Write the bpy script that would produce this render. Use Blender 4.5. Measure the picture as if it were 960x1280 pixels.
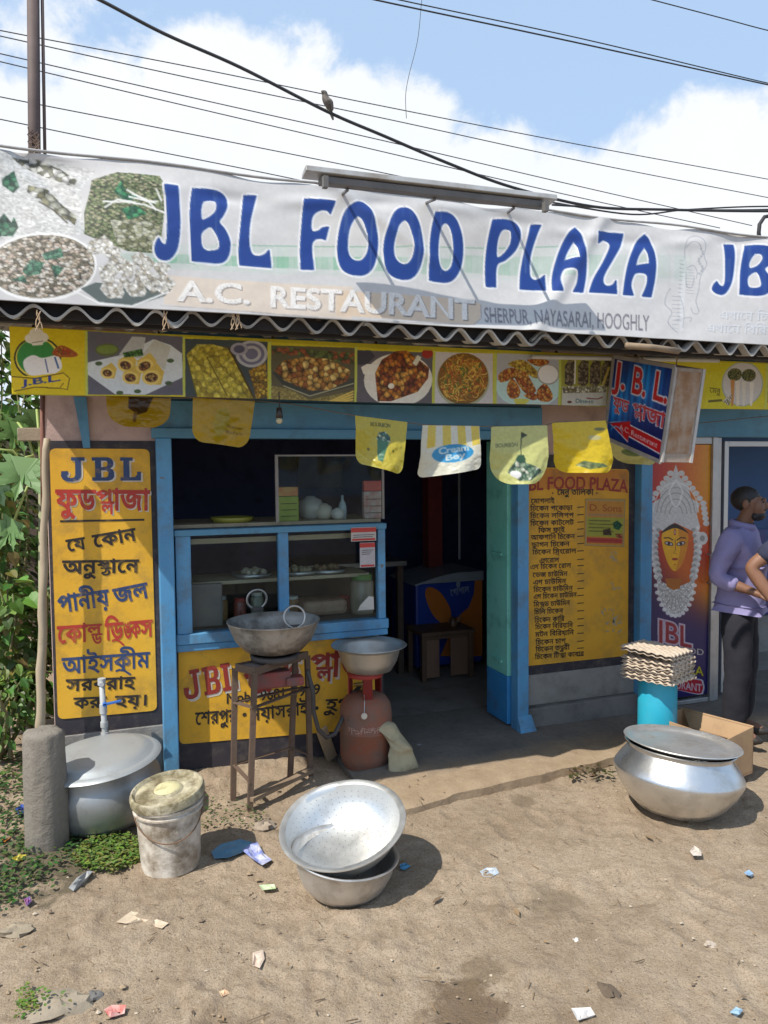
import bpy, bmesh, math, random
import numpy as np
from mathutils import Vector, Matrix, Quaternion
rnd = random.Random(7)
rad = math.radians
for o in list(bpy.data.objects): bpy.data.objects.remove(o)
SC = bpy.context.scene
COL = SC.collection

# ------------------------------------------------------------------ camera
FPX, CX, CY, CAMH = 960.0, 480.0, 640.0, 1.75          # photo is 960 x 1280
def _basis(y, p, r):
    f = np.array([math.sin(y)*math.cos(p), math.cos(y)*math.cos(p), math.sin(p)])
    rt = np.array([math.cos(y), -math.sin(y), 0.0]); u = np.cross(rt, f)
    c, s = math.cos(r), math.sin(r)
    return f, rt*c+u*s, u*c-rt*s
FW, RT, UP = _basis(rad(19.7), rad(-3.25), rad(-0.54))
cam = bpy.data.cameras.new('camera'); camo = bpy.data.objects.new('camera', cam); COL.objects.link(camo)
cam.sensor_fit = 'VERTICAL'; cam.sensor_height = 36.0; cam.lens = 27.0; cam.sensor_width = 27.0
cam.clip_start = 0.05; cam.clip_end = 4000
M = Matrix.Identity(4)
for i in range(3):
    M[i][0] = RT[i]; M[i][1] = UP[i]; M[i][2] = -FW[i]
M[0][3], M[1][3], M[2][3] = 0, 0, CAMH
camo.matrix_world = M
SC.camera = camo
CAMP = np.array([0, 0, CAMH])
# measuring helpers: a pixel of the photograph -> a point on a real plane of the place
def ray(px, py): return FW + RT*(px-CX)/FPX - UP*(py-CY)/FPX
def P(px, py, Y): d = ray(px, py); return Vector(CAMP + d*(Y/d[1]))
def PX(px, py, X): d = ray(px, py); return Vector(CAMP + d*(X/d[0]))
def G(px, py, z=0.0): d = ray(px, py); return Vector(CAMP + d*((z-CAMH)/d[2]))
def PN(px, py, p0, n):
    d = ray(px, py); t = np.dot(np.array(p0)-CAMP, n)/np.dot(d, n); return Vector(CAMP + d*t)

# ------------------------------------------------------------------ light
SUN_DIR = Vector((0.70, 0.30, -1.0)).normalized()       # the way the light travels
sl = bpy.data.lights.new('sun', 'SUN'); sl.energy = 4.0; sl.angle = rad(0.5); sl.color = (1.0, 0.95, 0.86)
so = bpy.data.objects.new('sun', sl); COL.objects.link(so)
so.rotation_euler = SUN_DIR.to_track_quat('-Z', 'Y').to_euler(); so.location = (-6, -3, 9)
SUN_EL = math.asin(-SUN_DIR.z); SUN_AZ = math.atan2(-SUN_DIR.x, -SUN_DIR.y)   # from +Y towards +X
SC.view_settings.view_transform = 'Standard'; SC.view_settings.look = 'None'
SC.view_settings.gamma = 1.0; SC.view_settings.use_curve_mapping = False
SC.view_settings.exposure = 0.45
SC.render.engine = 'CYCLES'
SC.cycles.max_bounces = 8; SC.cycles.transparent_max_bounces = 16
SC.cycles.use_denoising = True

def build_world():
    w = bpy.data.worlds.new('World'); SC.world = w; w.use_nodes = True
    nt = w.node_tree; N = nt.nodes; L = nt.links; N.clear()
    out = N.new('ShaderNodeOutputWorld'); bg = N.new('ShaderNodeBackground'); L.new(bg.outputs[0], out.inputs[0])
    sky = N.new('ShaderNodeTexSky'); sky.sky_type = 'NISHITA'; sky.sun_disc = False
    sky.sun_elevation = SUN_EL; sky.sun_rotation = SUN_AZ
    sky.air_density = 1.0; sky.dust_density = 1.6; sky.ozone_density = 1.3
    tc = N.new('ShaderNodeTexCoord')
    def math_(op, a, b=None, clamp=False):
        m = N.new('ShaderNodeMath'); m.operation = op; m.use_clamp = clamp
        for k, v in enumerate((a, b)):
            if v is None: continue
            if isinstance(v, (int, float)): m.inputs[k].default_value = v
            else: L.new(v, m.inputs[k])
        return m.outputs[0]
    def noise(scale, detail, rough, dist=0.0):
        n = N.new('ShaderNodeTexNoise'); n.inputs['Scale'].default_value = scale; n.inputs['Detail'].default_value = detail
        n.inputs['Roughness'].default_value = rough; n.inputs['Distortion'].default_value = dist
        L.new(tc.outputs['Generated'], n.inputs['Vector']); return n.outputs['Fac']
    # cumulus heaps: cones round real sky directions, broken up by noise
    heaps = [(262, 132, 6.2, 1.0), (330, 200, 8.5, 1.0), (170, 225, 9, 1.0), (60, 240, 8.5, 1.0), (430, 155, 4.0, .95), (480, 225, 7, 1.0),
             (590, 275, 7, 1.0), (700, 305, 7, 1.0), (875, 205, 5, .95), (830, 280, 8, 1.0), (960, 265, 7, 1.0), (1100, 250, 8, .95),
             (250, 400, 17, 1.0), (600, 490, 17, 1.0), (950, 480, 17, 1.0), (-150, 300, 13, 1.0), (-300, 200, 10, .9), (1350, 220, 12, .9), (70, 100, 6, .52), (210, 75, 5, .5), (-20, 130, 6, .5)]
    best = None
    for px, py, deg, wt in heaps:
        d = Vector(ray(px, py)).normalized()
        dn = N.new('ShaderNodeVectorMath'); dn.operation = 'DOT_PRODUCT'; L.new(tc.outputs['Generated'], dn.inputs[0]); dn.inputs[1].default_value = d
        c = math.cos(rad(deg*1.12))
        v = math_('MULTIPLY', math_('SUBTRACT', dn.outputs['Value'], c), wt/(1-c), True)
        best = v if best is None else math_('MAXIMUM', best, v)
    big = noise(9, 7, 0.62, 0.3); fine = noise(30, 6, 0.6)
    puff = math_('ADD', math_('MULTIPLY', math_('SUBTRACT', big, .5), 1.25), math_('MULTIPLY', math_('SUBTRACT', fine, .5), .45))
    dens = math_('ADD', best, puff)
    rest = math_('MULTIPLY', math_('SUBTRACT', noise(2.2, 6, .6), .50), 2.2)      # scattered cloud over the rest of the sky
    sep = N.new('ShaderNodeSeparateXYZ'); L.new(tc.outputs['Generated'], sep.inputs[0])
    backside = math_('MULTIPLY', math_('SUBTRACT', .35, sep.outputs['Y']), 2.0, True)
    dens = math_('MAXIMUM', dens, math_('MULTIPLY', rest, backside))
    ramp = N.new('ShaderNodeMapRange'); ramp.interpolation_type = 'SMOOTHSTEP'
    ramp.inputs['From Min'].default_value = 0.26; ramp.inputs['From Max'].default_value = 0.60; L.new(dens, ramp.inputs['Value'])
    # cloud brightness: thick parts white, thin bases a little grey
    shade = N.new('ShaderNodeMix'); shade.data_type = 'RGBA'
    L.new(math_('MULTIPLY', noise(5, 5, .6), 1.0, True), shade.inputs['Factor'])
    shade.inputs['A'].default_value = (6.5, 6.9, 7.4, 1); shade.inputs['B'].default_value = (7.7, 7.8, 7.9, 1)
    # thin veil of haze that whitens the blue
    veil = N.new('ShaderNodeMix'); veil.data_type = 'RGBA'; veil.inputs['Factor'].default_value = 0.72
    L.new(sky.outputs[0], veil.inputs['A']); veil.inputs['B'].default_value = (4.3, 5.9, 8.2, 1)
    mx = N.new('ShaderNodeMix'); mx.data_type = 'RGBA'
    L.new(ramp.outputs[0], mx.inputs['Factor']); L.new(veil.outputs['Result'], mx.inputs['A']); L.new(shade.outputs['Result'], mx.inputs['B'])
    L.new(mx.outputs['Result'], bg.inputs['Color']); bg.inputs['Strength'].default_value = 0.10
build_world()

# ------------------------------------------------------------------ materials
def srgb(r, g=None, b=None):
    if g is None: r, g, b = r
    def f(c):
        c = c/255.0; return c/12.92 if c <= .04045 else ((c+.055)/1.055)**2.4
    return (f(r), f(g), f(b))
_mats = {}
def mat(name, col, col2=None, rough=.6, metal=0.0, nscale=6.0, mix=.5, bump=0.0, bscale=40.0, dirt=0.0, dcol=(.10, .075, .05), dscale=5.0,
        grime=None, attr=False, spec=.5, rvar=0.0, stretch=(1, 1, 1), transm=0.0, zdirt=None, alpha=1.0, coat=0.0, chip=None):
    """one procedural Principled material: colour blotches, wear stains, roughness and bump variation"""
    if name in _mats: return _mats[name]
    m = bpy.data.materials.new(name); m.use_nodes = True; _mats[name] = m
    nt = m.node_tree; N = nt.nodes; L = nt.links
    b = N['Principled BSDF']; b.inputs['Roughness'].default_value = rough; b.inputs['Metallic'].default_value = metal
    b.inputs['Specular IOR Level'].default_value = spec
    if coat: b.inputs['Coat Weight'].default_value = coat
    tc = N.new('ShaderNodeTexCoord'); mp = N.new('ShaderNodeMapping'); mp.inputs['Scale'].default_value = stretch
    L.new(tc.outputs['Object'], mp.inputs['Vector'])
    def noise(s, det=5, ro=.6, raw=False):
        n = N.new('ShaderNodeTexNoise'); n.inputs['Scale'].default_value = s; n.inputs['Detail'].default_value = det; n.inputs['Roughness'].default_value = ro
        L.new(tc.outputs['Object'] if raw else mp.outputs[0], n.inputs['Vector']); return n.outputs['Fac']
    def mr(v, a, c, lo=0, hi=1):
        r = N.new('ShaderNodeMapRange'); r.inputs['From Min'].default_value = a; r.inputs['From Max'].default_value = c
        r.inputs['To Min'].default_value = lo; r.inputs['To Max'].default_value = hi; L.new(v, r.inputs['Value']); return r.outputs[0]
    def mixc(fac, a, c):
        x = N.new('ShaderNodeMix'); x.data_type = 'RGBA'
        if isinstance(fac, (int, float)): x.inputs['Factor'].default_value = fac
        else: L.new(fac, x.inputs['Factor'])
        for k, v in (('A', a), ('B', c)):
            if isinstance(v, tuple): x.inputs[k].default_value = (*v[:3], 1)
            else: L.new(v, x.inputs[k])
        return x.outputs['Result']
    if attr:
        at = N.new('ShaderNodeAttribute'); at.attribute_name = 'Col'; base = at.outputs['Color']
        if col2 is not None: base = mixc(mr(noise(nscale), .4, .7, 0, mix), base, tuple(col2))
    else:
        base = mixc(mr(noise(nscale), .32, .68), tuple(col), tuple(col2)) if col2 is not None else None
    src = base if base is not None else tuple(col)
    if dirt > 0:
        src = mixc(mr(noise(dscale, 8, .68, True), .62-.28*dirt, .80-.2*dirt, 0, min(1, .5+dirt*.5)), src, tuple(dcol))
    if zdirt:
        sp = N.new('ShaderNodeSeparateXYZ'); L.new(tc.outputs['Object'], sp.inputs[0])
        zm = N.new('ShaderNodeMath'); zm.operation = 'ADD'; L.new(sp.outputs['Z'], zm.inputs[0])
        nz = mr(noise(14, 6, .7, True), .3, .7, -zdirt[1]*.6, zdirt[1]*.6); L.new(nz, zm.inputs[1])
        src = mixc(mr(zm.outputs[0], zdirt[0], zdirt[0]+zdirt[1], zdirt[2], 0), src, tuple(dcol))
    if chip:                                        # sharp edged flakes where the coat has come off
        src = mixc(mr(noise(chip[0], 9, .72, True), chip[1], chip[1]+.018), src, tuple(chip[2]))
    if isinstance(src, tuple): b.inputs['Base Color'].default_value = (*src, 1)
    else: L.new(src, b.inputs['Base Color'])
    if rvar: L.new(mr(noise(nscale*1.7), .3, .7, max(.03, rough-rvar), min(1, rough+rvar)), b.inputs['Roughness'])
    if bump > 0:
        bn = N.new('ShaderNodeBump'); bn.inputs['Strength'].default_value = min(1, bump); bn.inputs['Distance'].default_value = .01
        L.new(noise(bscale, 6, .65), bn.inputs['Height']); L.new(bn.outputs[0], b.inputs['Normal'])
    if transm: b.inputs['Transmission Weight'].default_value = transm
    if alpha < 1: b.inputs['Alpha'].default_value = alpha
    return m
def glass_mat(name, tint=(.9, .95, .95), refl=.10, rough=.03, dust=.06):
    if name in _mats: return _mats[name]
    m = bpy.data.materials.new(name); m.use_nodes = True; _mats[name] = m
    nt = m.node_tree; N = nt.nodes; L = nt.links; N.clear()
    out = N.new('ShaderNodeOutputMaterial'); tr = N.new('ShaderNodeBsdfTransparent'); tr.inputs[0].default_value = (*tint, 1)
    gl = N.new('ShaderNodeBsdfGlossy'); gl.inputs['Roughness'].default_value = rough
    df = N.new('ShaderNodeBsdfDiffuse'); df.inputs[0].default_value = (.5, .47, .42, 1)
    fr = N.new('ShaderNodeFresnel'); fr.inputs[0].default_value = 1.22
    a = N.new('ShaderNodeMixShader'); L.new(fr.outputs[0], a.inputs[0]); L.new(tr.outputs[0], a.inputs[1]); L.new(gl.outputs[0], a.inputs[2])
    tc = N.new('ShaderNodeTexCoord'); n = N.new('ShaderNodeTexNoise'); n.inputs['Scale'].default_value = 4; n.inputs['Detail'].default_value = 8; L.new(tc.outputs['Object'], n.inputs['Vector'])
    mr = N.new('ShaderNodeMapRange'); mr.inputs['From Min'].default_value = .4; mr.inputs['From Max'].default_value = .75; mr.inputs['To Max'].default_value = dust*2.0; L.new(n.outputs['Fac'], mr.inputs['Value'])
    c = N.new('ShaderNodeMixShader'); L.new(mr.outputs[0], c.inputs[0]); L.new(a.outputs[0], c.inputs[1]); L.new(df.outputs[0], c.inputs[2])
    L.new(c.outputs[0], out.inputs[0]); return m

# ------------------------------------------------------------------ objects
OFF = {}                                     # world position of an object's origin
def setp(o, label=None, cat=None, group=None, kind=None):
    if label: o['label'] = label
    if cat: o['category'] = cat
    if group: o['group'] = group
    if kind: o['kind'] = kind
    return o
def thing(name, label, cat, loc=(0, 0, 0), group=None):
    o = bpy.data.objects.new(name, None); COL.objects.link(o); o.location = loc; o.empty_display_size = .1
    OFF[o.name] = Vector(loc)
    return setp(o, label, cat, group)
def copy_tree(o, loc=None, parent=None, label=None, rotz=None):
    c = o.copy(); COL.objects.link(c)
    if parent is not None: c.parent = parent
    if loc is not None: c.location = loc
    if rotz is not None: c.rotation_euler.z = rotz
    if label: c['label'] = label
    for ch in list(o.children): copy_tree(ch, None, c)
    return c
class MB:
    def __init__(s): s.v = []; s.f = []; s.c = None; s.mi = []; s.m = 0
    def add(s, vs, fs):
        n = len(s.v); s.v.extend([tuple(v) for v in vs]); s.f.extend([tuple(i+n for i in f) for f in fs]); s.mi.extend([s.m]*len(fs)); return s
    def box(s, c, d, rot=None):
        x, y, z = (k/2 for k in d)
        vs = [Vector(p) for p in ((-x,-y,-z),(x,-y,-z),(x,y,-z),(-x,y,-z),(-x,-y,z),(x,-y,z),(x,y,z),(-x,y,z))]
        if rot is not None: vs = [rot @ v for v in vs]
        c = Vector(c); return s.add([v+c for v in vs], [(0,3,2,1),(4,5,6,7),(0,1,5,4),(1,2,6,5),(2,3,7,6),(3,0,4,7)])
    def span(s, x0, x1, y0, y1, z0, z1): return s.box(((x0+x1)/2, (y0+y1)/2, (z0+z1)/2), (abs(x1-x0), abs(y1-y0), abs(z1-z0)))
    def hexa(s, p):                                  # 8 corners: bottom ring, top ring
        return s.add(p, [(0,3,2,1),(4,5,6,7),(0,1,5,4),(1,2,6,5),(2,3,7,6),(3,0,4,7)])
    def bar(s, a, b, w, d=None, up=(0, 0, 1)):       # a rectangular bar from a to b
        a, b = Vector(a), Vector(b); t = (b-a).normalized(); u = Vector(up)
        if abs(t.dot(u)) > .95: u = Vector((0, 1, 0))
        x = t.cross(u).normalized(); y = x.cross(t); d = d or w
        o = [(-1,-1),(1,-1),(1,1),(-1,1)]
        return s.hexa([p + x*(i*w/2) + y*(j*d/2) for p in (a, b) for i, j in o])
    def tube(s, pts, r, n=8, cap=True):
        pts = [Vector(p) for p in pts]; k = len(pts); rs = [r]*k if isinstance(r, (int, float)) else r
        base = len(s.v); prev = None; vs = []
        for i, p in enumerate(pts):
            t = (pts[min(i+1, k-1)]-pts[max(i-1, 0)]).normalized()
            if prev is None:
                u = Vector((0, 0, 1)) if abs(t.z) < .9 else Vector((1, 0, 0))
            else: u = prev
            x = t.cross(u); 
            if x.length < 1e-6: x = t.cross(Vector((1, .3, .2)))
            x.normalize(); u = x.cross(t); prev = u
            for j in range(n):
                a = 2*math.pi*j/n; vs.append(p + (x*math.cos(a)+u*math.sin(a))*rs[i])
        fs = [(i*n+j, i*n+(j+1) % n, (i+1)*n+(j+1) % n, (i+1)*n+j) for i in range(k-1) for j in range(n)]
        if cap: fs += [tuple(range(n))[::-1], tuple((k-1)*n+j for j in range(n))]
        return s.add(vs, fs)
    def lathe(s, prof, n=48, c=(0, 0, 0), wob=0.0, M=None):   # prof: (r, z) list
        vs = []; c = Vector(c)
        ph = [rnd.random()*6 for _ in range(3)]
        for r, z in prof:
            for j in range(n):
                a = 2*math.pi*j/n
                rr = r*(1+wob*(math.sin(2*a+ph[0])+.6*math.sin(3*a+ph[1]+z*9)+.4*math.sin(5*a+ph[2]+z*17)))
                v = Vector((rr*math.cos(a), rr*math.sin(a), z))
                vs.append((M @ v if M else v) + c)
        k = len(prof)
        fs = [(i*n+j, i*n+(j+1) % n, (i+1)*n+(j+1) % n, (i+1)*n+j) for i in range(k-1) for j in range(n)]
        if prof[0][0] < 1e-3 or True:
            pass
        return s.add(vs, fs)
    def ball(s, c, r, n=10, sc=(1, 1, 1), rot=None):
        vs = []; c = Vector(c)
        for i in range(n+1):
            t = math.pi*i/n
            for j in range(2*n):
                a = math.pi*j/n
                v = Vector((math.sin(t)*math.cos(a)*r*sc[0], math.sin(t)*math.sin(a)*r*sc[1], math.cos(t)*r*sc[2]))
                vs.append((rot @ v if rot is not None else v)+c)
        m = 2*n
        fs = [(i*m+j, (i+1)*m+j, (i+1)*m+(j+1) % m, i*m+(j+1) % m) for i in range(n) for j in range(m)]
        return s.add(vs, fs)
    def prism(s, poly, a, b):                          # poly: 2-D list -> points via function a (front) and b (back)
        n = len(poly); vs = [a(*p) for p in poly]+[b(*p) for p in poly]
        return s.add(vs, [tuple(range(n)), tuple(range(2*n-1, n-1, -1))]+[(i, i+n, (i+1) % n+n, (i+1) % n) for i in range(n)])
    def build(s, name, ms, parent=None, smooth=False, bevel=0, label=None, cat=None, group=None, kind=None, loc=None, cols=None, fix=False, subs=0, solid=0, auto=None):
        off = OFF[parent.name] if parent is not None else Vector(loc or (0, 0, 0))
        me = bpy.data.meshes.new(name); me.from_pydata([tuple(Vector(v)-off) for v in s.v], [], s.f); 
        for m in (ms if isinstance(ms, (list, tuple)) else [ms]): me.materials.append(m)
        if any(s.mi): me.polygons.foreach_set('material_index', s.mi)
        if cols is not None:
            at = me.color_attributes.new('Col', 'FLOAT_COLOR', 'POINT'); a = np.ones((len(s.v), 4), np.float32); a[:, :3] = cols; at.data.foreach_set('color', a.ravel())
        if fix:
            bm = bmesh.new(); bm.from_mesh(me); bmesh.ops.remove_doubles(bm, verts=bm.verts, dist=1e-5); bmesh.ops.recalc_face_normals(bm, faces=bm.faces); bm.to_mesh(me); bm.free()
        if smooth: me.polygons.foreach_set('use_smooth', [True]*len(me.polygons))
        me.update()
        o = bpy.data.objects.new(name, me); COL.objects.link(o)
        if parent is not None: o.parent = parent; OFF[o.name] = off
        else: o.location = off; OFF[o.name] = off
        if solid: md = o.modifiers.new('thick', 'SOLIDIFY'); md.thickness = solid; md.offset = 0
        if bevel: md = o.modifiers.new('bevel', 'BEVEL'); md.width = bevel; md.segments = 2; md.limit_method = 'ANGLE'; md.angle_limit = rad(50)
        if subs: md = o.modifiers.new('sub', 'SUBSURF'); md.levels = subs; md.render_levels = subs
        if auto:
            me.polygons.foreach_set('use_smooth', [True]*len(me.polygons)); me.set_sharp_from_angle(angle=rad(auto))
        return setp(o, label, cat, group, kind)
def circ(n, r=1.0): return [(r*math.cos(2*math.pi*i/n), r*math.sin(2*math.pi*i/n)) for i in range(n)]
def rot_to(axis, ang): return Matrix.Rotation(ang, 3, axis)

# ------------------------------------------------------------------ noise
def vnoise(x, y, seed=0):
    xi = np.floor(x).astype(np.int64); yi = np.floor(y).astype(np.int64); xf = x-xi; yf = y-yi
    def h(a, b):
        n = (a*374761393 + b*668265263 + seed*974634777) & 0xffffffff
        n = ((n ^ (n >> 13))*1274126177) & 0xffffffff
        return ((n ^ (n >> 16)) & 0xffff)/65535.0
    u = xf*xf*(3-2*xf); v = yf*yf*(3-2*yf)
    return (h(xi, yi)*(1-u)+h(xi+1, yi)*u)*(1-v)+(h(xi, yi+1)*(1-u)+h(xi+1, yi+1)*u)*v
def fbm(x, y, oct=5, seed=0, gain=.5):
    t = 0; a = 1.0; s = 0
    for i in range(oct):
        t = t+a*vnoise(x*2**i, y*2**i, seed+i); s += a; a *= gain
    return t/s
def sstep(a, b, x): t = np.clip((x-a)/(b-a), 0, 1); return t*t*(3-2*t)

# ------------------------------------------------------------------ lettering (Bengali is shaped by hand: vowel signs reordered, conjuncts stacked)
TMP = bpy.data.scenes.new('lettering_scratch')
_gl = {}
def loops_of(me):
    adj = {}
    for e in me.edges:
        a, b = e.vertices; adj.setdefault(a, []).append(b); adj.setdefault(b, []).append(a)
    seen = set(); out = []
    for s in adj:
        if s in seen: continue
        lp = [s]; seen.add(s); cur = s
        while True:
            nx = [q for q in adj[cur] if q not in seen]
            if not nx: break
            cur = cur+1 if cur+1 in nx else nx[0]; seen.add(cur); lp.append(cur)
        if len(lp) > 2: out.append(lp)
    return out
def wind_fill(polys):
    """triangulate overlapping outlines by their winding number"""
    from mathutils.geometry import delaunay_2d_cdt
    vs = []; es = []
    for po in polys:
        n = len(vs); k = len(po); vs += [Vector(p) for p in po]; es += [(n+i, n+(i+1) % k) for i in range(k)]
    V, _e, F, _ov, _oe, _of = delaunay_2d_cdt(vs, es, [], 0, 1e-6)
    V = np.array([tuple(v) for v in V]); t = []
    T = np.array([(f[0], f[k], f[k+1]) for f in F for k in range(1, len(f)-1)]); c = V[T].mean(1)
    w = np.zeros(len(c))
    for po in polys:
        for a, b in zip(po, po[1:]+po[:1]):
            if a[1] == b[1]: continue
            x = (b[0]-a[0])*(c[:, 1]-a[1])/(b[1]-a[1])+a[0]
            w += np.where((a[1] <= c[:, 1]) & (b[1] > c[:, 1]) & (x > c[:, 0]), 1, 0)-np.where((b[1] <= c[:, 1]) & (a[1] > c[:, 1]) & (x > c[:, 0]), 1, 0)
    return V, [tuple(q) for q in T[w != 0].tolist()]
def glyph(ch, bold=0.0, res=3):
    k = (ch, bold, res)
    if k in _gl: return _gl[k]
    c = bpy.data.curves.new('t', 'FONT'); c.body = ch; c.fill_mode = 'NONE'; c.resolution_u = res
    o = bpy.data.objects.new('t', c); TMP.collection.objects.link(o)
    me = o.to_mesh(); polys = []
    for lp in (loops_of(me) if me else []):
        po = [tuple(me.vertices[i].co[:2]) for i in lp]
        po = [p for i, p in enumerate(po) if math.hypot(p[0]-po[i-1][0], p[1]-po[i-1][1]) > 1e-4]
        if len(po) > 2: polys.append(po)
    o.to_mesh_clear(); bpy.data.objects.remove(o); bpy.data.curves.remove(c)
    if not polys: _gl[k] = (np.zeros((0, 2)), [], .3); return _gl[k]
    if bold:
        ar = lambda po: sum(a[0]*b[1]-b[0]*a[1] for a, b in zip(po, po[1:]+po[:1]))/2
        big = max(polys, key=lambda po: abs(ar(po))); s = -1 if ar(big) > 0 else 1; res_ = []
        for po in polys:
            q = []
            for i in range(len(po)):
                a, b, d = np.array(po[i-1]), np.array(po[i]), np.array(po[(i+1) % len(po)])
                u = (b-a)/np.linalg.norm(b-a); v = (d-b)/np.linalg.norm(d-b); n1 = np.array([-u[1], u[0]]); n2 = np.array([-v[1], v[0]]); n = n1+n2; L2 = n@n
                q.append(tuple(b+s*bold*(n*2/L2 if L2 > .8 else n1)))
            res_.append(q)
        polys = res_
    v, t = wind_fill(polys)
    _gl[k] = (v, t, .276 if ch == 'ি' else v[:, 0].max()); return _gl[k]
def latin(s, bold=0.0):
    """letters set one after another with the font's own advance (measured from a pair)"""
    out = []; x = 0.0
    for ch in s:
        if ch == ' ': x += .26; continue
        out.append((glyph(ch, bold, 4)[0]+np.array([x, 0]), glyph(ch, bold, 4)[1])); x += advance(ch)
    return out, x-.05
_adv = {}
def advance(ch):
    if ch not in _adv:
        v = glyph(ch, 0, 4)[0]; w = glyph(ch+'I', 0, 4)[0][:, 0].max(); i = glyph('I', 0, 4)[0][:, 0].max(); _adv[ch] = w-i
    return _adv[ch]
CONS = set('কখগঘঙচছজঝঞটঠডঢণতথদধনপফবভমযরলশষসহঅআইএউ')
def stroke_poly(pts, w):
    pts = [np.array(p, float) for p in pts]; L = []; R = []
    for i, p in enumerate(pts):
        t = pts[min(i+1, len(pts)-1)]-pts[max(i-1, 0)]; t = t/np.linalg.norm(t); n = np.array([-t[1], t[0]])*(w if isinstance(w, (int, float)) else w[i])/2
        L.append(p+n); R.append(p-n)
    v = np.array(L+R); k = len(pts); t = []
    for i in range(k-1): t += [(i, k+i, i+1), (i+1, k+i, k+i+1)]
    return v, t
def bengali(s, bold=0.012):
    """-> list of (verts2d, tris), width"""
    out = []; x = 0.0; i = 0
    def put(ch, x, sx=1, sy=1, y=0.0):
        v, t, a = glyph(ch, bold)
        out.append((v*np.array([sx, sy])+np.array([x, y]), t)); return x+(a-.012)*sx
    while i < len(s):
        ch = s[i]
        if ch == ' ': x += .30; i += 1; continue
        if ch not in CONS: x = put(ch, x+.02); i += 1; continue
        cl = [ch]; i += 1; nuk = False; sign = ''
        while i < len(s) and s[i] in '\u09cd\u09bc' or (i < len(s) and s[i-1] == '\u09cd'):
            if s[i] == '\u09bc': nuk = True
            elif s[i] != '\u09cd': cl.append(s[i])
            i += 1
        while i < len(s) and s[i] in 'ািীুূৃেৈোৌঁ': sign += s[i]; i += 1
        if sign and sign[0] in 'িেৈোৌ': x = put('ি' if sign[0] == 'ি' else 'ে', x)
        x0 = x
        if len(cl) == 1: x = put(cl[0], x)
        elif cl[-1] == 'র':                            # ra-phala: a sweep under the letter
            x = put(cl[0], x); w = x-x0
            out.append(stroke_poly([(x0+.08*w, -.06), (x0+.3*w, -.015), (x0+.6*w, -.06), (x0+.8*w, -.17), (x0+.98*w, -.26)], .085))
        elif cl == ['ঙ', 'ক'] or cl == ['ন', 'ক']:
            x = put(cl[0], x, .62, .95); x = put(cl[1], x-.05, .72, 1)
        elif cl == ['ল', 'ড'] or cl == ['প', 'ল'] or cl == ['ষ', 'ঠ'] or True:
            w = glyph(cl[0], bold)[2]
            put(cl[0], x, 1.0, .62, .622*.38); 
            put(cl[1], x+.30*w, .72*w/max(.4, glyph(cl[1], bold)[2]), .62, -.13); x += w-.012
        if nuk: put('\u09bc', x)
        for q in sign:
            if q in 'াো': x = put('া', x)
            elif q == 'ী': x = put('ী', x)
            elif q in 'ুূৃ': put(q, x-(.16 if cl[0] in 'নমরবপ' else .22))
    return out, x
class Marks(MB):
    """flat lettering on a plane, every glyph a hair above the one before"""
    k = 0
    def place(s, glyphs, width, bl, br, h, normal, cap=.622, lift=.002, arch=0.0, up=None, slant=0.0):
        bl, br = Vector(bl), Vector(br); n = Vector(normal).normalized(); ux = (br-bl).normalized(); W = (br-bl).length
        uy = n.cross(ux) if up is None else Vector(up)
        sx = W/width; sy = h/cap
        for v, t in glyphs:
            s.k += 1; e = lift+(s.k % 5)*.00025
            s.add([bl+ux*(p[0]*sx+slant*p[1]*sy)+uy*(p[1]*sy+arch*4*(p[0]/width)*(1-p[0]/width))+n*e for p in v], t)
        return s
    def text(s, txt, bl, br, h, normal=(0, -1, 0), bold=.012, **kw):
        if any('\u0980' <= c <= '\u09ff' for c in txt): g, w = bengali(txt, bold); cap = .622
        else: g, w = latin(txt, bold); cap = .70
        return s.place(g, w, bl, br, h, normal, kw.pop('cap', cap), **kw)
    def quad(s, pts, normal=(0, -1, 0), lift=.0015):
        n = Vector(normal); s.k += 1; pts = [Vector(p)+n*(lift+(s.k % 5)*.00025) for p in pts]
        return s.add(pts, [tuple(range(len(pts)))])

class Batch:
    """lettering of one colour, every line of it a part of its own"""
    def __init__(s): s.l = []
    def place(s, *a, **k): s.l.append(Marks()); s.l[-1].place(*a, **k); return s
    def text(s, *a, **k): s.l.append(Marks()); s.l[-1].text(*a, **k); return s
    def quad(s, *a, **k):
        if not s.l: s.l.append(Marks())
        s.l[-1].quad(*a, **k)
    def add(s, *a):
        if not s.l: s.l.append(Marks())
        s.l[-1].add(*a)
    def build(s, name, *a, **k):
        for m in s.l: m.build(name, *a, **k)

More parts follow.
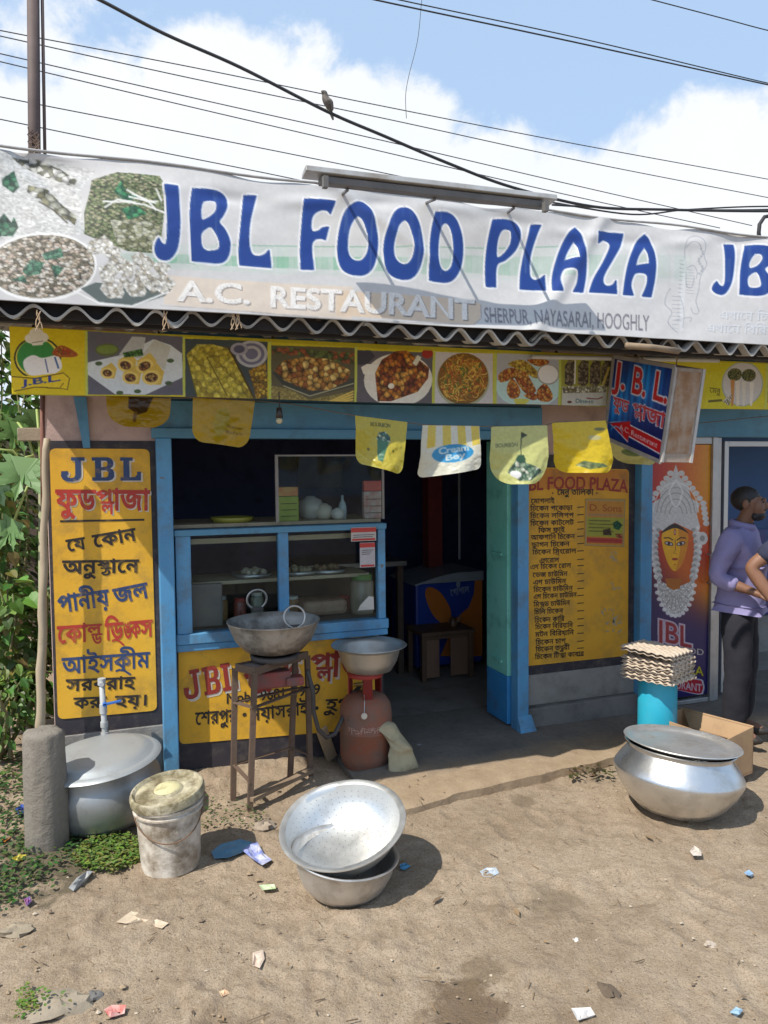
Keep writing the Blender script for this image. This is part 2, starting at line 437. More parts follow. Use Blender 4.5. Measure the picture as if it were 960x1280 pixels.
# ------------------------------------------------------------------ printed pictures: a colour grid painted in code, one vertex per dot
class Canvas:
    def __init__(s, w, h, res, bg, to=None):
        s.W, s.H, s.res = int(w/res)+1, int(h/res)+1, res; s.w, s.h = w, h
        s.img = np.zeros((s.H, s.W, 3)); s.img[:] = bg; s.to = to or (lambda x, y: (x, y)); s.rs = np.random.RandomState(3)
    def pt(s, p): q = s.to(*p); return np.array([q[0]/s.res, q[1]/s.res])
    def mask(s, polys, ss=2):
        polys = [np.array([s.pt(p) for p in po]) for po in polys]
        al = np.concatenate(polys); x0, y0 = np.maximum(np.floor(al.min(0)).astype(int)-1, 0); x1, y1 = np.minimum(np.ceil(al.max(0)).astype(int)+2, (s.W, s.H))
        if x1 <= x0 or y1 <= y0: return None
        m = np.zeros((y1-y0, x1-x0))
        offs = (np.arange(ss)+.5)/ss-.5
        for oy in offs:
            for ox in offs:
                X, Y = np.meshgrid(np.arange(x0, x1)+ox, np.arange(y0, y1)+oy); c = np.zeros(X.shape, bool)
                for po in polys:
                    for a, b in zip(po, np.roll(po, -1, 0)):
                        if a[1] == b[1]: continue
                        k = ((a[1] > Y) != (b[1] > Y)); c ^= k & (X < (b[0]-a[0])*(Y-a[1])/(b[1]-a[1])+a[0])
                m += c
        return (slice(y0, y1), slice(x0, x1)), m/ss**2
    def blend(s, mk, col, a=1.0):
        if mk is None: return
        sl, m = mk; c = col if isinstance(col, np.ndarray) and col.ndim == 3 else np.array(col, float)
        s.img[sl] = s.img[sl]*(1-m[..., None]*a)+c*m[..., None]*a
    def poly(s, pts, col, a=1.0, holes=()): s.blend(s.mask([pts]+list(holes)), col, a)
    def ell(s, c, rx, ry, col, a=1.0, ang=0.0, n=28):
        ca, sa = math.cos(ang), math.sin(ang)
        s.poly([(c[0]+x*rx*ca-y*ry*sa, c[1]+x*rx*sa+y*ry*ca) for x, y in circ(n)], col, a)
    def line(s, pts, w, col, a=1.0):
        pts = [np.array(p, float) for p in pts]; L = []; R = []
        for i, p in enumerate(pts):
            t = pts[min(i+1, len(pts)-1)]-pts[max(i-1, 0)]; t = t/(np.linalg.norm(t)+1e-9); n = np.array([-t[1], t[0]])*w/2; L.append(p+n); R.append(p-n)
        s.poly(L+R[::-1], col, a)
    def cells(s, pts, cols, size, a=1.0, rim=.45, seed=1, ax=1.0):
        """fill a polygon with lumps: a jittered cell pattern in a palette, each lump lighter at its heart as in a printed food picture"""
        mk = s.mask([pts])
        if mk is None: return
        sl, m = mk; Y, X = np.mgrid[sl[0], sl[1]]; X = X/(size*ax); Y = Y/size
        X = X+.3*vnoise(X*1.3, Y*1.3, seed+5); Y = Y+.3*vnoise(X*1.3+9, Y*1.3, seed+6)
        best = np.full(X.shape, 9.0); sec = np.full(X.shape, 9.0); idx = np.zeros(X.shape, int); xi = np.floor(X).astype(int); yi = np.floor(Y).astype(int)
        for dy in (-1, 0, 1):
            for dx in (-1, 0, 1):
                a_, b_ = xi+dx, yi+dy; hsh = (a_*73856093 ^ b_*19349663 ^ seed*83492791) & 0xffff
                d = np.hypot(a_+(hsh % 97)/97.-X, b_+(hsh % 89)/89.-Y)
                k = d < best; sec = np.where(k, best, np.minimum(sec, d)); idx = np.where(k, hsh, idx); best = np.where(k, d, best)
        pal = np.array(cols, float); c = pal[idx % len(pal)]
        lum = 1-rim*np.clip(best*1.15, 0, 1)**1.5-.35*rim*(sec-best < .12)
        lum = lum*(.86+.28*vnoise(X*3, Y*3, seed+9))
        s.blend((sl, m), c*lum[..., None], a)
    def tris(s, v, t, col, a=1.0):
        for q in t: s.poly([tuple(v[k]) for k in q], col, a)
    def text(s, txt, bl, br, h, col, bold=.012, a=1.0, up=(0, -1)):
        bn = any('\u0980' <= c <= '\u09ff' for c in txt)
        g, w = bengali(txt, bold) if bn else latin(txt, bold)
        bl, br = np.array(bl, float), np.array(br, float); ux = (br-bl)/w; uy = np.array(up)*h/(.622 if bn else .7)
        for v, t in g:
            for q in t: s.poly([tuple(bl+ux*v[k][0]+uy*v[k][1]) for k in q], col, a)
    def grain(s, amt, sc=1.0, seed=2):
        Y, X = np.mgrid[0:s.H, 0:s.W]; s.img *= (1+amt*(fbm(X*sc*.25, Y*sc*.25, 3, seed)-.5)*2)[..., None]
    def build(s, name, pos, material, parent=None, **kw):
        """pos(U, V) -> world XYZ arrays for metre coordinates from the upper left corner"""
        V, U = np.mgrid[0:s.H, 0:s.W]; X, Y, Z = pos(U*s.w/(s.W-1), V*s.h/(s.H-1))
        vs = np.stack([X, Y, Z], -1).reshape(-1, 3)
        idx = np.arange(s.W*s.H).reshape(s.H, s.W)
        f = np.stack([idx[:-1, :-1], idx[1:, :-1], idx[1:, 1:], idx[:-1, 1:]], -1).reshape(-1, 4)
        off = OFF[parent.name] if parent is not None else Vector((float(vs[:, 0].mean()), float(vs[:, 1].mean()), float(vs[:, 2].min())))
        me = bpy.data.meshes.new(name); me.vertices.add(len(vs)); me.vertices.foreach_set('co', (vs-np.array(off)).astype(np.float32).ravel())
        me.loops.add(f.size); me.loops.foreach_set('vertex_index', f.ravel().astype(np.int32)); me.polygons.add(len(f)); me.polygons.foreach_set('loop_start', np.arange(0, f.size, 4, dtype=np.int32))
        me.update(calc_edges=True); me.validate()
        me.polygons.foreach_set('use_smooth', [True]*len(f))
        c = np.clip(s.img, 0, 1); lin = np.where(c <= .04045, c/12.92, ((c+.055)/1.055)**2.4).reshape(-1, 3)
        at = me.color_attributes.new('Col', 'FLOAT_COLOR', 'POINT'); a = np.ones((len(vs), 4), np.float32); a[:, :3] = lin; at.data.foreach_set('color', a.ravel())
        me.materials.append(material)
        o = bpy.data.objects.new(name, me); COL.objects.link(o)
        if parent is not None: o.parent = parent; OFF[o.name] = off
        else: o.location = off; OFF[o.name] = off
        return setp(o, **kw)
def spline(pts, n=6, closed=True):
    """smooth curve through points; a point with a third value 1 is a sharp corner"""
    k = len(pts); out = []
    for i in range(k if closed else k-1):
        p0, p1, p2, p3 = (pts[(i-1) % k], pts[i], pts[(i+1) % k], pts[(i+2) % k]) if closed else (pts[max(i-1, 0)], pts[i], pts[i+1], pts[min(i+2, k-1)])
        c1 = len(p1) > 2; c2 = len(p2) > 2
        a = np.array(p1[:2], float); b = np.array(p2[:2], float)
        m1 = (b-np.array(p0[:2]))/2 if not c1 else (b-a)*.9; m2 = (np.array(p3[:2])-a)/2 if not c2 else (b-a)*.9
        for t in np.arange(n)/n: out.append(tuple((2*t**3-3*t*t+1)*a+(t**3-2*t*t+t)*m1+(-2*t**3+3*t*t)*b+(t**3-t*t)*m2))
    return out
def c255(*c): return tuple(v/255. for v in c)
W = 4.5                                     # the shop front stands on the plane Y = W
# ------------------------------------------------------------------ ground
def gh(x, y):
    """height of the trodden earth"""
    x = np.asarray(x, float); y = np.asarray(y, float)
    h = -0.05+0*x
    h = h+.05*sstep(3.9, 4.5, y)*(1-sstep(1.0, 1.5, x))
    h = h+.05*sstep(.3, -.6, x)*sstep(3.2, 4.2, y)-.03*sstep(3.4, 1.2, y)
    return h
def build_ground():
    xs = np.unique(np.concatenate([np.linspace(-60, -3, 16), np.linspace(-3, -1, 40), np.arange(-1, 4.8, .014), np.linspace(4.8, 7, 40), np.linspace(7, 90, 16)]))
    ys = np.unique(np.concatenate([np.linspace(-40, .3, 12), np.linspace(.3, 1.2, 20), np.arange(1.2, 4.7, .014), np.linspace(4.7, 7, 60), np.linspace(7, 120, 16)]))
    X, Y = np.meshgrid(xs, ys)
    near = sstep(-2.5, -1, X)*sstep(6.5, 5, X)*sstep(.4, 1.2, Y)*sstep(7, 5.0, Y)
    Z = gh(X, Y)
    lum = fbm(X*1.3, Y*1.3, 4, 3)-.5
    clod = np.maximum(0, fbm(X*9, Y*9, 4, 11)-.52)
    left = sstep(2.4, .2, X)                                  # rougher and more lumpy on the left
    rut = -.012*np.exp(-((Y-2.15-.25*X+.1*np.sin(X*3))/.12)**2)
    Z = Z+near*(.035*lum+(.035+.10*left)*clod*.55+.009*(fbm(X*28, Y*28, 3, 21)-.5)*(.4+left)+.006*(fbm(X*60, Y*60, 2, 25)-.5)+rut)
    rs = np.random.RandomState(4)
    for k in range(90):                                       # trodden hollows and heel marks
        cx_, cy_, a_ = rs.uniform(-.6, 3.6), rs.uniform(1.3, 3.7), rs.uniform(0, 3.14); l_, w_ = rs.uniform(.05, .14), rs.uniform(.03, .06)
        dx, dy = X-cx_, Y-cy_; q = ((dx*np.cos(a_)+dy*np.sin(a_))/l_)**2+((-dx*np.sin(a_)+dy*np.cos(a_))/w_)**2; Z = Z-rs.uniform(.003, .010)*np.exp(-q**2)+.004*np.exp(-((q-1.7)/.6)**2)*(q < 6)
    Z = Z-.5*sstep(4.45, 4.6, Y)*sstep(-.35, -.2, X)*sstep(7.0, 6.8, X)*sstep(9.0, 8.9, Y)*0
    # under the concrete apron and the shop floor the earth stays lower
    under = sstep(1.15, 1.35, X)*sstep(3.80, 3.9, Y+.0)*sstep(7.2, 7.0, X)
    Z = np.where(under > 0, np.minimum(Z, -.05*under-.02+0*Z), Z)
    vs = np.stack([X, Y, Z], -1).reshape(-1, 3)
    idx = np.arange(X.size).reshape(X.shape)
    f = np.stack([idx[:-1, :-1], idx[:-1, 1:], idx[1:, 1:], idx[1:, :-1]], -1).reshape(-1, 4)
    me = bpy.data.meshes.new('ground'); me.from_pydata(vs.tolist(), [], f.tolist())
    me.polygons.foreach_set('use_smooth', [True]*len(f))
    m = bpy.data.materials.new('trodden_earth'); m.use_nodes = True; nt = m.node_tree; N = nt.nodes; L = nt.links
    b = N['Principled BSDF']; b.inputs['Roughness'].default_value = .95; b.inputs['Specular IOR Level'].default_value = .15
    tc = N.new('ShaderNodeTexCoord')
    def noise(s, d=6, r=.62):
        n = N.new('ShaderNodeTexNoise'); n.inputs['Scale'].default_value = s; n.inputs['Detail'].default_value = d; n.inputs['Roughness'].default_value = r; L.new(tc.outputs['Object'], n.inputs['Vector']); return n.outputs['Fac']
    def mr(v, a, c, lo=0., hi=1.):
        r = N.new('ShaderNodeMapRange'); r.inputs['From Min'].default_value = a; r.inputs['From Max'].default_value = c; r.inputs['To Min'].default_value = lo; r.inputs['To Max'].default_value = hi; L.new(v, r.inputs['Value']); return r.outputs[0]
    def mixc(fac, a, c):
        x = N.new('ShaderNodeMix'); x.data_type = 'RGBA'; L.new(fac, x.inputs['Factor'])
        for k, v in (('A', a), ('B', c)):
            if isinstance(v, tuple): x.inputs[k].default_value = (*v, 1)
            else: L.new(v, x.inputs[k])
        return x.outputs['Result']
    c = mixc(mr(noise(1.6), .35, .65), (.315, .242, .17), (.40, .315, .227))
    c = mixc(mr(noise(11), .45, .7, 0, .55), c, (.22, .158, .10))
    c = mixc(mr(noise(45, 4), .55, .75, 0, .6), c, (.19, .135, .085))
    c = mixc(mr(noise(80, 3), .62, .8, 0, .6), c, (.46, .37, .27))
    c = mixc(mr(noise(3.1, 8, .7), .58, .72, 0, .5), c, (.27, .235, .18)); c = mixc(mr(noise(2.3, 7, .72), .52, .66, 0, .6), c, (.20, .145, .095)); c = mixc(mr(noise(.9, 5, .6), .5, .7, 0, .35), c, (.23, .17, .11))         # greyer ash
    c = mixc(mr(noise(130, 3, .7), .52, .66, 0, .75), c, (.15, .108, .07)); c = mixc(mr(noise(95, 4, .75), .60, .70, 0, .7), c, (.50, .42, .31)); c = mixc(mr(noise(24, 8, .75), .60, .68, 0, .6), c, (.17, .125, .08))
    # damp and other darker patches: round real places on the ground
    def blob(cx, cy, r, col, amt, cc):
        d = N.new('ShaderNodeVectorMath'); d.operation = 'DISTANCE'; L.new(tc.outputs['Object'], d.inputs[0]); d.inputs[1].default_value = (cx, cy, -.05)
        a = N.new('ShaderNodeMath'); a.operation = 'ADD'; L.new(d.outputs['Value'], a.inputs[0]); L.new(mr(noise(6, 7, .68), .3, .7, -r*.7, r*.7), a.inputs[1])
        return mixc(mr(a.outputs[0], r, r*.55, 0, amt), cc, col)
    p = G(575, 1265, -.07); c = blob(p.x, p.y, .17, (.12, .08, .048), .75, c); p = G(600, 1215, -.07); c = blob(p.x, p.y, .10, (.14, .10, .06), .6, c)
    p = G(690, 1130, -.07); c = blob(p.x, p.y, .16, (.17, .13, .085), .6, c)
    p = G(655, 1000, -.05); c = blob(p.x, p.y, .09, (.16, .12, .08), .6, c)
    p = G(60, 1080, -.05); c = blob(p.x, p.y, .35, (.10, .085, .055), .8, c)  # darker ground under the weeds
    p = G(500, 985, -.05); c = blob(p.x, p.y, .10, (.14, .12, .10), .7, c)  # darker grey ground at the foot of the sack and cylinder
    L.new(c, b.inputs['Base Color'])
    bp = N.new('ShaderNodeBump'); bp.inputs['Strength'].default_value = .9; bp.inputs['Distance'].default_value = .012
    ad = N.new('ShaderNodeMath'); ad.operation = 'ADD'; L.new(noise(38, 6, .7), ad.inputs[0]); L.new(mr(noise(150, 3, .6), 0, 1, 0, .4), ad.inputs[1])
    L.new(ad.outputs[0], bp.inputs['Height']); L.new(bp.outputs[0], b.inputs['Normal'])
    me.materials.append(m); o = bpy.data.objects.new('ground', me); COL.objects.link(o); o['kind'] = 'structure'
build_ground()

# concrete apron in front of the doors with a broken earth-covered edge, and the shop floor behind it
M_apron = mat('apron_concrete', (.17, .155, .135), (.26, .235, .195), rough=.9, nscale=2.5, bump=.6, bscale=30, dirt=.55, dcol=(.36, .27, .175), dscale=1.6)
def build_apron():
    xs = np.arange(1.28, 6.6, .03); ys = np.linspace(0, 1, 46)
    front = 3.62+.135*(xs-1.3)+.05*(fbm(xs*2.2, xs*0+3, 4, 5)-.5)*2+.02*(fbm(xs*12, xs*0, 3, 8)-.5)
    front = np.minimum(front, 4.02)
    v = []; 
    X = xs[None, :]+0*ys[:, None]; Y = front[None, :]+(5.0-front[None, :])*ys[:, None]
    Z = .0+.010*(fbm(X*6, Y*6, 4, 9)-.5)+.012*(fbm(X*1.3, Y*1.3, 2, 4)-.5)
    d = (Y-front[None, :])
    Z = Z-.016*sstep(.04, .0, d)*(.2+fbm(X*11, Y*11, 3, 31))+.012*(fbm(X*7, Y*7, 3, 33)-.4)*sstep(.5, .1, d)
    Z = np.where(X < 1.42, Z-.03*sstep(1.42, 1.28, X), Z)
    n, k = X.shape
    m = MB(); m.v = [tuple(p) for p in np.stack([X, Y, Z], -1).reshape(-1, 3)]
    m.f = [(i*k+j, i*k+j+1, (i+1)*k+j+1, (i+1)*k+j) for i in range(n-1) for j in range(k-1)]
    b0 = len(m.v); m.v += [(float(X[0, j]), float(Y[0, j])-.008, -.12) for j in range(k)]
    m.f += [(j, b0+j, b0+j+1, j+1) for j in range(k-1)]
    b1 = len(m.v); m.v += [(float(X[i, 0]), float(Y[i, 0]), -.12) for i in range(n)]
    m.f += [(i*k, (i+1)*k, b1+i+1, b1+i) for i in range(n-1)]
    m.mi = [0]*len(m.f)
    mm = bpy.data.materials.new('apron'); mm.use_nodes = True; nt = mm.node_tree; N = nt.nodes; L = nt.links
    b = N['Principled BSDF']; b.inputs['Roughness'].default_value = .92; b.inputs['Specular IOR Level'].default_value = .2
    tc = N.new('ShaderNodeTexCoord'); sp = N.new('ShaderNodeSeparateXYZ'); L.new(tc.outputs['Object'], sp.inputs[0])
    def noise(s, d=6, r=.62):
        q = N.new('ShaderNodeTexNoise'); q.inputs['Scale'].default_value = s; q.inputs['Detail'].default_value = d; q.inputs['Roughness'].default_value = r; L.new(tc.outputs['Object'], q.inputs['Vector']); return q.outputs['Fac']
    def mr(v, a, c, lo=0., hi=1.):
        r = N.new('ShaderNodeMapRange'); r.inputs['From Min'].default_value = a; r.inputs['From Max'].default_value = c; r.inputs['To Min'].default_value = lo; r.inputs['To Max'].default_value = hi; L.new(v, r.inputs['Value']); return r.outputs[0]
    def mixc(fac, a, c):
        x = N.new('ShaderNodeMix'); x.data_type = 'RGBA'; L.new(fac, x.inputs['Factor'])
        for kk, v in (('A', a), ('B', c)):
            if isinstance(v, tuple): x.inputs[kk].default_value = (*v, 1)
            else: L.new(v, x.inputs[kk])
        return x.outputs['Result']
    c = mixc(mr(noise(2.2), .35, .65), (.15, .135, .12), (.22, .195, .165)); c = mixc(mr(noise(26), .5, .75, 0, .6), c, (.09, .08, .07))
    ad = N.new('ShaderNodeMath'); ad.operation = 'MULTIPLY_ADD'; L.new(noise(2.6, 7, .65), ad.inputs[0]); ad.inputs[1].default_value = .7; L.new(sp.outputs['Y'], ad.inputs[2])
    dust = mixc(mr(noise(9), .35, .7), (.35, .262, .175), (.27, .195, .125))
    dust = mixc(mr(noise(60, 3), .55, .78, 0, .6), dust, (.20, .14, .09))
    c = mixc(mr(ad.outputs[0], 4.55, 4.30), c, dust)                 # earth trodden onto the outer edge
    L.new(c, b.inputs['Base Color']); bp = N.new('ShaderNodeBump'); bp.inputs['Strength'].default_value = .6; bp.inputs['Distance'].default_value = .01
    L.new(noise(45, 6, .7), bp.inputs['Height']); L.new(bp.outputs[0], b.inputs['Normal'])
    m.build('concrete_apron', mm, smooth=True, kind='structure', auto=40)
    f = MB(); f.span(-.2, 6.6, 5.0, 8.2, -.12, -.004); f.build('shop_floor', mat('shop_floor', (.22, .20, .18), (.28, .255, .23), rough=.75, dirt=.4), kind='structure')
build_apron()

# ------------------------------------------------------------------ the shop
PINK = mat('pink_plaster', (.56, .40, .35), (.48, .34, .30), rough=.9, bump=.4, bscale=25, dirt=.4, dcol=(.22, .16, .13), dscale=3)
CEM = mat('grey_render', (.27, .255, .235), (.34, .32, .29), rough=.92, bump=.6, bscale=22, dirt=.6, dcol=(.13, .12, .11), dscale=4, nscale=4)
CEMD = mat('dark_render', (.17, .16, .15), (.23, .215, .20), rough=.92, bump=.6, bscale=22, dirt=.5, dcol=(.09, .085, .08), dscale=5, nscale=4)
BLUE = mat('blue_gloss_paint', (.065, .25, .48), (.11, .33, .55), rough=.45, nscale=5, bump=.25, bscale=30, dirt=.55, dcol=(.12, .16, .19), dscale=7, stretch=(1, 1, .3), chip=(9, .655, (.17, .15, .12)))
BLUED = mat('shaded_blue_paint', (.075, .23, .37), (.11, .29, .43), rough=.6, chip=(8, .66, (.15, .14, .12)), dirt=.35, dcol=(.07, .11, .14), bump=.15, stretch=(.3, 1, 1))  # the blue paint again, its colour dulled for the shade under the eave
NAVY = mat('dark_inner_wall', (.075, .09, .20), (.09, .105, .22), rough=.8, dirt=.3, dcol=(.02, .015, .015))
BLACKP = mat('black_sign_paint', (.028, .025, .034), (.045, .038, .045), rough=.7, dirt=.4, dcol=(.12, .10, .08), dscale=12)
def ylw(name, a, b): return mat(name, a, b, rough=.62, nscale=3, bump=.14, bscale=60, dirt=.5, dcol=(.36, .21, .05), dscale=5, chip=(13, .69, (.40, .33, .22)))
YEL = ylw('yellow_sign_paint', (.76, .40, .022), (.82, .455, .035))
YELM = ylw('ochre_sign_paint', (.66, .325, .02), (.73, .38, .026))
shop = thing('food_shop', 'low food shop with blue timber posts, hand painted yellow panels and a corrugated roof', 'shop', (0, W, 0))
XL, XP0, XP1 = -.315, .252, .335            # left corner, left post
XD0, XD1 = 1.62, 2.515                      # doorway
XM0, XM1 = 2.598, 3.49                      # menu wall
XR0, XR1 = 3.49, 3.585                      # right post
b = MB(); b.span(XL, .26, W, W+.14, .30, 2.55); b.build('plaster_wall', PINK, shop, bevel=.004)
b = MB(); b.span(XL, XL+.12, W+.142, 8.2, -.05, 2.75); b.build('side_wall', PINK, shop)
b = MB(); b.span(XM0-.10, XR0+.04, W+.005, W+.14, 1.80, 2.55); b.build('plaster_wall', PINK, shop, bevel=.004)
b = MB(); b.span(XL-.004, .258, W-.008, W+.13, -.12, .30); b.build('plinth', CEM, shop, bevel=.006)
b = MB(); b.span(XM0-.02, XM1, W, W+.14, -.1, 1.80); b.build('brick_wall', CEMD, shop, bevel=.004); b = MB(); b.span(.30, 1.60, W+.02, W+.12, -.1, .70); b.build('brick_wall', CEMD, shop, bevel=.004)
b = MB(); b.hexa([(2.60, W-.06, -.05), (3.50, W-.06, -.05), (3.50, W, -.05), (2.60, W, -.05), (2.60, W-.05, .125), (3.49, W-.05, .135), (3.49, W, .135), (2.60, W, .125)])
b.build('cement_ledge', CEMD, shop, bevel=.008)
b = MB(); b.span(2.60, 3.49, W-.012, W, .137, .345); b.build('cement_skirting', CEM, shop, bevel=.004)
# inner walls of the room
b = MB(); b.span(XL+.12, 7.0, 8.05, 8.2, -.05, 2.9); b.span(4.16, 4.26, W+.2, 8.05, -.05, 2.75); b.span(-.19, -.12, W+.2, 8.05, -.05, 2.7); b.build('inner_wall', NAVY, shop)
b = MB(); b.span(2.76, 2.90, 6.5, 6.64, -.02, 2.7); b.build('red_pillar', mat('red_pillar', (.16, .02, .018), (.20, .03, .02), rough=.6), shop)
b = MB(); b.tube([(3.05, 6.45, .9), (3.05, 6.45, 2.2)], .012); b.build('conduit', mat('grey_pipe', (.35, .35, .35)), shop)
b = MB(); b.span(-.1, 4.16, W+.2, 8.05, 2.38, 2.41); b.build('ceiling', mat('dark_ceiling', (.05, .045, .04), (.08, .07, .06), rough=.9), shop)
# posts, beams
for x0, x1, z0, lean in ((XP0, XP1, .05, .006), (XD1+.0, XM0, 0.0, .0), (XR0, XR1, 0.0, 0)):
    b = MB(); b.span(x0, x1, W-.075, W+.02, z0-.08, 1.93)
    o = b.build('post', BLUE, shop, bevel=.006)
    if x0 > 1:
        f = MB(); f.hexa([(x0-.01, W-.14, -.02), (x1+.035, W-.14, -.02), (x1+.035, W-.076, -.02), (x0-.01, W-.076, -.02), (x0, W-.10, .04), (x1+.02, W-.10, .05), (x1+.02, W-.076, .10), (x0, W-.076, .10)])
        f.build('foot', BLUE, shop, bevel=.004)
b = MB(); b.span(XP0-.02, XM0+.0, W-.07, W+.05, 1.93, 1.985); b.span(.26, XD1+.2, W-.045, W+.03, 1.985, 2.14); b.build('lintel', BLUED, shop, bevel=.004)
b = MB(); b.span(.26, XD1+.2, W-.03, W+.12, 2.143, 2.55); b.build('upper_wall', mat('teal_boards', (.07, .17, .27), (.06, .14, .22), rough=.8, stretch=(.3, 1, 2)), shop)
b = MB(); b.span(XR0+.0, 6.9, W-.06, W+.04, 1.955, 2.18); b.build('beam', BLUED, shop, bevel=.004)
b = MB(); b.span(XR0+.04, 6.9, W-.02, W+.1, 2.183, 2.55); b.build('upper_board', mat('teal_boards2', (.06, .13, .20), (.05, .10, .17), rough=.8), shop)
# blue strip of timber beside the left wall, leaning out at the top
b = MB(); b.hexa([P(104, 560, W-.03), P(113, 560, W-.03), P(113, 560, W-.004), P(104, 560, W-.004), P(92, 496, W-.03), P(108, 496, W-.03), P(108, 496, W-.004), P(92, 496, W-.004)])
b.build('bracket', BLUED, shop)
# corrugated roof: overlapping sheets, the wave runs along the front
YE, ZE = 3.30, 2.372
RCEM = mat('asbestos_sheet', (.40, .37, .33), (.50, .47, .42), rough=.95, nscale=3, bump=.5, bscale=35, dirt=.55, dcol=(.11, .095, .08), dscale=3.5)
slope = .145
pitch = .152
x0 = -.62
for k in range(9):
    xa = x0+k*.86; xb = xa+.95
    n = int((xb-xa)/pitch*14); m = MB(); t = .0105; top = []; ys = [YE+(.02 if k % 2 else 0)-.01*rnd.random(), 4.2, 5.4, 6.8, 8.3]
    dz = .009*(k % 2)+rnd.uniform(-.004, .004); tl_ = rnd.uniform(-.006, .006); ph_ = rnd.uniform(-.006, .006); 
    for s_ in (1, -1):
        for y in ys:
            for i in range(n+1):
                x = xa+(xb-xa)*i/n; z = ZE+slope*(y-YE)+(.027+.003*math.sin(x*7+k))*math.cos(2*math.pi*(x-.045+ph_)/pitch)+dz+tl_*(x-xa)+s_*t*.6
                m.v.append((x, y, z))
    q = n+1; R_ = len(ys); o_ = q*R_
    for r in range(R_-1):
        for i in range(n):
            a = r*q+i; m.f.append((a, a+1, a+q+1, a+q)); m.f.append((o_+a, o_+a+q, o_+a+q+1, o_+a+1))
    for i in range(n): m.f.append((i, o_+i, o_+i+1, i+1)); a = (R_-1)*q+i; m.f.append((a, a+1, o_+a+1, o_+a))
    for r in range(R_-1):
        a = r*q; m.f.append((a, a+q, o_+a+q, o_+a)); a = r*q+n; m.f.append((a, o_+a, o_+a+q, a+q))
    m.mi = [0]*len(m.f)
    m.build('corrugated_sheet', RCEM, shop, auto=50)
WOOD = mat('weathered_wood', (.22, .155, .10), (.30, .22, .145), rough=.85, bump=.5, bscale=18, stretch=(.25, 1, 3), dirt=.4)
GAP_SHADE = mat('gap_shade_black', (.018, .017, .02), (.03, .027, .027), rough=.9)  # near black put in for the shade in the gap under the sheets
WOODD = mat('dark_rafter', (.07, .05, .035), (.10, .07, .05), rough=.9)
b = MB(); b.span(-.55, 6.9, YE+.10, YE+.14, ZE-.026, ZE+.02); b.build('eave_batten', GAP_SHADE, shop)
b = MB(); b.span(-.56, 6.9, YE+.045, YE+.058, ZE-.018, ZE+.075); b.build('eave_gap_shade', GAP_SHADE, shop)  # dark strip added behind the sheet ends, stands in for shade in the gap
for x in (-.25, .9, 2.05, 3.2, 4.35, 5.5):
    b = MB(); b.bar((x, 4.13, ZE+.02), (x, W+.02, ZE+.06), .05, .07); b.build('rafter', WOODD, shop)
# tie wires that hold the roof to the batten
WIREM = mat('rusty_wire', (.35, .22, .12), (.5, .36, .22), rough=.7)
for px in (47, 205, 290, 296):
    p = P(px, 402, YE); b = MB()
    for k in range(3):
        a = [p+Vector((.004*k+.01*math.sin(k*2+j), -.012, .035-.018*j+.004*k)) for j in range(5)]; b.tube(a, .0022, 5)
    b.build('tie_wire', WIREM, shop)

# ------------------------------------------------------------------ hand painted panels
RED = mat('red_sign_paint', (.42, .03, .022), (.50, .05, .03), rough=.6, dirt=.3, dcol=(.5, .25, .05), dscale=18)
DRED = mat('maroon_sign_paint', (.28, .028, .02), (.34, .04, .03), rough=.6, dirt=.25, dcol=(.5, .25, .05), dscale=18)
DKB = mat('navy_sign_paint', (.025, .05, .14), (.035, .065, .17), rough=.6, dirt=.3, dcol=(.4, .25, .06), dscale=18)
BLK = mat('ink_sign_paint', (.016, .013, .014), (.03, .022, .02), rough=.6, dirt=.25, dcol=(.35, .22, .06), dscale=18)
WHT = mat('white_sign_paint', (.62, .55, .44), (.70, .64, .55), rough=.6, dirt=.2)
def rrect(pts, r, n=5):
    """rounded quadrilateral from 4 corners (Vectors) in order"""
    out = []
    for i in range(4):
        p, a, c = pts[i], pts[i-1], pts[(i+1) % 4]; u = (a-p).normalized()*r; v = (c-p).normalized()*r
        for k in range(n+1):
            t = k/n; out.append(p+u*(1-t)**2+v*t**2)
    return out
def panel(name, corners, r, y, m, thick=.004, parent=shop):
    q = rrect([Vector(c) for c in corners], r); b = MB(); n = len(q)
    fr = [Vector((p.x, y, p.z)) for p in q]; bk = [Vector((p.x, y+thick, p.z)) for p in q]
    b.add(fr+bk, [tuple(range(n)), tuple(range(2*n-1, n-1, -1))]+[(i, i+n, (i+1) % n+n, (i+1) % n) for i in range(n)])
    return b.build(name, m, parent, fix=True)
zl = lambda x, y: (x/3.2, 540+y/3.2)                      # a magnified view of the left panel
b = MB(); b.span(XL+.004, .252, W-.005, W-.0005, .305, 1.915); b.build('black_border', BLACKP, shop)
panel('yellow_panel', [P(*zl(198, 66), W), P(*zl(598, 68), W), P(*zl(628, 1112), W), P(*zl(232, 1148), W)], .035, W-.009, YEL)
YP = W-.009
def zt(z, s, bl, br, h, m_, y=YP, bold=.012, **kw):
    m_.text(s, P(*z(*bl), y), P(*z(*br), y), h, bold=bold, **kw)
def pxh(z, bl, tl, y=YP): return (P(*z(*tl), y)-P(*z(*bl), y)).length
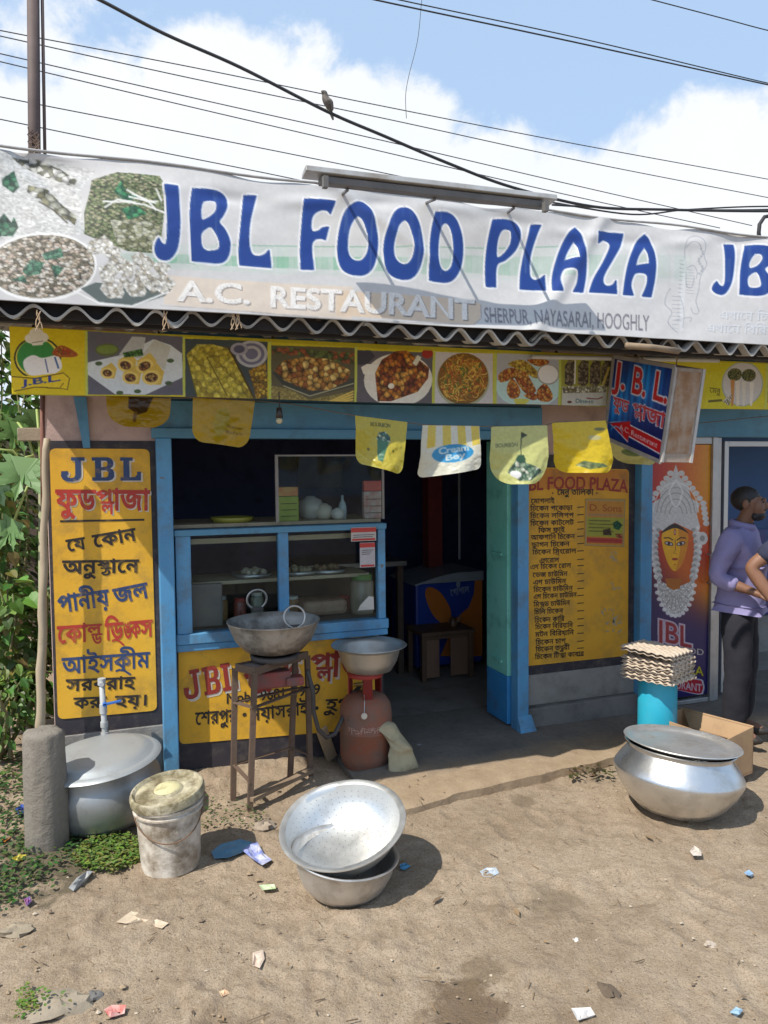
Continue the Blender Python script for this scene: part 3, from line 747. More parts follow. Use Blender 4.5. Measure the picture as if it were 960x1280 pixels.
SLAB = {'J': [[(.34, .70), (.34, .60), (.46, .60), (.46, .17), (.42, .10), (.32, .085), (.22, .11), (.20, .17), (.24, .19), (.24, .29), (.03, .29), (.02, .14), (.08, .04), (.2, -.01), (.36, -.02), (.54, .02), (.62, .1), (.64, .2), (.64, .60), (.76, .60), (.76, .70)]],
        'B': [[(0, .70), (0, .60), (.1, .60), (.1, .10), (0, .10), (0, 0), (.52, 0), (.64, .04), (.70, .12), (.70, .25), (.66, .33), (.57, .37), (.65, .42), (.68, .5), (.67, .6), (.6, .67), (.5, .70)],
              [(.29, .60), (.44, .60), (.49, .57), (.5, .5), (.48, .43), (.42, .41), (.29, .41)], [(.29, .31), (.45, .31), (.51, .27), (.52, .2), (.5, .13), (.44, .10), (.29, .10)]],
        'L': [[(0, .70), (0, .60), (.1, .60), (.1, .10), (0, .10), (0, 0), (.66, 0), (.66, .27), (.54, .27), (.54, .18), (.46, .10), (.29, .10), (.29, .60), (.4, .60), (.4, .70)]]}
def fill2d(polys):
    """triangulate an outline with holes through a flat curve"""
    c = bpy.data.curves.new('t', 'CURVE'); c.dimensions = '2D'; c.fill_mode = 'BOTH'
    for po in polys:
        sp = c.splines.new('POLY'); sp.points.add(len(po)-1); sp.use_cyclic_u = True
        for q, p in zip(sp.points, po): q.co = (p[0], p[1], 0, 1)
    o = bpy.data.objects.new('t', c); TMP.collection.objects.link(o); me = o.to_mesh()
    v = np.array([(a.co.x, a.co.y) for a in me.vertices]); me.calc_loop_triangles(); t = [tuple(q.vertices) for q in me.loop_triangles]
    o.to_mesh_clear(); bpy.data.objects.remove(o); bpy.data.curves.remove(c); return v, t
def slab_word(letters, gaps):
    out = []; x = 0
    for ch, g in zip(letters, gaps):
        v, t = fill2d(SLAB[ch]); out.append((v+np.array([x, 0]), t)); x += max(p[0] for p in SLAB[ch][0])+g
    return out, x-gaps[-1]
g, wd = slab_word('JBL', (.22, .20, 0))
wm = Batch(); wm.place(g, wd, P(*zl(250, 201), YP), P(*zl(572, 199), YP), pxh(zl, (245, 195), (245, 100)), (0, -1, 0), cap=.70, lift=.001); wm.text('ফুডপ্লাজা', P(*zl(231, 316), YP), P(*zl(604, 316), YP), .105, bold=.03, lift=.001)
wm.build('white_lettering_shadow', WHT, shop)
bm_ = Batch(); bm_.place(g, wd, P(*zl(242, 196), YP), P(*zl(564, 194), YP), pxh(zl, (245, 195), (245, 100)), (0, -1, 0), cap=.70, lift=.003)
zt(zl, 'পানীয়', (236, 722), (440, 692), .085, bm_, bold=.03, lift=.0015); zt(zl, 'জল', (462, 688), (597, 660), .082, bm_, bold=.03, lift=.0015)
zt(zl, 'আইসক্রীম', (250, 968), (600, 940), .085, bm_, bold=.022, lift=.0015)
bm_.build('blue_lettering', DKB, shop)
rm = Batch(); zt(zl, 'ফুডপ্লাজা', (225, 311), (599, 311), .105, rm, bold=.03, lift=.003); zt(zl, 'কোল্ড', (232, 845), (408, 832), .09, rm, bold=.028); zt(zl, 'ড্রিঙ্কস', (424, 832), (613, 815), .09, rm, bold=.028)
rm.build('red_lettering', RED, shop)
km = Batch(); zt(zl, 'যে', (272, 478), (345, 466), .062, km, bold=.03); zt(zl, 'কোন', (378, 462), (548, 432), .066, km, bold=.03)
zt(zl, 'অনুষ্ঠানে', (252, 566), (556, 560), .068, km, bold=.03); zt(zl, 'সরবরাহ', (265, 1036), (540, 1024), .062, km, bold=.028); zt(zl, 'করা', (295, 1106), (425, 1100), .058, km, bold=.028); zt(zl, 'হয়।', (462, 1098), (585, 1092), .058, km, bold=.028)
u_ = Marks(); u_.quad([P(*zl(240, 353), YP), P(*zl(577, 347), YP), P(*zl(577, 355), YP), P(*zl(240, 361), YP)][::-1]); u_.build('underline', BLK, shop)
km.build('black_lettering', BLK, shop)

# panel under the counter
W2 = W+.02-.004
b = MB(); b.span(.336, 1.60, W2-.006, W2, -.02, .70); b.build('black_border', BLACKP, shop)
zc = lambda x, y: (195+x/3.1475, 770+y/3.1475)
YC = W2-.010
panel('yellow_panel', [P(*zc(88, 110), YC), P(*zc(875, 62), YC), P(*zc(880, 440), YC), P(*zc(92, 505), YC)], .035, YC, YEL)
g, wd = slab_word('JBL', (.10, .10, 0))
def lower(m_, dx, dy, lift, bold):
    m_.place(g, wd, P(*zc(112+dx, 330+dy), YC), P(*zc(325+dx, 285+dy), YC), pxh(zc, (115, 330), (115, 218), YC), (0, -1, 0), cap=.70, lift=lift)
    zt(zc, 'ফুড', (345+dx, 272+dy), (570+dx, 246+dy), .125, m_, YC, bold, lift=lift); zt(zc, 'প্লাজা', (606+dx, 240+dy), (862+dx, 228+dy), .135, m_, YC, bold, lift=lift)
wm = Batch(); lower(wm, 8, 9, .001, .034); wm.build('white_lettering_shadow', WHT, shop)
rm = Batch(); lower(rm, 0, 0, .003, .034); rm.build('red_lettering', DRED, shop)
km = Batch(); zt(zc, 'Mob : 9681', (275, 345), (510, 322), .062, km, YC, .015); zt(zc, '4919', (530, 320), (645, 305), .062, km, YC, .015)
zt(zc, 'শেরপুর', (155, 428), (318, 414), .070, km, YC, .022); zt(zc, 'নয়াসরাই', (372, 412), (600, 385), .070, km, YC, .022); zt(zc, 'হুগলী', (668, 372), (850, 362), .068, km, YC, .022)
c0 = P(*zc(348, 388), YC); u_ = Marks(); u_.add([c0+Vector((.012*x, -.002, .012*y)) for x, y in circ(12)], [tuple(range(12))]); u_.build('dot', BLK, shop); u_ = Marks(); c0 = P(*zc(632, 362), YC); u_.add([c0+Vector((.012*x, -.002, .012*y)) for x, y in circ(12)], [tuple(range(12))]); u_.build('dot', BLK, shop)
km.build('black_lettering', BLK, shop)

# menu panel
b = MB(); b.span(XM0+.004, XM1-.004, W-.006, W-.0005, .347, 1.83); b.build('black_border', BLACKP, shop)
zm = lambda x, y: (640+x/4.57, 570+y/4.57)
YM = W-.010
panel('ochre_panel', [P(*zm(52, 62), YM), P(*zm(668, 76), YM), P(*zm(662, 1140), YM), P(*zm(60, 1203), YM)], .03, YM, YELM)
ARCH = mat('orange_sign_paint', (.55, .20, .02), (.60, .24, .03), rough=.6, dirt=.3)
b = MB(); pts = [P(*zm(60, 70), YM), P(*zm(662, 82), YM), P(*zm(662, 212), YM)]+[P(*zm(662-600*t, 212-14*t+-38*4*t*(1-t)*.5), YM) for t in np.linspace(.05, 1, 14)]
m_ = Batch(); m_.quad([p for p in pts][::-1], lift=.0012); m_.build('title_band', ARCH, shop)
rm = Batch(); a, c = P(*zm(72, 200), YM), P(*zm(655, 208), YM)
rm.text('JBL FOOD PLAZA', a, c, .085, bold=.02, arch=.018, lift=.003); rm.build('red_lettering', DRED, shop)
km = Batch()
menu = [('মোগলাই', 108, 242, 258), ('চিকেন পকোড়া', 104, 345, 300), ('চিকেন ললিপপ', 104, 352, 343), ('চিকেন কাটলেট', 104, 352, 385), ('ফিস ফ্রাই', 150, 300, 425), ('আফগানি চিকেন', 108, 358, 466), ('ড্রাগন চিকেন', 112, 328, 508), ('চিকেন স্প্রিংরোল', 116, 366, 550), ('এগরোল', 155, 268, 598), ('এগ চিকেন রোল', 104, 336, 634), ('ভেজ চাউমিন', 118, 316, 680), ('এগ চাউমিন', 120, 308, 722), ('চিকেন চাউমিন', 122, 346, 764), ('এগ চিকেন চাউমিন', 122, 368, 804), ('মিক্সড চাউমিন', 122, 330, 848), ('চিলি চিকেন', 126, 290, 892), ('চিকেন কারি', 128, 298, 938), ('চিকেন বিরিয়ানি', 132, 346, 977), ('মটন বিরিয়ানি', 132, 352, 1020), ('চিকেন চাপ', 134, 306, 1065), ('চিকেন তন্দুরী', 134, 328, 1105), ('চিকেন টিক্কা কাবাব', 130, 410, 1148)]
for txt, xa, xb, y in menu:
    sl = -.075*(y/1200)
    zt(zm, txt, (xa, y+13), (xb, y+13+sl*(xb-xa)), .030, km, YM, .02)
    d = P(*zm(80+y*.006, y+2), YM); q_ = Marks(); q_.add([d+Vector((.006*x, -.002, .006*q)) for x, q in circ(8)], [tuple(range(8))]); q_.build('bullet_dot', BLK, shop)
    q_ = Marks(); q_.quad([P(*zm(372, y-4), YM), P(*zm(410, y-7), YM), P(*zm(410, y-12), YM), P(*zm(372, y-9), YM)]) if y > 270 else None
    q_.build('price_dash', BLK, shop) if y > 270 else None
    if 0: km.quad([P(*zm(372, y-4), YM), P(*zm(410, y-7), YM), P(*zm(410, y-12), YM), P(*zm(372, y-9), YM)])
zt(zm, 'মেনু তালিকা', (258, 222), (465, 222), .036, km, YM, .025)
for x in (232, 484): d = P(*zm(x, 212), YM); u_ = Marks(); u_.add([d+Vector((.007*p, -.002, .007*q)) for p, q in circ(4)], [(0, 1, 2, 3)]); u_.build('ornament', BLK, shop)
km.build('black_lettering', BLK, shop)
# scuffs where old stickers were torn off
sm = Marks()
for cx_, cy_, w_, h_ in ((585, 560, 40, 90), (590, 745, 60, 40), (560, 900, 90, 60), (575, 980, 80, 60), (600, 940, 50, 30)):
    for k in range(7):
        x, y = cx_+rnd.uniform(-.5, .5)*w_, cy_+rnd.uniform(-.5, .5)*h_; a_ = rnd.uniform(0, 3.1); l = rnd.uniform(8, 24); t = rnd.uniform(2, 6)
        dx, dy = math.cos(a_)*l, math.sin(a_)*l
        sm.quad([P(*zm(x-dx, y-dy), YM), P(*zm(x-dy*t/l, y+dx*t/l), YM), P(*zm(x+dx, y+dy), YM), P(*zm(x+dy*t/l, y-dx*t/l), YM)], lift=.001)
sm.build('paper_speck', mat('torn_paper', (.42, .36, .20), (.33, .30, .22), rough=.9), shop)
# ------------------------------------------------------------------ the big printed banner standing on the roof edge
BP0 = np.array([0, 3.28, 2.42]); BTL = .25; BN = np.array([0, -1, BTL])/math.hypot(1, BTL); BS = np.array([0, BTL, 1])/math.hypot(1, BTL)
def b_st(px, py): p = np.array(PN(px, py, BP0, BN)); return p[0], float(np.dot(p-BP0, BS))
BLOW = .018; _top = np.mean([b_st(200, 207)[1], b_st(480, 241)[1], b_st(900, 291)[1]]); BX0 = -.585; BH = _top+BLOW; BW = 5.1
print('banner top', b_st(100, 195), b_st(200, 207), b_st(480, 241), b_st(900, 291), 'bottom', b_st(0, 372), b_st(480, 400), b_st(900, 423))
def bmap(px, py): x, s_ = b_st(px, py); return x-BX0, _top-s_
def Zm(x0, y0, k): return lambda pts: [(x0+p[0]/k, y0+p[1]/k, *p[2:]) for p in pts]
z1, z2, z3, z4, z5, z6, z7 = Zm(180, 220, 4.364), Zm(360, 235, 4), Zm(590, 255, 4), Zm(800, 270, 6), Zm(0, 180, 4.364), Zm(200, 340, 4), Zm(420, 360, 2.3415)
C1 = 1
LET = [(z1, [[(108,58,1),(182,66,1),(190,180),(192,300),(180,400),(150,452),(115,468),(75,455),(58,420),(62,380),(78,352,1),(90,375),(112,388),(122,360),(124,280),(120,150)]]),
 (z1, [[(262,76,1),(350,78),(410,90),(445,120),(450,170),(430,220),(408,258),(440,300),(465,360),(462,425),(435,470),(380,480),(258,470,1),(250,300),(250,180)], [(320,150),(355,138),(390,145),(392,190),(365,225),(320,250),(308,235),(308,190)], [(365,288),(400,340),(410,385),(395,410),(340,415),(312,390),(308,330),(330,300)]]),
 (z1, [[(544,104,1),(612,106,1),(595,170),(575,260),(570,360),(585,425),(620,440),(655,430),(680,405,1),(692,502,1),(520,490,1),(516,400),(528,260)]]),
 (z2, [[(78,58,1),(235,68,1),(210,132,1),(195,115),(165,112),(130,130),(115,165),(118,215),(150,215),(170,200),(202,195,1),(185,262,1),(160,255),(130,262),(116,300),(125,412,1),(62,410,1),(60,300),(70,160)]]),
 (z2, [[(350,74),(395,95),(430,180),(444,280),(425,390),(380,438),(310,436),(262,400),(245,310),(258,200),(290,110)], [(343,145),(375,170),(398,250),(395,320),(365,365),(325,365),(298,330),(295,260),(310,190)]]),
 (z2, [[(575,98),(620,120),(655,190),(670,300),(655,400),(610,455),(540,455),(490,415),(474,320),(490,220),(530,125)], [(578,165),(605,190),(625,270),(622,340),(595,382),(555,382),(527,345),(525,280),(545,200)]]),
 (z2, [[(735,122,1),(800,128),(845,165),(875,260),(872,370),(840,440),(795,468),(705,462,1),(706,330),(715,220)], [(790,175),(815,205),(830,280),(825,370),(800,412),(770,412),(750,370),(750,280),(765,195)]]),
 (z3, [[(108,72,1),(180,72),(230,95),(248,150),(230,215),(180,265),(135,295),(128,405,1),(78,402,1),(76,300),(85,190),(100,100)], [(170,120),(200,130),(202,185),(175,230),(140,255),(132,230),(135,170),(150,130)]]),
 (z3, [[(300,98,1),(348,100,1),(325,160),(302,250),(300,340),(320,368),(350,362),(372,345,1),(376,422,1),(250,415,1),(256,330),(275,220)]]),
 (z3, [[(515,116,1),(545,165),(568,260),(570,350),(555,440,1),(508,435,1),(528,390),(532,340),(515,320),(470,318),(450,340),(442,380),(455,432,1),(405,428,1),(412,340),(440,240),(480,150)], [(510,182,1),(530,215),(538,268,1),(500,270),(464,280,1),(478,240)]]),
 (z3, [[(628,138,1),(756,148,1),(745,200),(700,280),(660,350),(652,390),(670,412),(700,405),(715,382,1),(720,450,1),(585,440,1),(610,370),(660,280),(690,205),(660,180),(645,185),(630,196,1)]]),
 (z3, [[(862,152,1),(890,190),(912,270),(910,370),(893,465,1),(847,462,1),(868,410),(872,365),(855,348),(815,348),(798,370),(790,410),(803,458,1),(752,455,1),(765,350),(790,260),(828,185)], [(860,215,1),(878,255),(882,300,1),(845,305),(812,312,1),(828,262)]]),
 (z4, [[(636,208,1),(708,208,1),(705,320),(690,450),(660,540),(620,588),(570,580),(540,550),(550,515),(572,490,1),(590,520),(618,528),(635,480),(640,350)]]),
 (z4, [[(790,220,1),(880,220),(960,240),(985,290),(970,360),(920,405),(950,470),(960,540),(930,590),(860,605),(735,592,1),(745,450),(765,320)], [(850,290),(900,290),(910,330),(870,380),(815,395),(812,350)], [(860,425),(890,490),(885,540),(830,550),(795,530),(800,460)]]),
 (z4, [[(1080,246,1),(1150,250,1),(1130,330),(1115,420),(1110,520),(1130,570),(1170,570),(1200,545,1),(1205,640,1),(1040,630,1),(1050,480),(1065,340)]])]
def paint_banner():
    c = Canvas(BW, BH, .0042, c255(191, 189, 187), bmap)
    Y, X = np.mgrid[0:c.H, 0:c.W]
    c.img *= (1+.05*(fbm(X*.02, Y*.03, 4, 2)-.5))[..., None]
    warm = sstep(.75, 1.0, np.abs(np.sin(X*.004+1)))[..., None]; c.img = c.img*(1-warm*.05)+np.array(c255(230, 205, 190))*warm*.05
    # green watercolour band behind the words, fading to the right
    for x0 in range(150, 860, 7):
        f = 1-(x0-200)/760; y = 317+.008*(x0-350)-6*(x0 > 560); hh = 15+ (x0-350)*.03
        a = max(.12, .85*f)*rnd.uniform(.35, 1.0) if x0 > 190 else .2
        c.poly([(x0, y+4), (x0+7.5, y+4.5), (x0+7.5, y+4+hh), (x0, y+4+hh)], c255(62, 148, 96), a*.7)
        c.poly([(x0, y-8), (x0+7.5, y-8), (x0+7.5, y+5), (x0, y+5)], c255(150, 190, 165), a*.35)
        c.poly([(x0, y+4+hh), (x0+7.5, y+4+hh), (x0+7.5, y+11+hh), (x0, y+11+hh)], c255(150, 190, 165), a*.3)
    c.line([(270, 307), (480, 310), (700, 306)], 1.6, c255(120, 160, 135), .7)
    # sand coloured ribbon under the sub-title
    c.poly(z6([(20, 20), (380, 45), (960, 78), (960, 235), (500, 205), (20, 160)]), c255(206, 188, 168), .75)
    c.poly(z7([(0, 10), (405, 32), (425, 45), (425, 85), (405, 105), (330, 100), (0, 80)]), c255(206, 184, 158), .9)
    c.line(z7([(-250, 70), (0, 92), (330, 104), (405, 106), (427, 86), (427, 45)]), 1.3, c255(150, 145, 140), .8)
    c.line(z6([(0, 165), (400, 195), (960, 240)]), 1.0, c255(160, 155, 152), .7)
    # ---- pictures of rice dishes at the left end
    c.cells(z5([(-400, 20), (0, 20), (160, 60), (520, 150), (440, 250), (460, 500), (200, 520), (-400, 520)]), [c255(196, 195, 190), c255(188, 186, 181), c255(202, 200, 196)], 3, rim=.06, ax=1.8)
    c.cells(z5([(60, 65), (200, 75), (330, 130), (420, 200), (400, 240), (250, 170), (120, 110)]), [c255(110, 108, 88), c255(190, 188, 178), c255(90, 88, 70), c255(205, 202, 195)], 6, rim=.35, seed=3)
    c.cells(z5([(130, 215), (260, 240), (340, 330), (420, 400), (410, 450), (330, 400), (230, 320), (150, 260)]), [c255(150, 145, 115), c255(205, 203, 195), c255(120, 115, 85), c255(170, 168, 150)], 7, rim=.4, seed=4)
    c.line(z5([(20, 60), (60, 130), (120, 240)]), 2.5, c255(190, 190, 188)); c.line(z5([(210, 310), (290, 360), (370, 440)]), 2.2, c255(80, 75, 60), .8)
    for pts in ([(10, 180), (75, 140), (105, 230), (70, 260), (10, 215)], [(-10, 400), (20, 365), (60, 420), (75, 390), (100, 450), (70, 495), (-10, 495)]):
        c.cells(z5(pts), [c255(48, 98, 70), c255(60, 120, 85), c255(30, 70, 50), c255(85, 130, 100)], 5, rim=.5, seed=5)
    c.cells(z5([(500, 200), (640, 160), (870, 180), (905, 260), (890, 420), (880, 520), (830, 610), (700, 600), (560, 540), (460, 500), (460, 380), (490, 270)]), [c255(112, 124, 82), c255(136, 142, 100), c255(86, 100, 62), c255(160, 155, 122), c255(82, 90, 60), c255(130, 132, 95)], 2.4, rim=.4, seed=6, ax=1.6)
    c.cells(z5([(600, 430), (760, 430), (880, 460), (830, 600), (640, 560)]), [c255(165, 162, 130), c255(190, 188, 165), c255(120, 120, 85)], 3.2, rim=.35, seed=7, ax=1.5)
    for pts in ([(620, 270), (660, 210), (690, 280), (760, 300), (690, 330)], [(660, 370), (740, 350), (800, 400), (700, 430)]): c.cells(z5(pts), [c255(45, 120, 75), c255(70, 145, 95), c255(30, 85, 55)], 5, rim=.4, seed=8)
    for pts in ([(560, 325), (680, 330), (790, 350), (900, 395)], [(720, 285), (800, 320), (850, 380)], [(570, 360), (640, 315), (740, 335)], [(700, 300), (850, 340)], [(690, 260), (800, 330), (860, 330)], [(850, 260), (880, 330)]):
        c.line(z5(pts), 2.4, c255(215, 214, 208), .9)
    c.ell(z5([(225, 670)])[0][:2], 70, 43, c255(222, 220, 216)); c.ell(z5([(225, 668)])[0][:2], 67, 39.5, c255(120, 112, 95))
    c.cells([(z5([(225, 668)])[0][0]+66*x, z5([(225, 668)])[0][1]+38.5*y) for x, y in circ(40)], [c255(205, 195, 180), c255(150, 138, 118), c255(190, 170, 152), c255(112, 102, 82), c255(176, 160, 138), c255(112, 104, 84), c255(205, 198, 185)], 2.6, rim=.4, seed=9, ax=1.5)
    for pts in ([(120, 690), (170, 630), (240, 650), (220, 710), (150, 720)], [(230, 600), (330, 570), (350, 620), (250, 640)], [(60, 740), (130, 715), (150, 760)], [(280, 660), (350, 680), (300, 740)]): c.cells(z5(pts), [c255(48, 110, 78), c255(35, 80, 60), c255(75, 130, 100)], 4, .85, rim=.5, seed=10)
    c.poly(z5([(440, 790), (520, 760), (940, 780), (900, 830), (720, 880), (540, 860)]), c255(88, 96, 92)); c.line(z5([(400, 800), (540, 868), (720, 882), (940, 800)]), 2, c255(220, 218, 214))
    for x, y, r in ((560,560,52),(620,610,40),(585,710,50),(640,660,45),(690,690,48),(760,640,42),(800,660,40),(620,790,62),(680,760,35),(745,790,52),(780,730,55),(840,770,45),(890,770,50),(920,760,34),(510,570,40),(880,690,45)):
        q = z5([(x, y)])[0]; n = 14; c.cells([(q[0]+r/4.364*(1+.22*math.sin(5*k+x))*math.cos(k*2*math.pi/n), q[1]+r/4.364*.9*(1+.18*math.cos(4*k+y))*math.sin(k*2*math.pi/n)) for k in range(n)], [c255(214, 210, 200), c255(196, 190, 176), c255(226, 222, 214), c255(165, 156, 138)], 4, rim=.25, seed=int(x))
        if (x*7) % 3 == 0: c.line([(q[0]-6, q[1]+r/5), (q[0], q[1]+r/4.4), (q[0]+7, q[1]+r/5)], 1.3, c255(105, 98, 80), .7)
    # ---- the sketch of an ornament between the two titles
    g = c255(140, 142, 148)
    for pts in ([(335, 320), (335, 220), (360, 170), (415, 150), (465, 170), (490, 230), (480, 300), (500, 360), (470, 420), (450, 470), (440, 560), (420, 640), (440, 720), (400, 730), (380, 680)], [(340, 240), (380, 200), (430, 205), (460, 250)], [(350, 390), (400, 370), (430, 420), (420, 480)], [(230, 540), (200, 590), (190, 660), (240, 720), (210, 790), (240, 840), (290, 880)], [(300, 600), (330, 700), (320, 860)], [(345, 420), (350, 520), (390, 530), (410, 440)], [(260, 780), (380, 760), (370, 800)]):
        c.line(spline(z4(pts), 5, False), .9, g, .85)
    for k in range(16): y = 330+k*30; c.line(z4([(296-k*1.2, y), (330-k*1.2, y+4)]), 1.0, g, .8)
    for k in range(9): c.line(z4([(345, 400+k*22), (415, 404+k*22)]), .7, g, .6); c.line(z4([(240, 600+k*30), (290, 604+k*30)]), .8, g, .6)
    for k in range(11): c.ell(z4([(455+16*math.sin(k), 250+k*18)])[0][:2], 1.5, 1.5, g, .7)
    c.poly(z4([(318, 430), (345, 430), (335, 620), (325, 860), (300, 860), (300, 640)]), c255(210, 212, 214), .35)
    # ---- lettering
    for zf, polys in LET:
        pl = [[p[:2] for p in spline(zf(po), 5)] for po in polys]
        lo = pl[0]; c.line(lo+lo[:2], 6.5, c255(214, 212, 213), .95)
        for h in pl[1:]: c.line(h+h[:2], 5, c255(214, 212, 213), .95)
    for zf, polys in LET:
        pl = [[p[:2] for p in spline(zf(po), 6)] for po in polys]
        c.blend(c.mask(pl, 3), c255(24, 56, 126))
        for k, h in enumerate(pl):
            hh = [(x+.55, y+.25) for x, y in h]; c.line(hh+hh[:2], 1.5, c255(54, 100, 168), .55); c.line(h+h[:2], .9, c255(14, 36, 92), .75)
    for dx, dy, col, w_ in ((1.3, 1.4, c255(120, 112, 108), .03), (0, 0, c255(222, 218, 212), .03)):
        c.text('A.C.', (223+dx, 375.5+dy), (311+dx, 380+dy), 24, col, w_); c.text('RESTAURANT', (336+dx, 383+dy), (592+dx, 398.5+dy), 25, col, w_)
    c.text('SHERPUR, NAYASARAI, HOOGHLY', (606, 402), (811, 413.5), 19.5, c255(106, 103, 108), .012)
    for dx, dy, col in ((.8, .9, c255(150, 150, 152)), (0, 0, c255(205, 205, 208))):
        c.text('এখানে চিকেন', (898+dx, 398+dy), (985+dx, 403+dy), 9, col, .02); c.text('এখানে বিরিয়ানি', (882+dx, 414+dy), (985+dx, 419+dy), 9, col, .02)
    for k in range(40):                                                     # dust runs and creases printed by weather
        x = rnd.uniform(0, 1000); y = 190+.11*x+rnd.uniform(0, 40); c.line([(x, y), (x+rnd.uniform(-4, 4), y+rnd.uniform(20, 90))], rnd.uniform(1.5, 5), c255(175, 170, 165), rnd.uniform(.05, .16))
    c.grain(.025, 1.0)
    def pos(U, V):
        X = BX0+U; s_ = _top-V; t = V/BH
        bulge = .016*np.sin(X*2.1+.6)*np.sin(t*3.14)+.012*np.sin(X*5.3+t*2.0)*np.sin(t*3.14)+.006*(fbm(X*3+t*1.5, t*3-X*.6, 3, 6)-.5)*2
        fold = .010*np.exp(-((t-.12-.06*np.sin(X*3.1))/.05)**2)*np.sin(X*9)+.018*np.exp(-(((X-1.0)-(t)*.9)/.06)**2)*(1-t)-.014*np.exp(-(((X+.30)-(t)*.5)/.05)**2)*(1-t)+.014*np.exp(-(((X-2.2)+(t-.5)*.5)/.05)**2)
        edge = np.where(V < .03, .012*np.sin(X*6.2)+.006*np.sin(X*17), 0)
        s_ = s_+edge*(1-V/.03)
        n = bulge+fold
        return X, BP0[1]+s_*BS[1]+n*BN[1], BP0[2]+s_*BS[2]+n*BN[2]
    m = mat('banner_flex', None, rough=.45, attr=True, bump=.12, bscale=9)
    b = thing('shop_banner', 'long white printed shop banner with big blue letters and rice dishes at its left end', 'banner', (2.0, 3.3, 2.42))
    o = c.build('printed_sheet', pos, m, b)
    sd = o.modifiers.new('thick', 'SOLIDIFY'); sd.thickness = .0012; sd.offset = -1
    fr = MB(); ft = lambda x, s_, n: (x, BP0[1]+s_*BS[1]-n*BN[1], BP0[2]+s_*BS[2]-n*BN[2])
    for s_ in (.02, _top-.02): fr.bar(ft(BX0+.02, s_, .05), ft(BX0+BW-.02, s_, .05), .03, .03)
    for x in np.linspace(BX0+.05, BX0+BW-.05, 8): fr.bar(ft(x, .0, .052), ft(x, _top, .052), .025, .02)
    fr.build('timber_frame', WOODD, b)
    for x in (.0, 1.4, 2.8, 4.2): st = MB(); st.bar(ft(x, _top-.08, .06), (x, 4.45, 2.58), .03); st.build('stay', WOODD, b)
    rp = MB(); rp.tube([ft(x, _top+.006+.006*math.sin(x*7), -.004) for x in np.linspace(BX0+.01, BX0+BW, 60)], .006, 6)
    rp.build('hem', mat('grey_hem', (.28, .27, .26), (.4, .39, .38), nscale=20, rough=.8), b, smooth=True)
paint_banner()

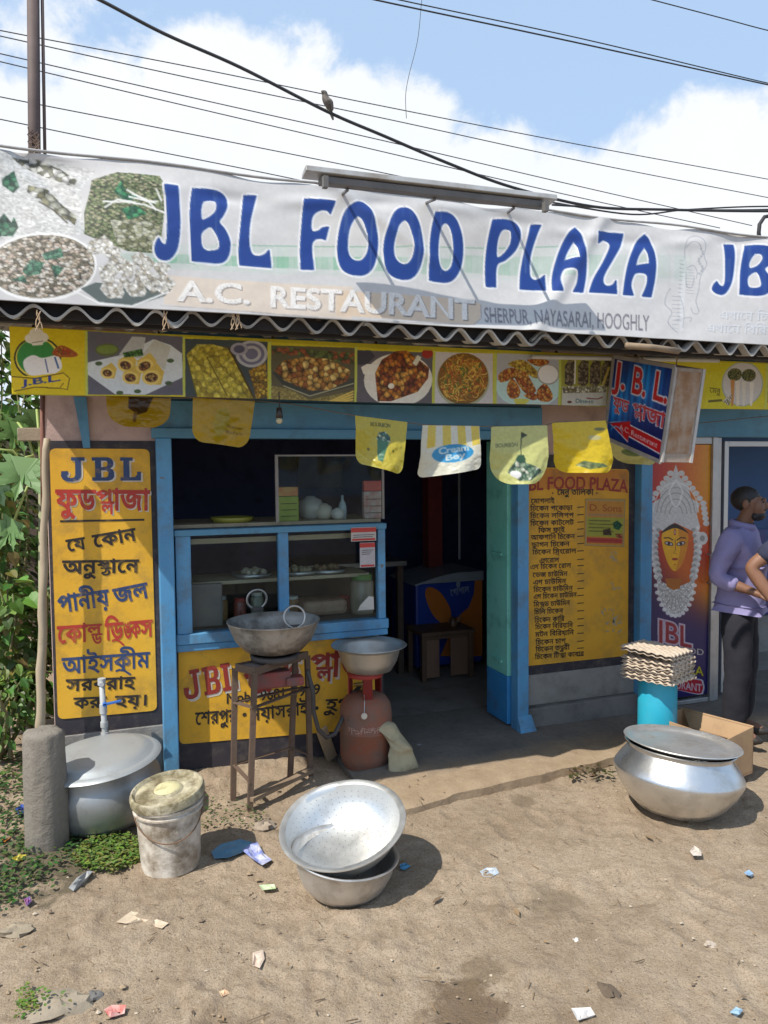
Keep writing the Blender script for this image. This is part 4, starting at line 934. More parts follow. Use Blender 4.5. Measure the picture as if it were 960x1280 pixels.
# ------------------------------------------------------------------ printed strip of food pictures under the eave
SY = 4.05
def smap0(px, py): p = P(px, py, SY); return p.x, p.z
SX0 = smap0(13, 450)[0]; STOP = smap0(100, 412)[1]; SBOT = smap0(480, 502)[1]; SW_, SH_ = 4.45-SX0, STOP-SBOT
print('strip', SX0, STOP, SBOT, [smap0(x, y)[1] for x, y in ((15, 405), (440, 430), (690, 443), (940, 455), (15, 490), (230, 498), (700, 511), (940, 512))])
def smap(px, py): x, z = smap0(px, py); return x-SX0, STOP-z
za, zb, zcx, zd, ze = Zm(0, 400, 4.174), Zm(220, 410, 4.174), Zm(440, 420, 4.8), Zm(610, 425, 6), Zm(750, 420, 4.571)
def paint_strip():
    c = Canvas(SW_, SH_, .0030, c255(188, 178, 30), smap)
    lab = c255
    def tile(z, x0, x1, y0, y1, col): c.poly(z([(x0, y0), (x1, y0+(x1-x0)*.03), (x1, y1+(x1-x0)*.02), (x0, y1)]), col)
    # emblem: chef's hat over a green disc with a ribbon (a plain stand-in)
    c.poly(za([(40, 10), (440, 35), (440, 390), (40, 380)]), lab(200, 180, 12))
    c.ell(za([(195, 195)])[0][:2], 29.5, 26, lab(30, 34, 30)); c.ell(za([(195, 195)])[0][:2], 27.5, 24, lab(205, 190, 70)); c.ell(za([(190, 190)])[0][:2], 24.5, 22, lab(52, 130, 62))
    for x, y, r in ((160, 95, 7.5), (190, 70, 9), (222, 90, 7.5)): c.ell(za([(x, y)])[0][:2], r, r*.8, lab(215, 212, 200))
    c.poly(za([(150, 100), (230, 95), (222, 128), (170, 132)]), lab(215, 212, 200)); c.line(za([(165, 118), (225, 108)]), 1, lab(120, 118, 110))
    c.poly(spline(za([(120, 215), (170, 180), (220, 195), (300, 185), (320, 250), (250, 285), (150, 280)]), 5), lab(222, 222, 224)); c.line(za([(235, 200), (250, 270)]), 1.5, lab(60, 80, 140)); c.line(za([(285, 190), (305, 250)]), 2.2, lab(60, 90, 150))
    c.poly(spline(za([(270, 170), (320, 130), (400, 170), (390, 190), (310, 190)]), 4), lab(150, 80, 25)); c.cells(za([(280, 165), (320, 135), (395, 175), (310, 182)]), [lab(190, 120, 40), lab(130, 90, 30), lab(170, 60, 30)], 3, rim=.3)
    c.poly(za([(60, 290), (180, 285), (330, 270), (362, 300), (350, 360), (300, 350), (200, 350), (70, 365)]), lab(214, 188, 30)); c.line(za([(60, 290), (180, 300), (330, 272), (362, 300), (350, 358), (310, 350), (330, 325)]), 1.2, lab(70, 55, 12)); c.line(za([(70, 365), (180, 345), (310, 350)]), 1.2, lab(70, 55, 12))
    c.text('J.B.L.', za([(118, 338)])[0][:2], za([(312, 312)])[0][:2], 7.5, lab(30, 50, 140), .03)
    # rolls on paper
    tile(za, 450, 958, 55, 385, lab(92, 92, 105)); c.poly(za([(455, 220), (640, 180), (800, 100), (890, 130), (950, 175), (955, 300), (760, 390), (600, 385), (455, 280)]), lab(196, 206, 214)); c.poly(za([(620, 180), (690, 85), (760, 90), (740, 200)]), lab(170, 175, 178)); c.poly(za([(740, 180), (810, 100), (890, 140), (860, 260)]), lab(182, 186, 182))
    c.ell(za([(558, 155)])[0][:2], 15, 8, lab(90, 100, 60)); c.ell(za([(558, 152)])[0][:2], 13, 5.5, lab(110, 130, 60))
    for x, y, r, a in ((560, 275, 11, .2), (655, 235, 13, .3), (680, 300, 13, .2), (755, 240, 14, -.4), (790, 300, 15, 0)):
        q = za([(x, y)])[0]; c.poly(za([(x-r*3, y-r*2), (x+r*2, y-r*5), (x+r*4.5, y-r*2), (x+r*3.4, y+r*2.6), (x-r, y+r*2.4)]), lab(196, 170, 78)); c.ell(q[:2], r*.8, r*.62, lab(212, 190, 105), 1, a); c.ell(q[:2], r*.55, r*.4, lab(110, 72, 45), 1, a); c.cells([(q[0]+r*.5*u, q[1]+r*.36*v) for u, v in circ(12)], [lab(150, 95, 50), lab(85, 55, 40), lab(170, 140, 80)], 3)
    c.cells(za([(640, 170), (740, 150), (750, 185), (650, 195)]), [lab(60, 110, 40), lab(90, 140, 60), lab(40, 80, 30)], 3)
    for x, y in ((515, 225), (890, 212), (880, 330), (625, 378), (718, 372)): c.ell(za([(x, y)])[0][:2], 4.5, 2.6, lab(70, 90, 60))
    # folded flat bread
    tile(zb, 45, 478, 55, 365, lab(60, 70, 72)); c.cells(zb([(55, 140), (110, 85), (190, 85), (270, 105), (420, 375), (110, 365)]), [lab(190, 176, 62), lab(172, 158, 50), lab(202, 190, 80), lab(150, 134, 40)], 9, rim=.22, seed=12); c.line(zb([(160, 150), (270, 360)]), 1.8, lab(110, 96, 25)); c.line(zb([(275, 100), (410, 370)]), 2.5, lab(70, 55, 20)); c.line(zb([(60, 170), (110, 360)]), 1.4, lab(90, 85, 30))
    for r in (20, 16, 12, 8): c.ell(zb([(395, 135)])[0][:2], r, r*.85, (lab(170, 172, 178) if r in (20, 12) else lab(105, 105, 130)))
    c.ell(zb([(330, 110)])[0][:2], 11, 8, lab(150, 150, 165)); c.ell(zb([(330, 110)])[0][:2], 7, 5, lab(80, 80, 105)); c.cells(zb([(380, 220), (470, 180), (480, 360), (420, 370)]), [lab(170, 130, 40), lab(200, 170, 60), lab(120, 95, 30)], 5, rim=.4)
    # fried lumps on a tray
    tile(zb, 490, 935, 90, 380, lab(88, 84, 62)); c.cells(zb([(500, 95), (930, 130), (930, 190), (700, 150), (500, 130)]), [lab(95, 110, 60), lab(140, 80, 50), lab(70, 80, 50)], 8, rim=.3); c.poly(zb([(500, 230), (930, 260), (930, 300), (700, 355), (560, 300)]), lab(60, 62, 55)); c.line(zb([(560, 300), (700, 352), (930, 285)]), 1.4, lab(160, 158, 130))
    c.cells(zb([(515, 220), (560, 170), (680, 150), (800, 160), (910, 220), (900, 270), (800, 320), (690, 325), (560, 270)]), [lab(206, 168, 92), lab(185, 140, 66), lab(224, 196, 122), lab(160, 108, 50), lab(140, 84, 42)], 9.5, rim=.5, seed=14); c.cells(zb([(490, 300), (600, 320), (700, 370), (900, 330), (935, 390), (490, 378)]), [lab(150, 138, 80), lab(130, 118, 66)], 5, rim=.15)
    for k in range(4): c.line(zb([(790+k*20, 385), (930, 325+k*14)]), 2, lab(205, 180, 90))
    # drumsticks in a white bowl
    tile(zcx, 25, 485, 85, 415, lab(92, 88, 96)); c.poly(zcx([(30, 85), (110, 85), (140, 120), (90, 170), (30, 170)]), lab(60, 60, 72)); c.ell(zcx([(280, 260)])[0][:2], 43, 33, lab(214, 212, 205)); c.poly(zcx([(55, 185), (90, 165), (180, 170), (160, 230), (70, 225)]), lab(225, 222, 215)); c.cells(zcx([(140, 220), (180, 140), (260, 90), (330, 85), (400, 140), (465, 190), (460, 250), (400, 330), (240, 385), (160, 385)]), [lab(190, 120, 40), lab(150, 78, 30), lab(214, 158, 70), lab(120, 55, 26), lab(170, 96, 38)], 8.5, rim=.5, seed=15)
    c.line(zcx([(375, 170), (405, 120)]), 6, lab(205, 205, 190)); c.ell(zcx([(452, 105)])[0][:2], 7, 6, lab(150, 40, 25)); c.ell(zcx([(240, 295)])[0][:2], 4, 3.4, lab(225, 215, 200))
    # noodles
    tile(zcx, 497, 845, 95, 420, lab(190, 188, 192)); cx_, cy_ = zcx([(668, 255)])[0][:2]; c.ell((cx_, cy_+2), 33, 33.5, lab(160, 165, 140)); c.ell((cx_, cy_), 31.5, 32, lab(120, 84, 30))
    for k in range(260):
        a = rnd.uniform(0, 6.28); r = 29*math.sqrt(rnd.random()); x, y = cx_+r*math.cos(a), cy_+r*math.sin(a); t = rnd.uniform(0, 6.28); l = rnd.uniform(4, 9); bb = rnd.uniform(-.8, .8)
        pts = [(x+l*s*math.cos(t+bb*s), y+l*s*math.sin(t+bb*s)) for s in (-1, -.5, 0, .5, 1)]
        if all(math.hypot(p[0]-cx_, p[1]-cy_) < 31.5 for p in pts): c.line(pts, rnd.uniform(.8, 1.3), rnd.choice([lab(200, 158, 62), lab(178, 132, 48), lab(214, 178, 84), lab(150, 105, 38), lab(100, 110, 40), lab(165, 80, 35)]), .95)
    for k in range(26): a = rnd.uniform(0, 6.28); r = 28*math.sqrt(rnd.random()); c.ell((cx_+r*math.cos(a), cy_+r*math.sin(a)), rnd.uniform(1.2, 3), 1.1, rnd.choice([lab(80, 110, 40), lab(150, 60, 30), lab(60, 95, 35)]), .9, rnd.uniform(0, 3))
    # chicken pieces with a dip
    tile(zd, 65, 530, 100, 505, lab(165, 170, 178)); c.ell(zd([(310, 350)])[0][:2], 42, 27, lab(176, 205, 205)); 
    for pts, cc in (([(80, 260), (160, 210), (240, 230), (230, 270), (100, 320)], 0), ([(150, 180), (260, 150), (370, 240), (360, 290), (240, 230)], 1), ([(200, 280), (270, 235), (330, 320), (360, 390), (280, 400)], 0), ([(140, 370), (180, 290), (240, 370), (230, 430), (170, 440)], 0), ([(270, 420), (330, 395), (380, 430), (340, 455)], 0), ([(370, 380), (430, 330), (490, 420), (460, 465), (380, 450)], 0), ([(290, 150), (420, 145), (460, 170), (380, 200)], 0)):
        c.cells(spline(zd(pts), 4), [[lab(190, 120, 50), lab(160, 80, 35), lab(205, 150, 70)], [lab(206, 180, 74), lab(190, 160, 60), lab(170, 130, 50)]][cc], 6, rim=.4, seed=len(pts)+cc)
    c.ell(zd([(450, 260)])[0][:2], 14, 13, lab(150, 150, 145)); c.ell(zd([(450, 258)])[0][:2], 12.5, 11.5, lab(226, 226, 224)); c.poly(spline(zd([(200, 445), (310, 450), (270, 490), (220, 490)]), 4), lab(190, 190, 90))
    # kebabs
    tile(zd, 540, 930, 140, 515, lab(150, 150, 60)); c.poly(zd([(560, 370), (900, 350), (900, 490), (560, 490)]), lab(188, 190, 182))
    for x in (575, 675, 765, 850): c.cells(zd([(x, 200), (x+30, 150), (x+80, 160), (x+80, 320), (x+50, 350), (x, 330)]), [lab(112, 100, 80), lab(86, 76, 62), lab(140, 128, 100)], 5, rim=.4, seed=x)
    c.line(zd([(655, 150), (650, 330)]), 2, lab(205, 205, 195)); c.line(zd([(910, 200), (860, 350)]), 3, lab(190, 170, 90)); c.cells(zd([(560, 350), (900, 340), (890, 390), (570, 400)]), [lab(205, 205, 185), lab(150, 150, 120), lab(120, 110, 80)], 5, rim=.3); c.line(zd([(750, 435), (830, 440), (870, 425)]), 1.2, lab(120, 30, 30)); c.text('Dine-in', zd([(665, 470)])[0][:2], zd([(800, 472)])[0][:2], 5, lab(30, 90, 90), .01); c.ell(zd([(620, 465)])[0][:2], 3, 1.5, lab(90, 50, 40))
    # to the right of the light box: platter, then more
    c.poly(ze([(615, 130), (940, 140), (940, 415), (600, 412)]), lab(190, 184, 26)); c.ell(ze([(815, 275)])[0][:2], 26, 28, lab(150, 160, 150)); c.ell(ze([(815, 275)])[0][:2], 24.5, 26.5, lab(186, 186, 186))
    for x, y in ((770, 220), (850, 225)): c.cells([(ze([(x, y)])[0][0]+9*u, ze([(x, y)])[0][1]+8*v) for u, v in circ(14)], [lab(90, 100, 50), lab(130, 120, 70), lab(60, 80, 40)], 3, rim=.4)
    for k, x in enumerate((760, 790, 825, 870)): c.poly(ze([(x-14, 250+k*6), (x+10, 250+k*6), (x+4, 400), (x-8, 400)]), [lab(180, 130, 70), lab(205, 200, 190), lab(200, 198, 190), lab(210, 208, 200)][k])
    c.cells(ze([(700, 370), (760, 330), (740, 400)]), [lab(205, 205, 195), lab(160, 150, 120)], 4); c.text('মেনু', ze([(630, 320)])[0][:2], ze([(690, 330)])[0][:2], 6, lab(80, 76, 20), .02); c.line(ze([(620, 372), (700, 366)]), 3, lab(90, 88, 20))
    c.poly(ze([(948, 140), (1180, 150), (1180, 425), (948, 415)]), lab(188, 176, 24)); c.cells(ze([(960, 180), (1160, 190), (1160, 380), (960, 380)]), [lab(170, 90, 40), lab(200, 150, 70), lab(120, 60, 30)], 8, rim=.4)
    for x in (107.5, 229.5, 337, 444.5, 542.5, 618.5, 699.5, 958): c.line([(x, 380), (x+1, 530)], 3.2, c255(176, 186, 84))
    c.poly([(-40, 380), (200, 395), (500, 411), (980, 440), (980, 456), (700, 444.5), (480, 436), (230, 421), (100, 413), (-40, 404)], c255(165, 155, 24), .9)
    c.poly([(-40, 488.5), (230, 497), (700, 510), (980, 512.5), (980, 530), (700, 530), (200, 520), (-40, 510)], c255(150, 150, 40), .8)
    c.img = np.clip(c.img*1.14, 0, 1); c.grain(.04, 1.0)
    def pos(U, V):
        X = SX0+U; t = V/SH_; n = .008*np.sin(X*4.1+t*2)*t+.006*(fbm(X*4, t*2, 3, 14)-.5)*2
        return X, SY+n+.012*t, STOP-V+.004*np.sin(X*3.3)*t
    t = thing('food_photo_strip', 'long yellow strip of food photographs hung under the corrugated eave', 'banner', (2.0, SY, SBOT))
    o = c.build('printed_sheet', pos, mat('strip_flex', None, rough=.5, attr=True, bump=.1, bscale=9), t)
    sd = o.modifiers.new('thick', 'SOLIDIFY'); sd.thickness = .001; sd.offset = -1
    b = MB(); b.span(SX0+.01, SX0+SW_-.01, SY+.022, SY+.045, STOP-.03, STOP-.003); b.span(SX0+.01, SX0+SW_-.01, SY+.032, SY+.05, SBOT+.004, SBOT+.028)
    b.build('timber_batten', WOOD, t)
    b = MB()
    for x in np.linspace(SX0+.1, SX0+SW_-.1, 9): b.bar((x, SY+.035, STOP-.02), (x, SY+.06, STOP+.02), .012)
    b.build('hanger', WOODD, t)
paint_strip()

# ------------------------------------------------------------------ pennants on a string
def flag_mat():
    m = bpy.data.materials.new('pennant_plastic'); m.use_nodes = True; nt = m.node_tree; N = nt.nodes; L = nt.links; N.clear()
    out = N.new('ShaderNodeOutputMaterial'); a = N.new('ShaderNodeAttribute'); a.attribute_name = 'Col'
    d = N.new('ShaderNodeBsdfDiffuse'); t = N.new('ShaderNodeBsdfTranslucent'); g = N.new('ShaderNodeBsdfGlossy'); g.inputs['Roughness'].default_value = .3
    L.new(a.outputs[0], d.inputs[0]); L.new(a.outputs[0], t.inputs[0])
    x = N.new('ShaderNodeMixShader'); x.inputs[0].default_value = .52; L.new(d.outputs[0], x.inputs[1]); L.new(t.outputs[0], x.inputs[2])
    y = N.new('ShaderNodeMixShader'); y.inputs[0].default_value = .05; L.new(x.outputs[0], y.inputs[1]); L.new(g.outputs[0], y.inputs[2]); L.new(y.outputs[0], out.inputs[0]); return m
FLAGM = flag_mat()
FW_, FH_ = .30, .30
def pennant(tl, tr, bl, br, Y, paint, bg, label, swing=0.0, curl=.04, rr=.28, tw=.0):
    c = Canvas(1.0, 1.0, 1/70., bg); paint(c); c.img = np.clip(c.img*1.12, 0, 1); c.grain(.05, 1.5)
    a, b_, d, e = [np.array(P(*q, Y)) for q in (tl, tr, bl, br)]
    def pos(U, V):
        # rounded lower corners
        k = np.clip((V-(1-rr))/rr, 0, 1); half = .5-(1-np.sqrt(1-k**2*.98))*rr*.75; uu = .5+(U-.5)*2*half
        p = [(a[i]*(1-uu)+b_[i]*uu)*(1-V)+(d[i]*(1-uu)+e[i]*uu)*V for i in range(3)]
        n = swing*V+curl*np.sin(uu*3.1+.4)*V+.02*np.sin(uu*7+V*4)*V*.6+.03*V*V*(uu-.5)+.02*(fbm(uu*5+Y*7, V*5+tl[0]*.1, 3, 17)-.5)*(.3+V)
        return p[0]+0*n, p[1]-n-tw*(uu-.5)*(.4+.6*V), p[2]
    top = (a+b_)/2
    return c.build('pennant', pos, FLAGM, label=label, cat='pennant', group='advertising pennants strung under the eave')
L_ = c255
def f1(c): c.poly([(.35, -.1), (.75, -.1), (.62, .5), (.48, .6), (.33, .4)], L_(70, 48, 16)); c.line([(.45, .5), (.40, .85)], .06, L_(110, 80, 25)); 
def f2(c): c.poly(spline([(.4, .3), (.55, .2), (.62, .5), (.45, .85), (.35, .6)], 5), L_(176, 160, 40), .7); c.text('Kesar', (.58, .62), (.85, .64), .07, L_(120, 92, 10), .01); c.text('Badam', (.56, .74), (.86, .76), .07, L_(120, 92, 10), .01)
def f3(c):
    c.poly([(0, .72), (.45, 1), (0, 1)], L_(200, 196, 110), .6); c.text('BOURBON', (.28, .17), (.68, .15), .075, L_(52, 58, 20), .02); c.poly([(.42, .42), (.66, .42), (.52, .86), (.42, .84)], L_(60, 120, 100), .9); c.cells([(.40, .42), (.45, .28), (.58, .24), (.68, .34), (.68, .44)], [L_(90, 140, 120), L_(190, 210, 180), L_(60, 100, 90)], 4); c.ell((.25, .66), .03, .03, L_(110, 110, 40)); c.ell((.74, .6), .025, .03, L_(110, 110, 40))
def f4(c):
    for x in (.16, .42, .68, .92): c.poly([(x-.07, 0), (x+.07, 0), (x+.07, .42), (x-.07, .45)], L_(232, 196, 60), .85)
    c.ell((.52, .58), .34, .19, L_(52, 150, 205)); c.text('Cream', (.28, .58), (.78, .54), .13, L_(240, 246, 250), .03); c.text('Bey', (.38, .72), (.70, .69), .12, L_(240, 246, 250), .03)
def f5(c):
    c.text('BOURBON', (.08, .36), (.46, .35), .065, L_(84, 88, 40), .02); c.line([(.53, .12), (.51, .5)], .014, L_(50, 60, 40)); c.poly([(.53, .1), (.64, .16), (.53, .22)], L_(60, 66, 40)); c.cells([(.25, .8), (.4, .62), (.46, .5), (.56, .5), (.58, .64), (.8, .72), (.95, .8), (.7, .94), (.4, .94)], [L_(120, 150, 120), L_(80, 110, 84), L_(215, 222, 200), L_(150, 172, 140)], 5, rim=.4); c.ell((.5, .57), .07, .07, L_(48, 84, 56)); c.ell((.38, .83), .1, .06, L_(238, 240, 228))
def f6(c): c.cells([(.3, .85), (.45, .76), (.6, .8), (.78, .82), (.9, .88), (.5, .93)], [L_(140, 150, 90), L_(110, 130, 80)], 6, rim=.2); c.ell((.72, .32), .12, .05, L_(200, 190, 130)); c.ell((.85, .16), .1, .03, L_(120, 120, 70))
def f7(c): c.ell((.5, .5), .3, .2, L_(170, 175, 90)); c.ell((.4, .7), .2, .1, L_(110, 130, 70))
FY = 3.47
pennant((132, 493), (214, 497), (136, 533), (211, 536), 4.12, f1, L_(168, 136, 16), 'brown and mustard pennant at the left end of the string, under the rolls picture', rr=.5)
pennant((241, 496), (319, 500), (240, 551), (310, 561), 4.11, f2, L_(196, 160, 26), 'plain mustard pennant hanging in front of the blue lintel above the counter', curl=.02)
pennant((446, 519), (507, 528), (449, 578), (498, 594), FY, f3, L_(196, 180, 60), 'yellow pennant with a green ice cream cone, its right corner hanging low', rr=.2, tw=.12)
pennant((531, 531), (596, 533), (528, 598), (595, 586), FY, f4, L_(228, 224, 206), 'yellow and white striped pennant with a blue oval badge', curl=.05, rr=.12, tw=.14)
pennant((618, 533), (680, 532), (616, 606), (678, 604), FY-.01, f5, L_(205, 206, 130), 'pale green pennant with a little flag and a sundae, over the menu panel', curl=.05, rr=.5, tw=.15)
pennant((694, 528), (753, 526), (701, 591), (760, 591), FY-.02, f6, L_(222, 192, 24), 'bright yellow pennant with a faint green patch, left of the hanging light box', curl=.05, rr=.3, tw=.15)
pennant((765, 530), (826, 534), (768, 578), (822, 583), 4.1, f7, L_(205, 200, 120), 'cream pennant half hidden behind the hanging light box', curl=.03, rr=.5, tw=.12)
b = MB(); pts = [P(*q, Y) for *q, Y in ((108, 492, 4.12), (135, 494, 4.12), (214, 498, 4.12), (242, 497, 4.11), (319, 501, 4.11), (365, 505, 3.9), (446, 520, 3.50), (507, 528, 3.5), (531, 531, 3.5), (596, 533, 3.5), (618, 533, 3.49), (680, 532, 3.49), (694, 528, 3.48), (753, 526, 3.48), (766, 530, 4.1), (826, 534, 4.1), (960, 520, 4.1))]
b.tube(pts, .003, 5); b.build('pennant_string', mat('string', (.12, .10, .08)), loc=pts[0], label='thin dark string that carries the pennants', cat='string', smooth=True)
# pendant bulb holder
t = thing('bulb_holder', 'small dark bulb holder hanging on its flex before the blue lintel', 'light bulb', P(349, 524, 3.6)); q = P(349, 517, 3.6)
b = MB(); b.tube([q+Vector((0, 0, .10)), q+Vector((.002, 0, .02))], .003, 6); b.build('flex', BLK, t)
b = MB(); b.lathe([(0, .03), (.012, .028), (.016, .0), (.018, -.02), (.0, -.02)], 12, q); b.build('socket', mat('bakelite', (.03, .02, .015), rough=.3), t, smooth=True)
b = MB(); b.lathe([(0, -.02), (.012, -.022), (.016, -.035), (.010, -.046), (0, -.048)], 12, q); b.build('bulb', mat('bulb_glass', (.5, .42, .25), rough=.15), t, smooth=True)

# ------------------------------------------------------------------ light box sign that hangs across the front
def light_box():
    nt_ = P(844, 459, 3.46); nb = P(827, 578, 3.46); X_ = (nt_.x+nb.x)/2
    ft_ = PX(768, 446, nt_.x); fb_ = PX(757, 547, nb.x)
    print('box', nt_, nb, ft_, fb_)
    d = Vector((.197, .0, -.004))
    def corner(a, k): return a+d*k
    A, B, C_, D = ft_, nt_, nb, fb_                       # printed face: far top, near top, near bottom, far bottom
    t = thing('light_box_sign', 'hanging blue light box sign with red letters and an arrow, in a battered tin case', 'sign', (float(B.x), float(B.y), float(C_.z)))
    m = MB(); ins = .004
    m.hexa([D, C_, C_+d, D+d, A, B, B+d, A+d]); m.build('case', mat('tin_case', (.30, .24, .19), (.40, .33, .27), rough=.75, nscale=8, dirt=.6, dcol=(.22, .11, .05), dscale=9, bump=.3), t, bevel=.003, fix=True)
    n = (B-A).cross(D-A).normalized()
    if n.x > 0: n = -n
    fr = MB()
    for p, q in ((A, B), (B, C_), (C_, D), (D, A)): fr.bar(p+n*.004, q+n*.004, .022, .010, up=n)
    fr.build('frame', mat('tin_frame', (.42, .40, .38), (.32, .28, .25), rough=.6, dirt=.4), t)
    e = MB(); o_ = Vector((0, -.003, 0))
    for p, q in ((B, C_), (B+d, C_+d)): e.bar(p+o_, q+o_, .018, .006, up=(0, -1, 0))
    e.build('edge_strip', mat('tin_frame2', (.50, .48, .45), (.40, .37, .34), rough=.5), t)
    sp = MB(); sp.add([B+d*.12+o_*.6+Vector((0, 0, -.02)), B+d*.9+o_*.6+Vector((0, 0, -.02)), C_+d*.9+o_*.6+Vector((0, 0, .05)), C_+d*.12+o_*.6+Vector((0, 0, .05))], [(0, 3, 2, 1)])
    sp.build('rust_panel', mat('rusty_tin', (.24, .115, .05), (.36, .24, .15), rough=.85, nscale=9, dirt=.6, dcol=(.40, .34, .28), dscale=10), t)
    c = Canvas(1.0, 1.2, 1/110., L_(18, 70, 180)); Y, X = np.mgrid[0:c.H, 0:c.W]
    rays = .5+.5*np.sin(X*.55+3*vnoise(X*.1, Y*.02, 3)); cen = np.exp(-(((X-66)/34.)**2+((Y-30)/45.)**2)); cen2 = np.exp(-(((X-12)/30.)**2+((Y-75)/40.)**2))
    c.img = np.array(L_(24, 28, 96))+(np.array(L_(30, 150, 240))-np.array(L_(24, 28, 96)))*np.clip((cen+cen2)*(.65+.5*rays), 0, 1)[..., None]
    def tx(s, bl, br, h, b_):
        for w, col in ((.055, L_(228, 226, 235)), (.012, L_(205, 26, 30))): c.text(s, bl, br, h, col, w+b_)
    tx('J.', (.06, .42), (.24, .44), .36, .01); tx('B.', (.36, .44), (.60, .46), .36, .01); tx('L.', (.72, .45), (.95, .47), .36, .01)
    tx('ফুড', (.08, .73), (.36, .74), .15, .01); tx('প্লাজা', (.42, .75), (.97, .78), .17, .01)
    ar = [(.06, .97), (.42, .84), (.42, .90), (.96, .95), (.96, 1.10), (.42, 1.04), (.42, 1.12)]
    c.line(ar+ar[:2], .03, L_(232, 228, 235)); c.poly(ar, L_(206, 28, 32)); c.text('A.C. Restaurant', (.24, 1.0), (.90, 1.05), .07, L_(230, 220, 225), .012)
    for k in range(10): a = .35+k*.1; c.line([(.2+.12*math.cos(a+s), 1.1+.12*math.sin(a+s)) for s in np.linspace(3, 5, 5)], .008, L_(110, 190, 230), .4)
    c.grain(.05)
    def pos(U, V):
        v = V/1.2; q = [(A[i]*(1-U)+B[i]*U)*(1-v)+(D[i]*(1-U)+C_[i]*U)*v+n[i]*.003 for i in range(3)]; return q[0], q[1], q[2]
    o = c.build('printed_face', pos, mat('backlit_film', None, rough=.3, attr=True), t)
    # hooks and the stick it hangs from
    h = MB()
    for k in (.25, .8):
        p = A*(1-k)+B*k+d*.5; h.tube([p, p+Vector((.006, 0, .04)), p+Vector((-.004, 0, .07)), p+Vector((.004, .0, .10))], .004, 6)
    h.build('hook', WIREM, t)
    return A, B, C_, D, d
LB = light_box()
p, q = P(783, 432, 3.20), P(848, 439, 3.20); t = MB(); t.tube([p, (p+q)/2+Vector((0, 0, .004)), q], .016, 10); t.build('hanging_stick', WOOD, loc=p, smooth=True, label='short wooden stick tied under the eave above the light box', cat='stick')
p, q = P(665, 446, 4.02), P(898, 451, 4.025); t = MB(); t.tube([p, q], .013, 12); t.build('plastic_pipe', mat('white_pvc', (.66, .66, .66), (.55, .55, .54), rough=.35), loc=p, smooth=True, label='thin white plastic pipe lying across the food strip behind the light box', cat='pipe')

# ------------------------------------------------------------------ tube light batten above the banner
def tube_light():
    YT = 3.15; a, b_ = P(380, 213, YT), P(692, 249, YT); z = (a.z+b_.z)/2
    print('tube', a, b_)
    t = thing('tube_light', 'long grey tube light batten on arms above the blue banner letters', 'lamp', (float(a.x), YT, float(z)))
    G_ = mat('galvanised', (.48, .48, .47), (.38, .37, .35), rough=.5, metal=.3, dirt=.4, dcol=(.2, .15, .1)); DK = mat('dark_tray', (.10, .095, .09), (.16, .15, .14), rough=.6)
    m = MB(); m.hexa([a+Vector((0, -.035, -.012)), b_+Vector((0, -.035, -.012)), b_+Vector((0, .045, -.020)), a+Vector((0, .045, -.020)), a+Vector((0, -.03, .012)), b_+Vector((0, -.03, .012)), b_+Vector((0, .04, .0)), a+Vector((0, .04, .0))]); m.build('reflector', G_, t, bevel=.003)
    m = MB(); c, d = a.lerp(b_, .055), a.lerp(b_, .95); m.bar(c+Vector((0, .0, -.035)), d+Vector((0, 0, -.035)), .045, .030); m.build('housing', DK, t, bevel=.004)
    for px, py in ((429, 236), (534, 247), (637, 259)):
        e = PN(px, py, BP0, BN); f = a.lerp(b_, (px-380)/312)
        m = MB(); m.bar(f+Vector((0, 0, -.06)), e+Vector((0, .02, -.02)), .012, .008); m.build('arm', DK, t)
    for k in (.065, .94): m = MB(); m.box(a.lerp(b_, k)+Vector((0, -.045, -.055)), (.02, .03, .045)); m.build('lamp_holder', DK, t)
tube_light()
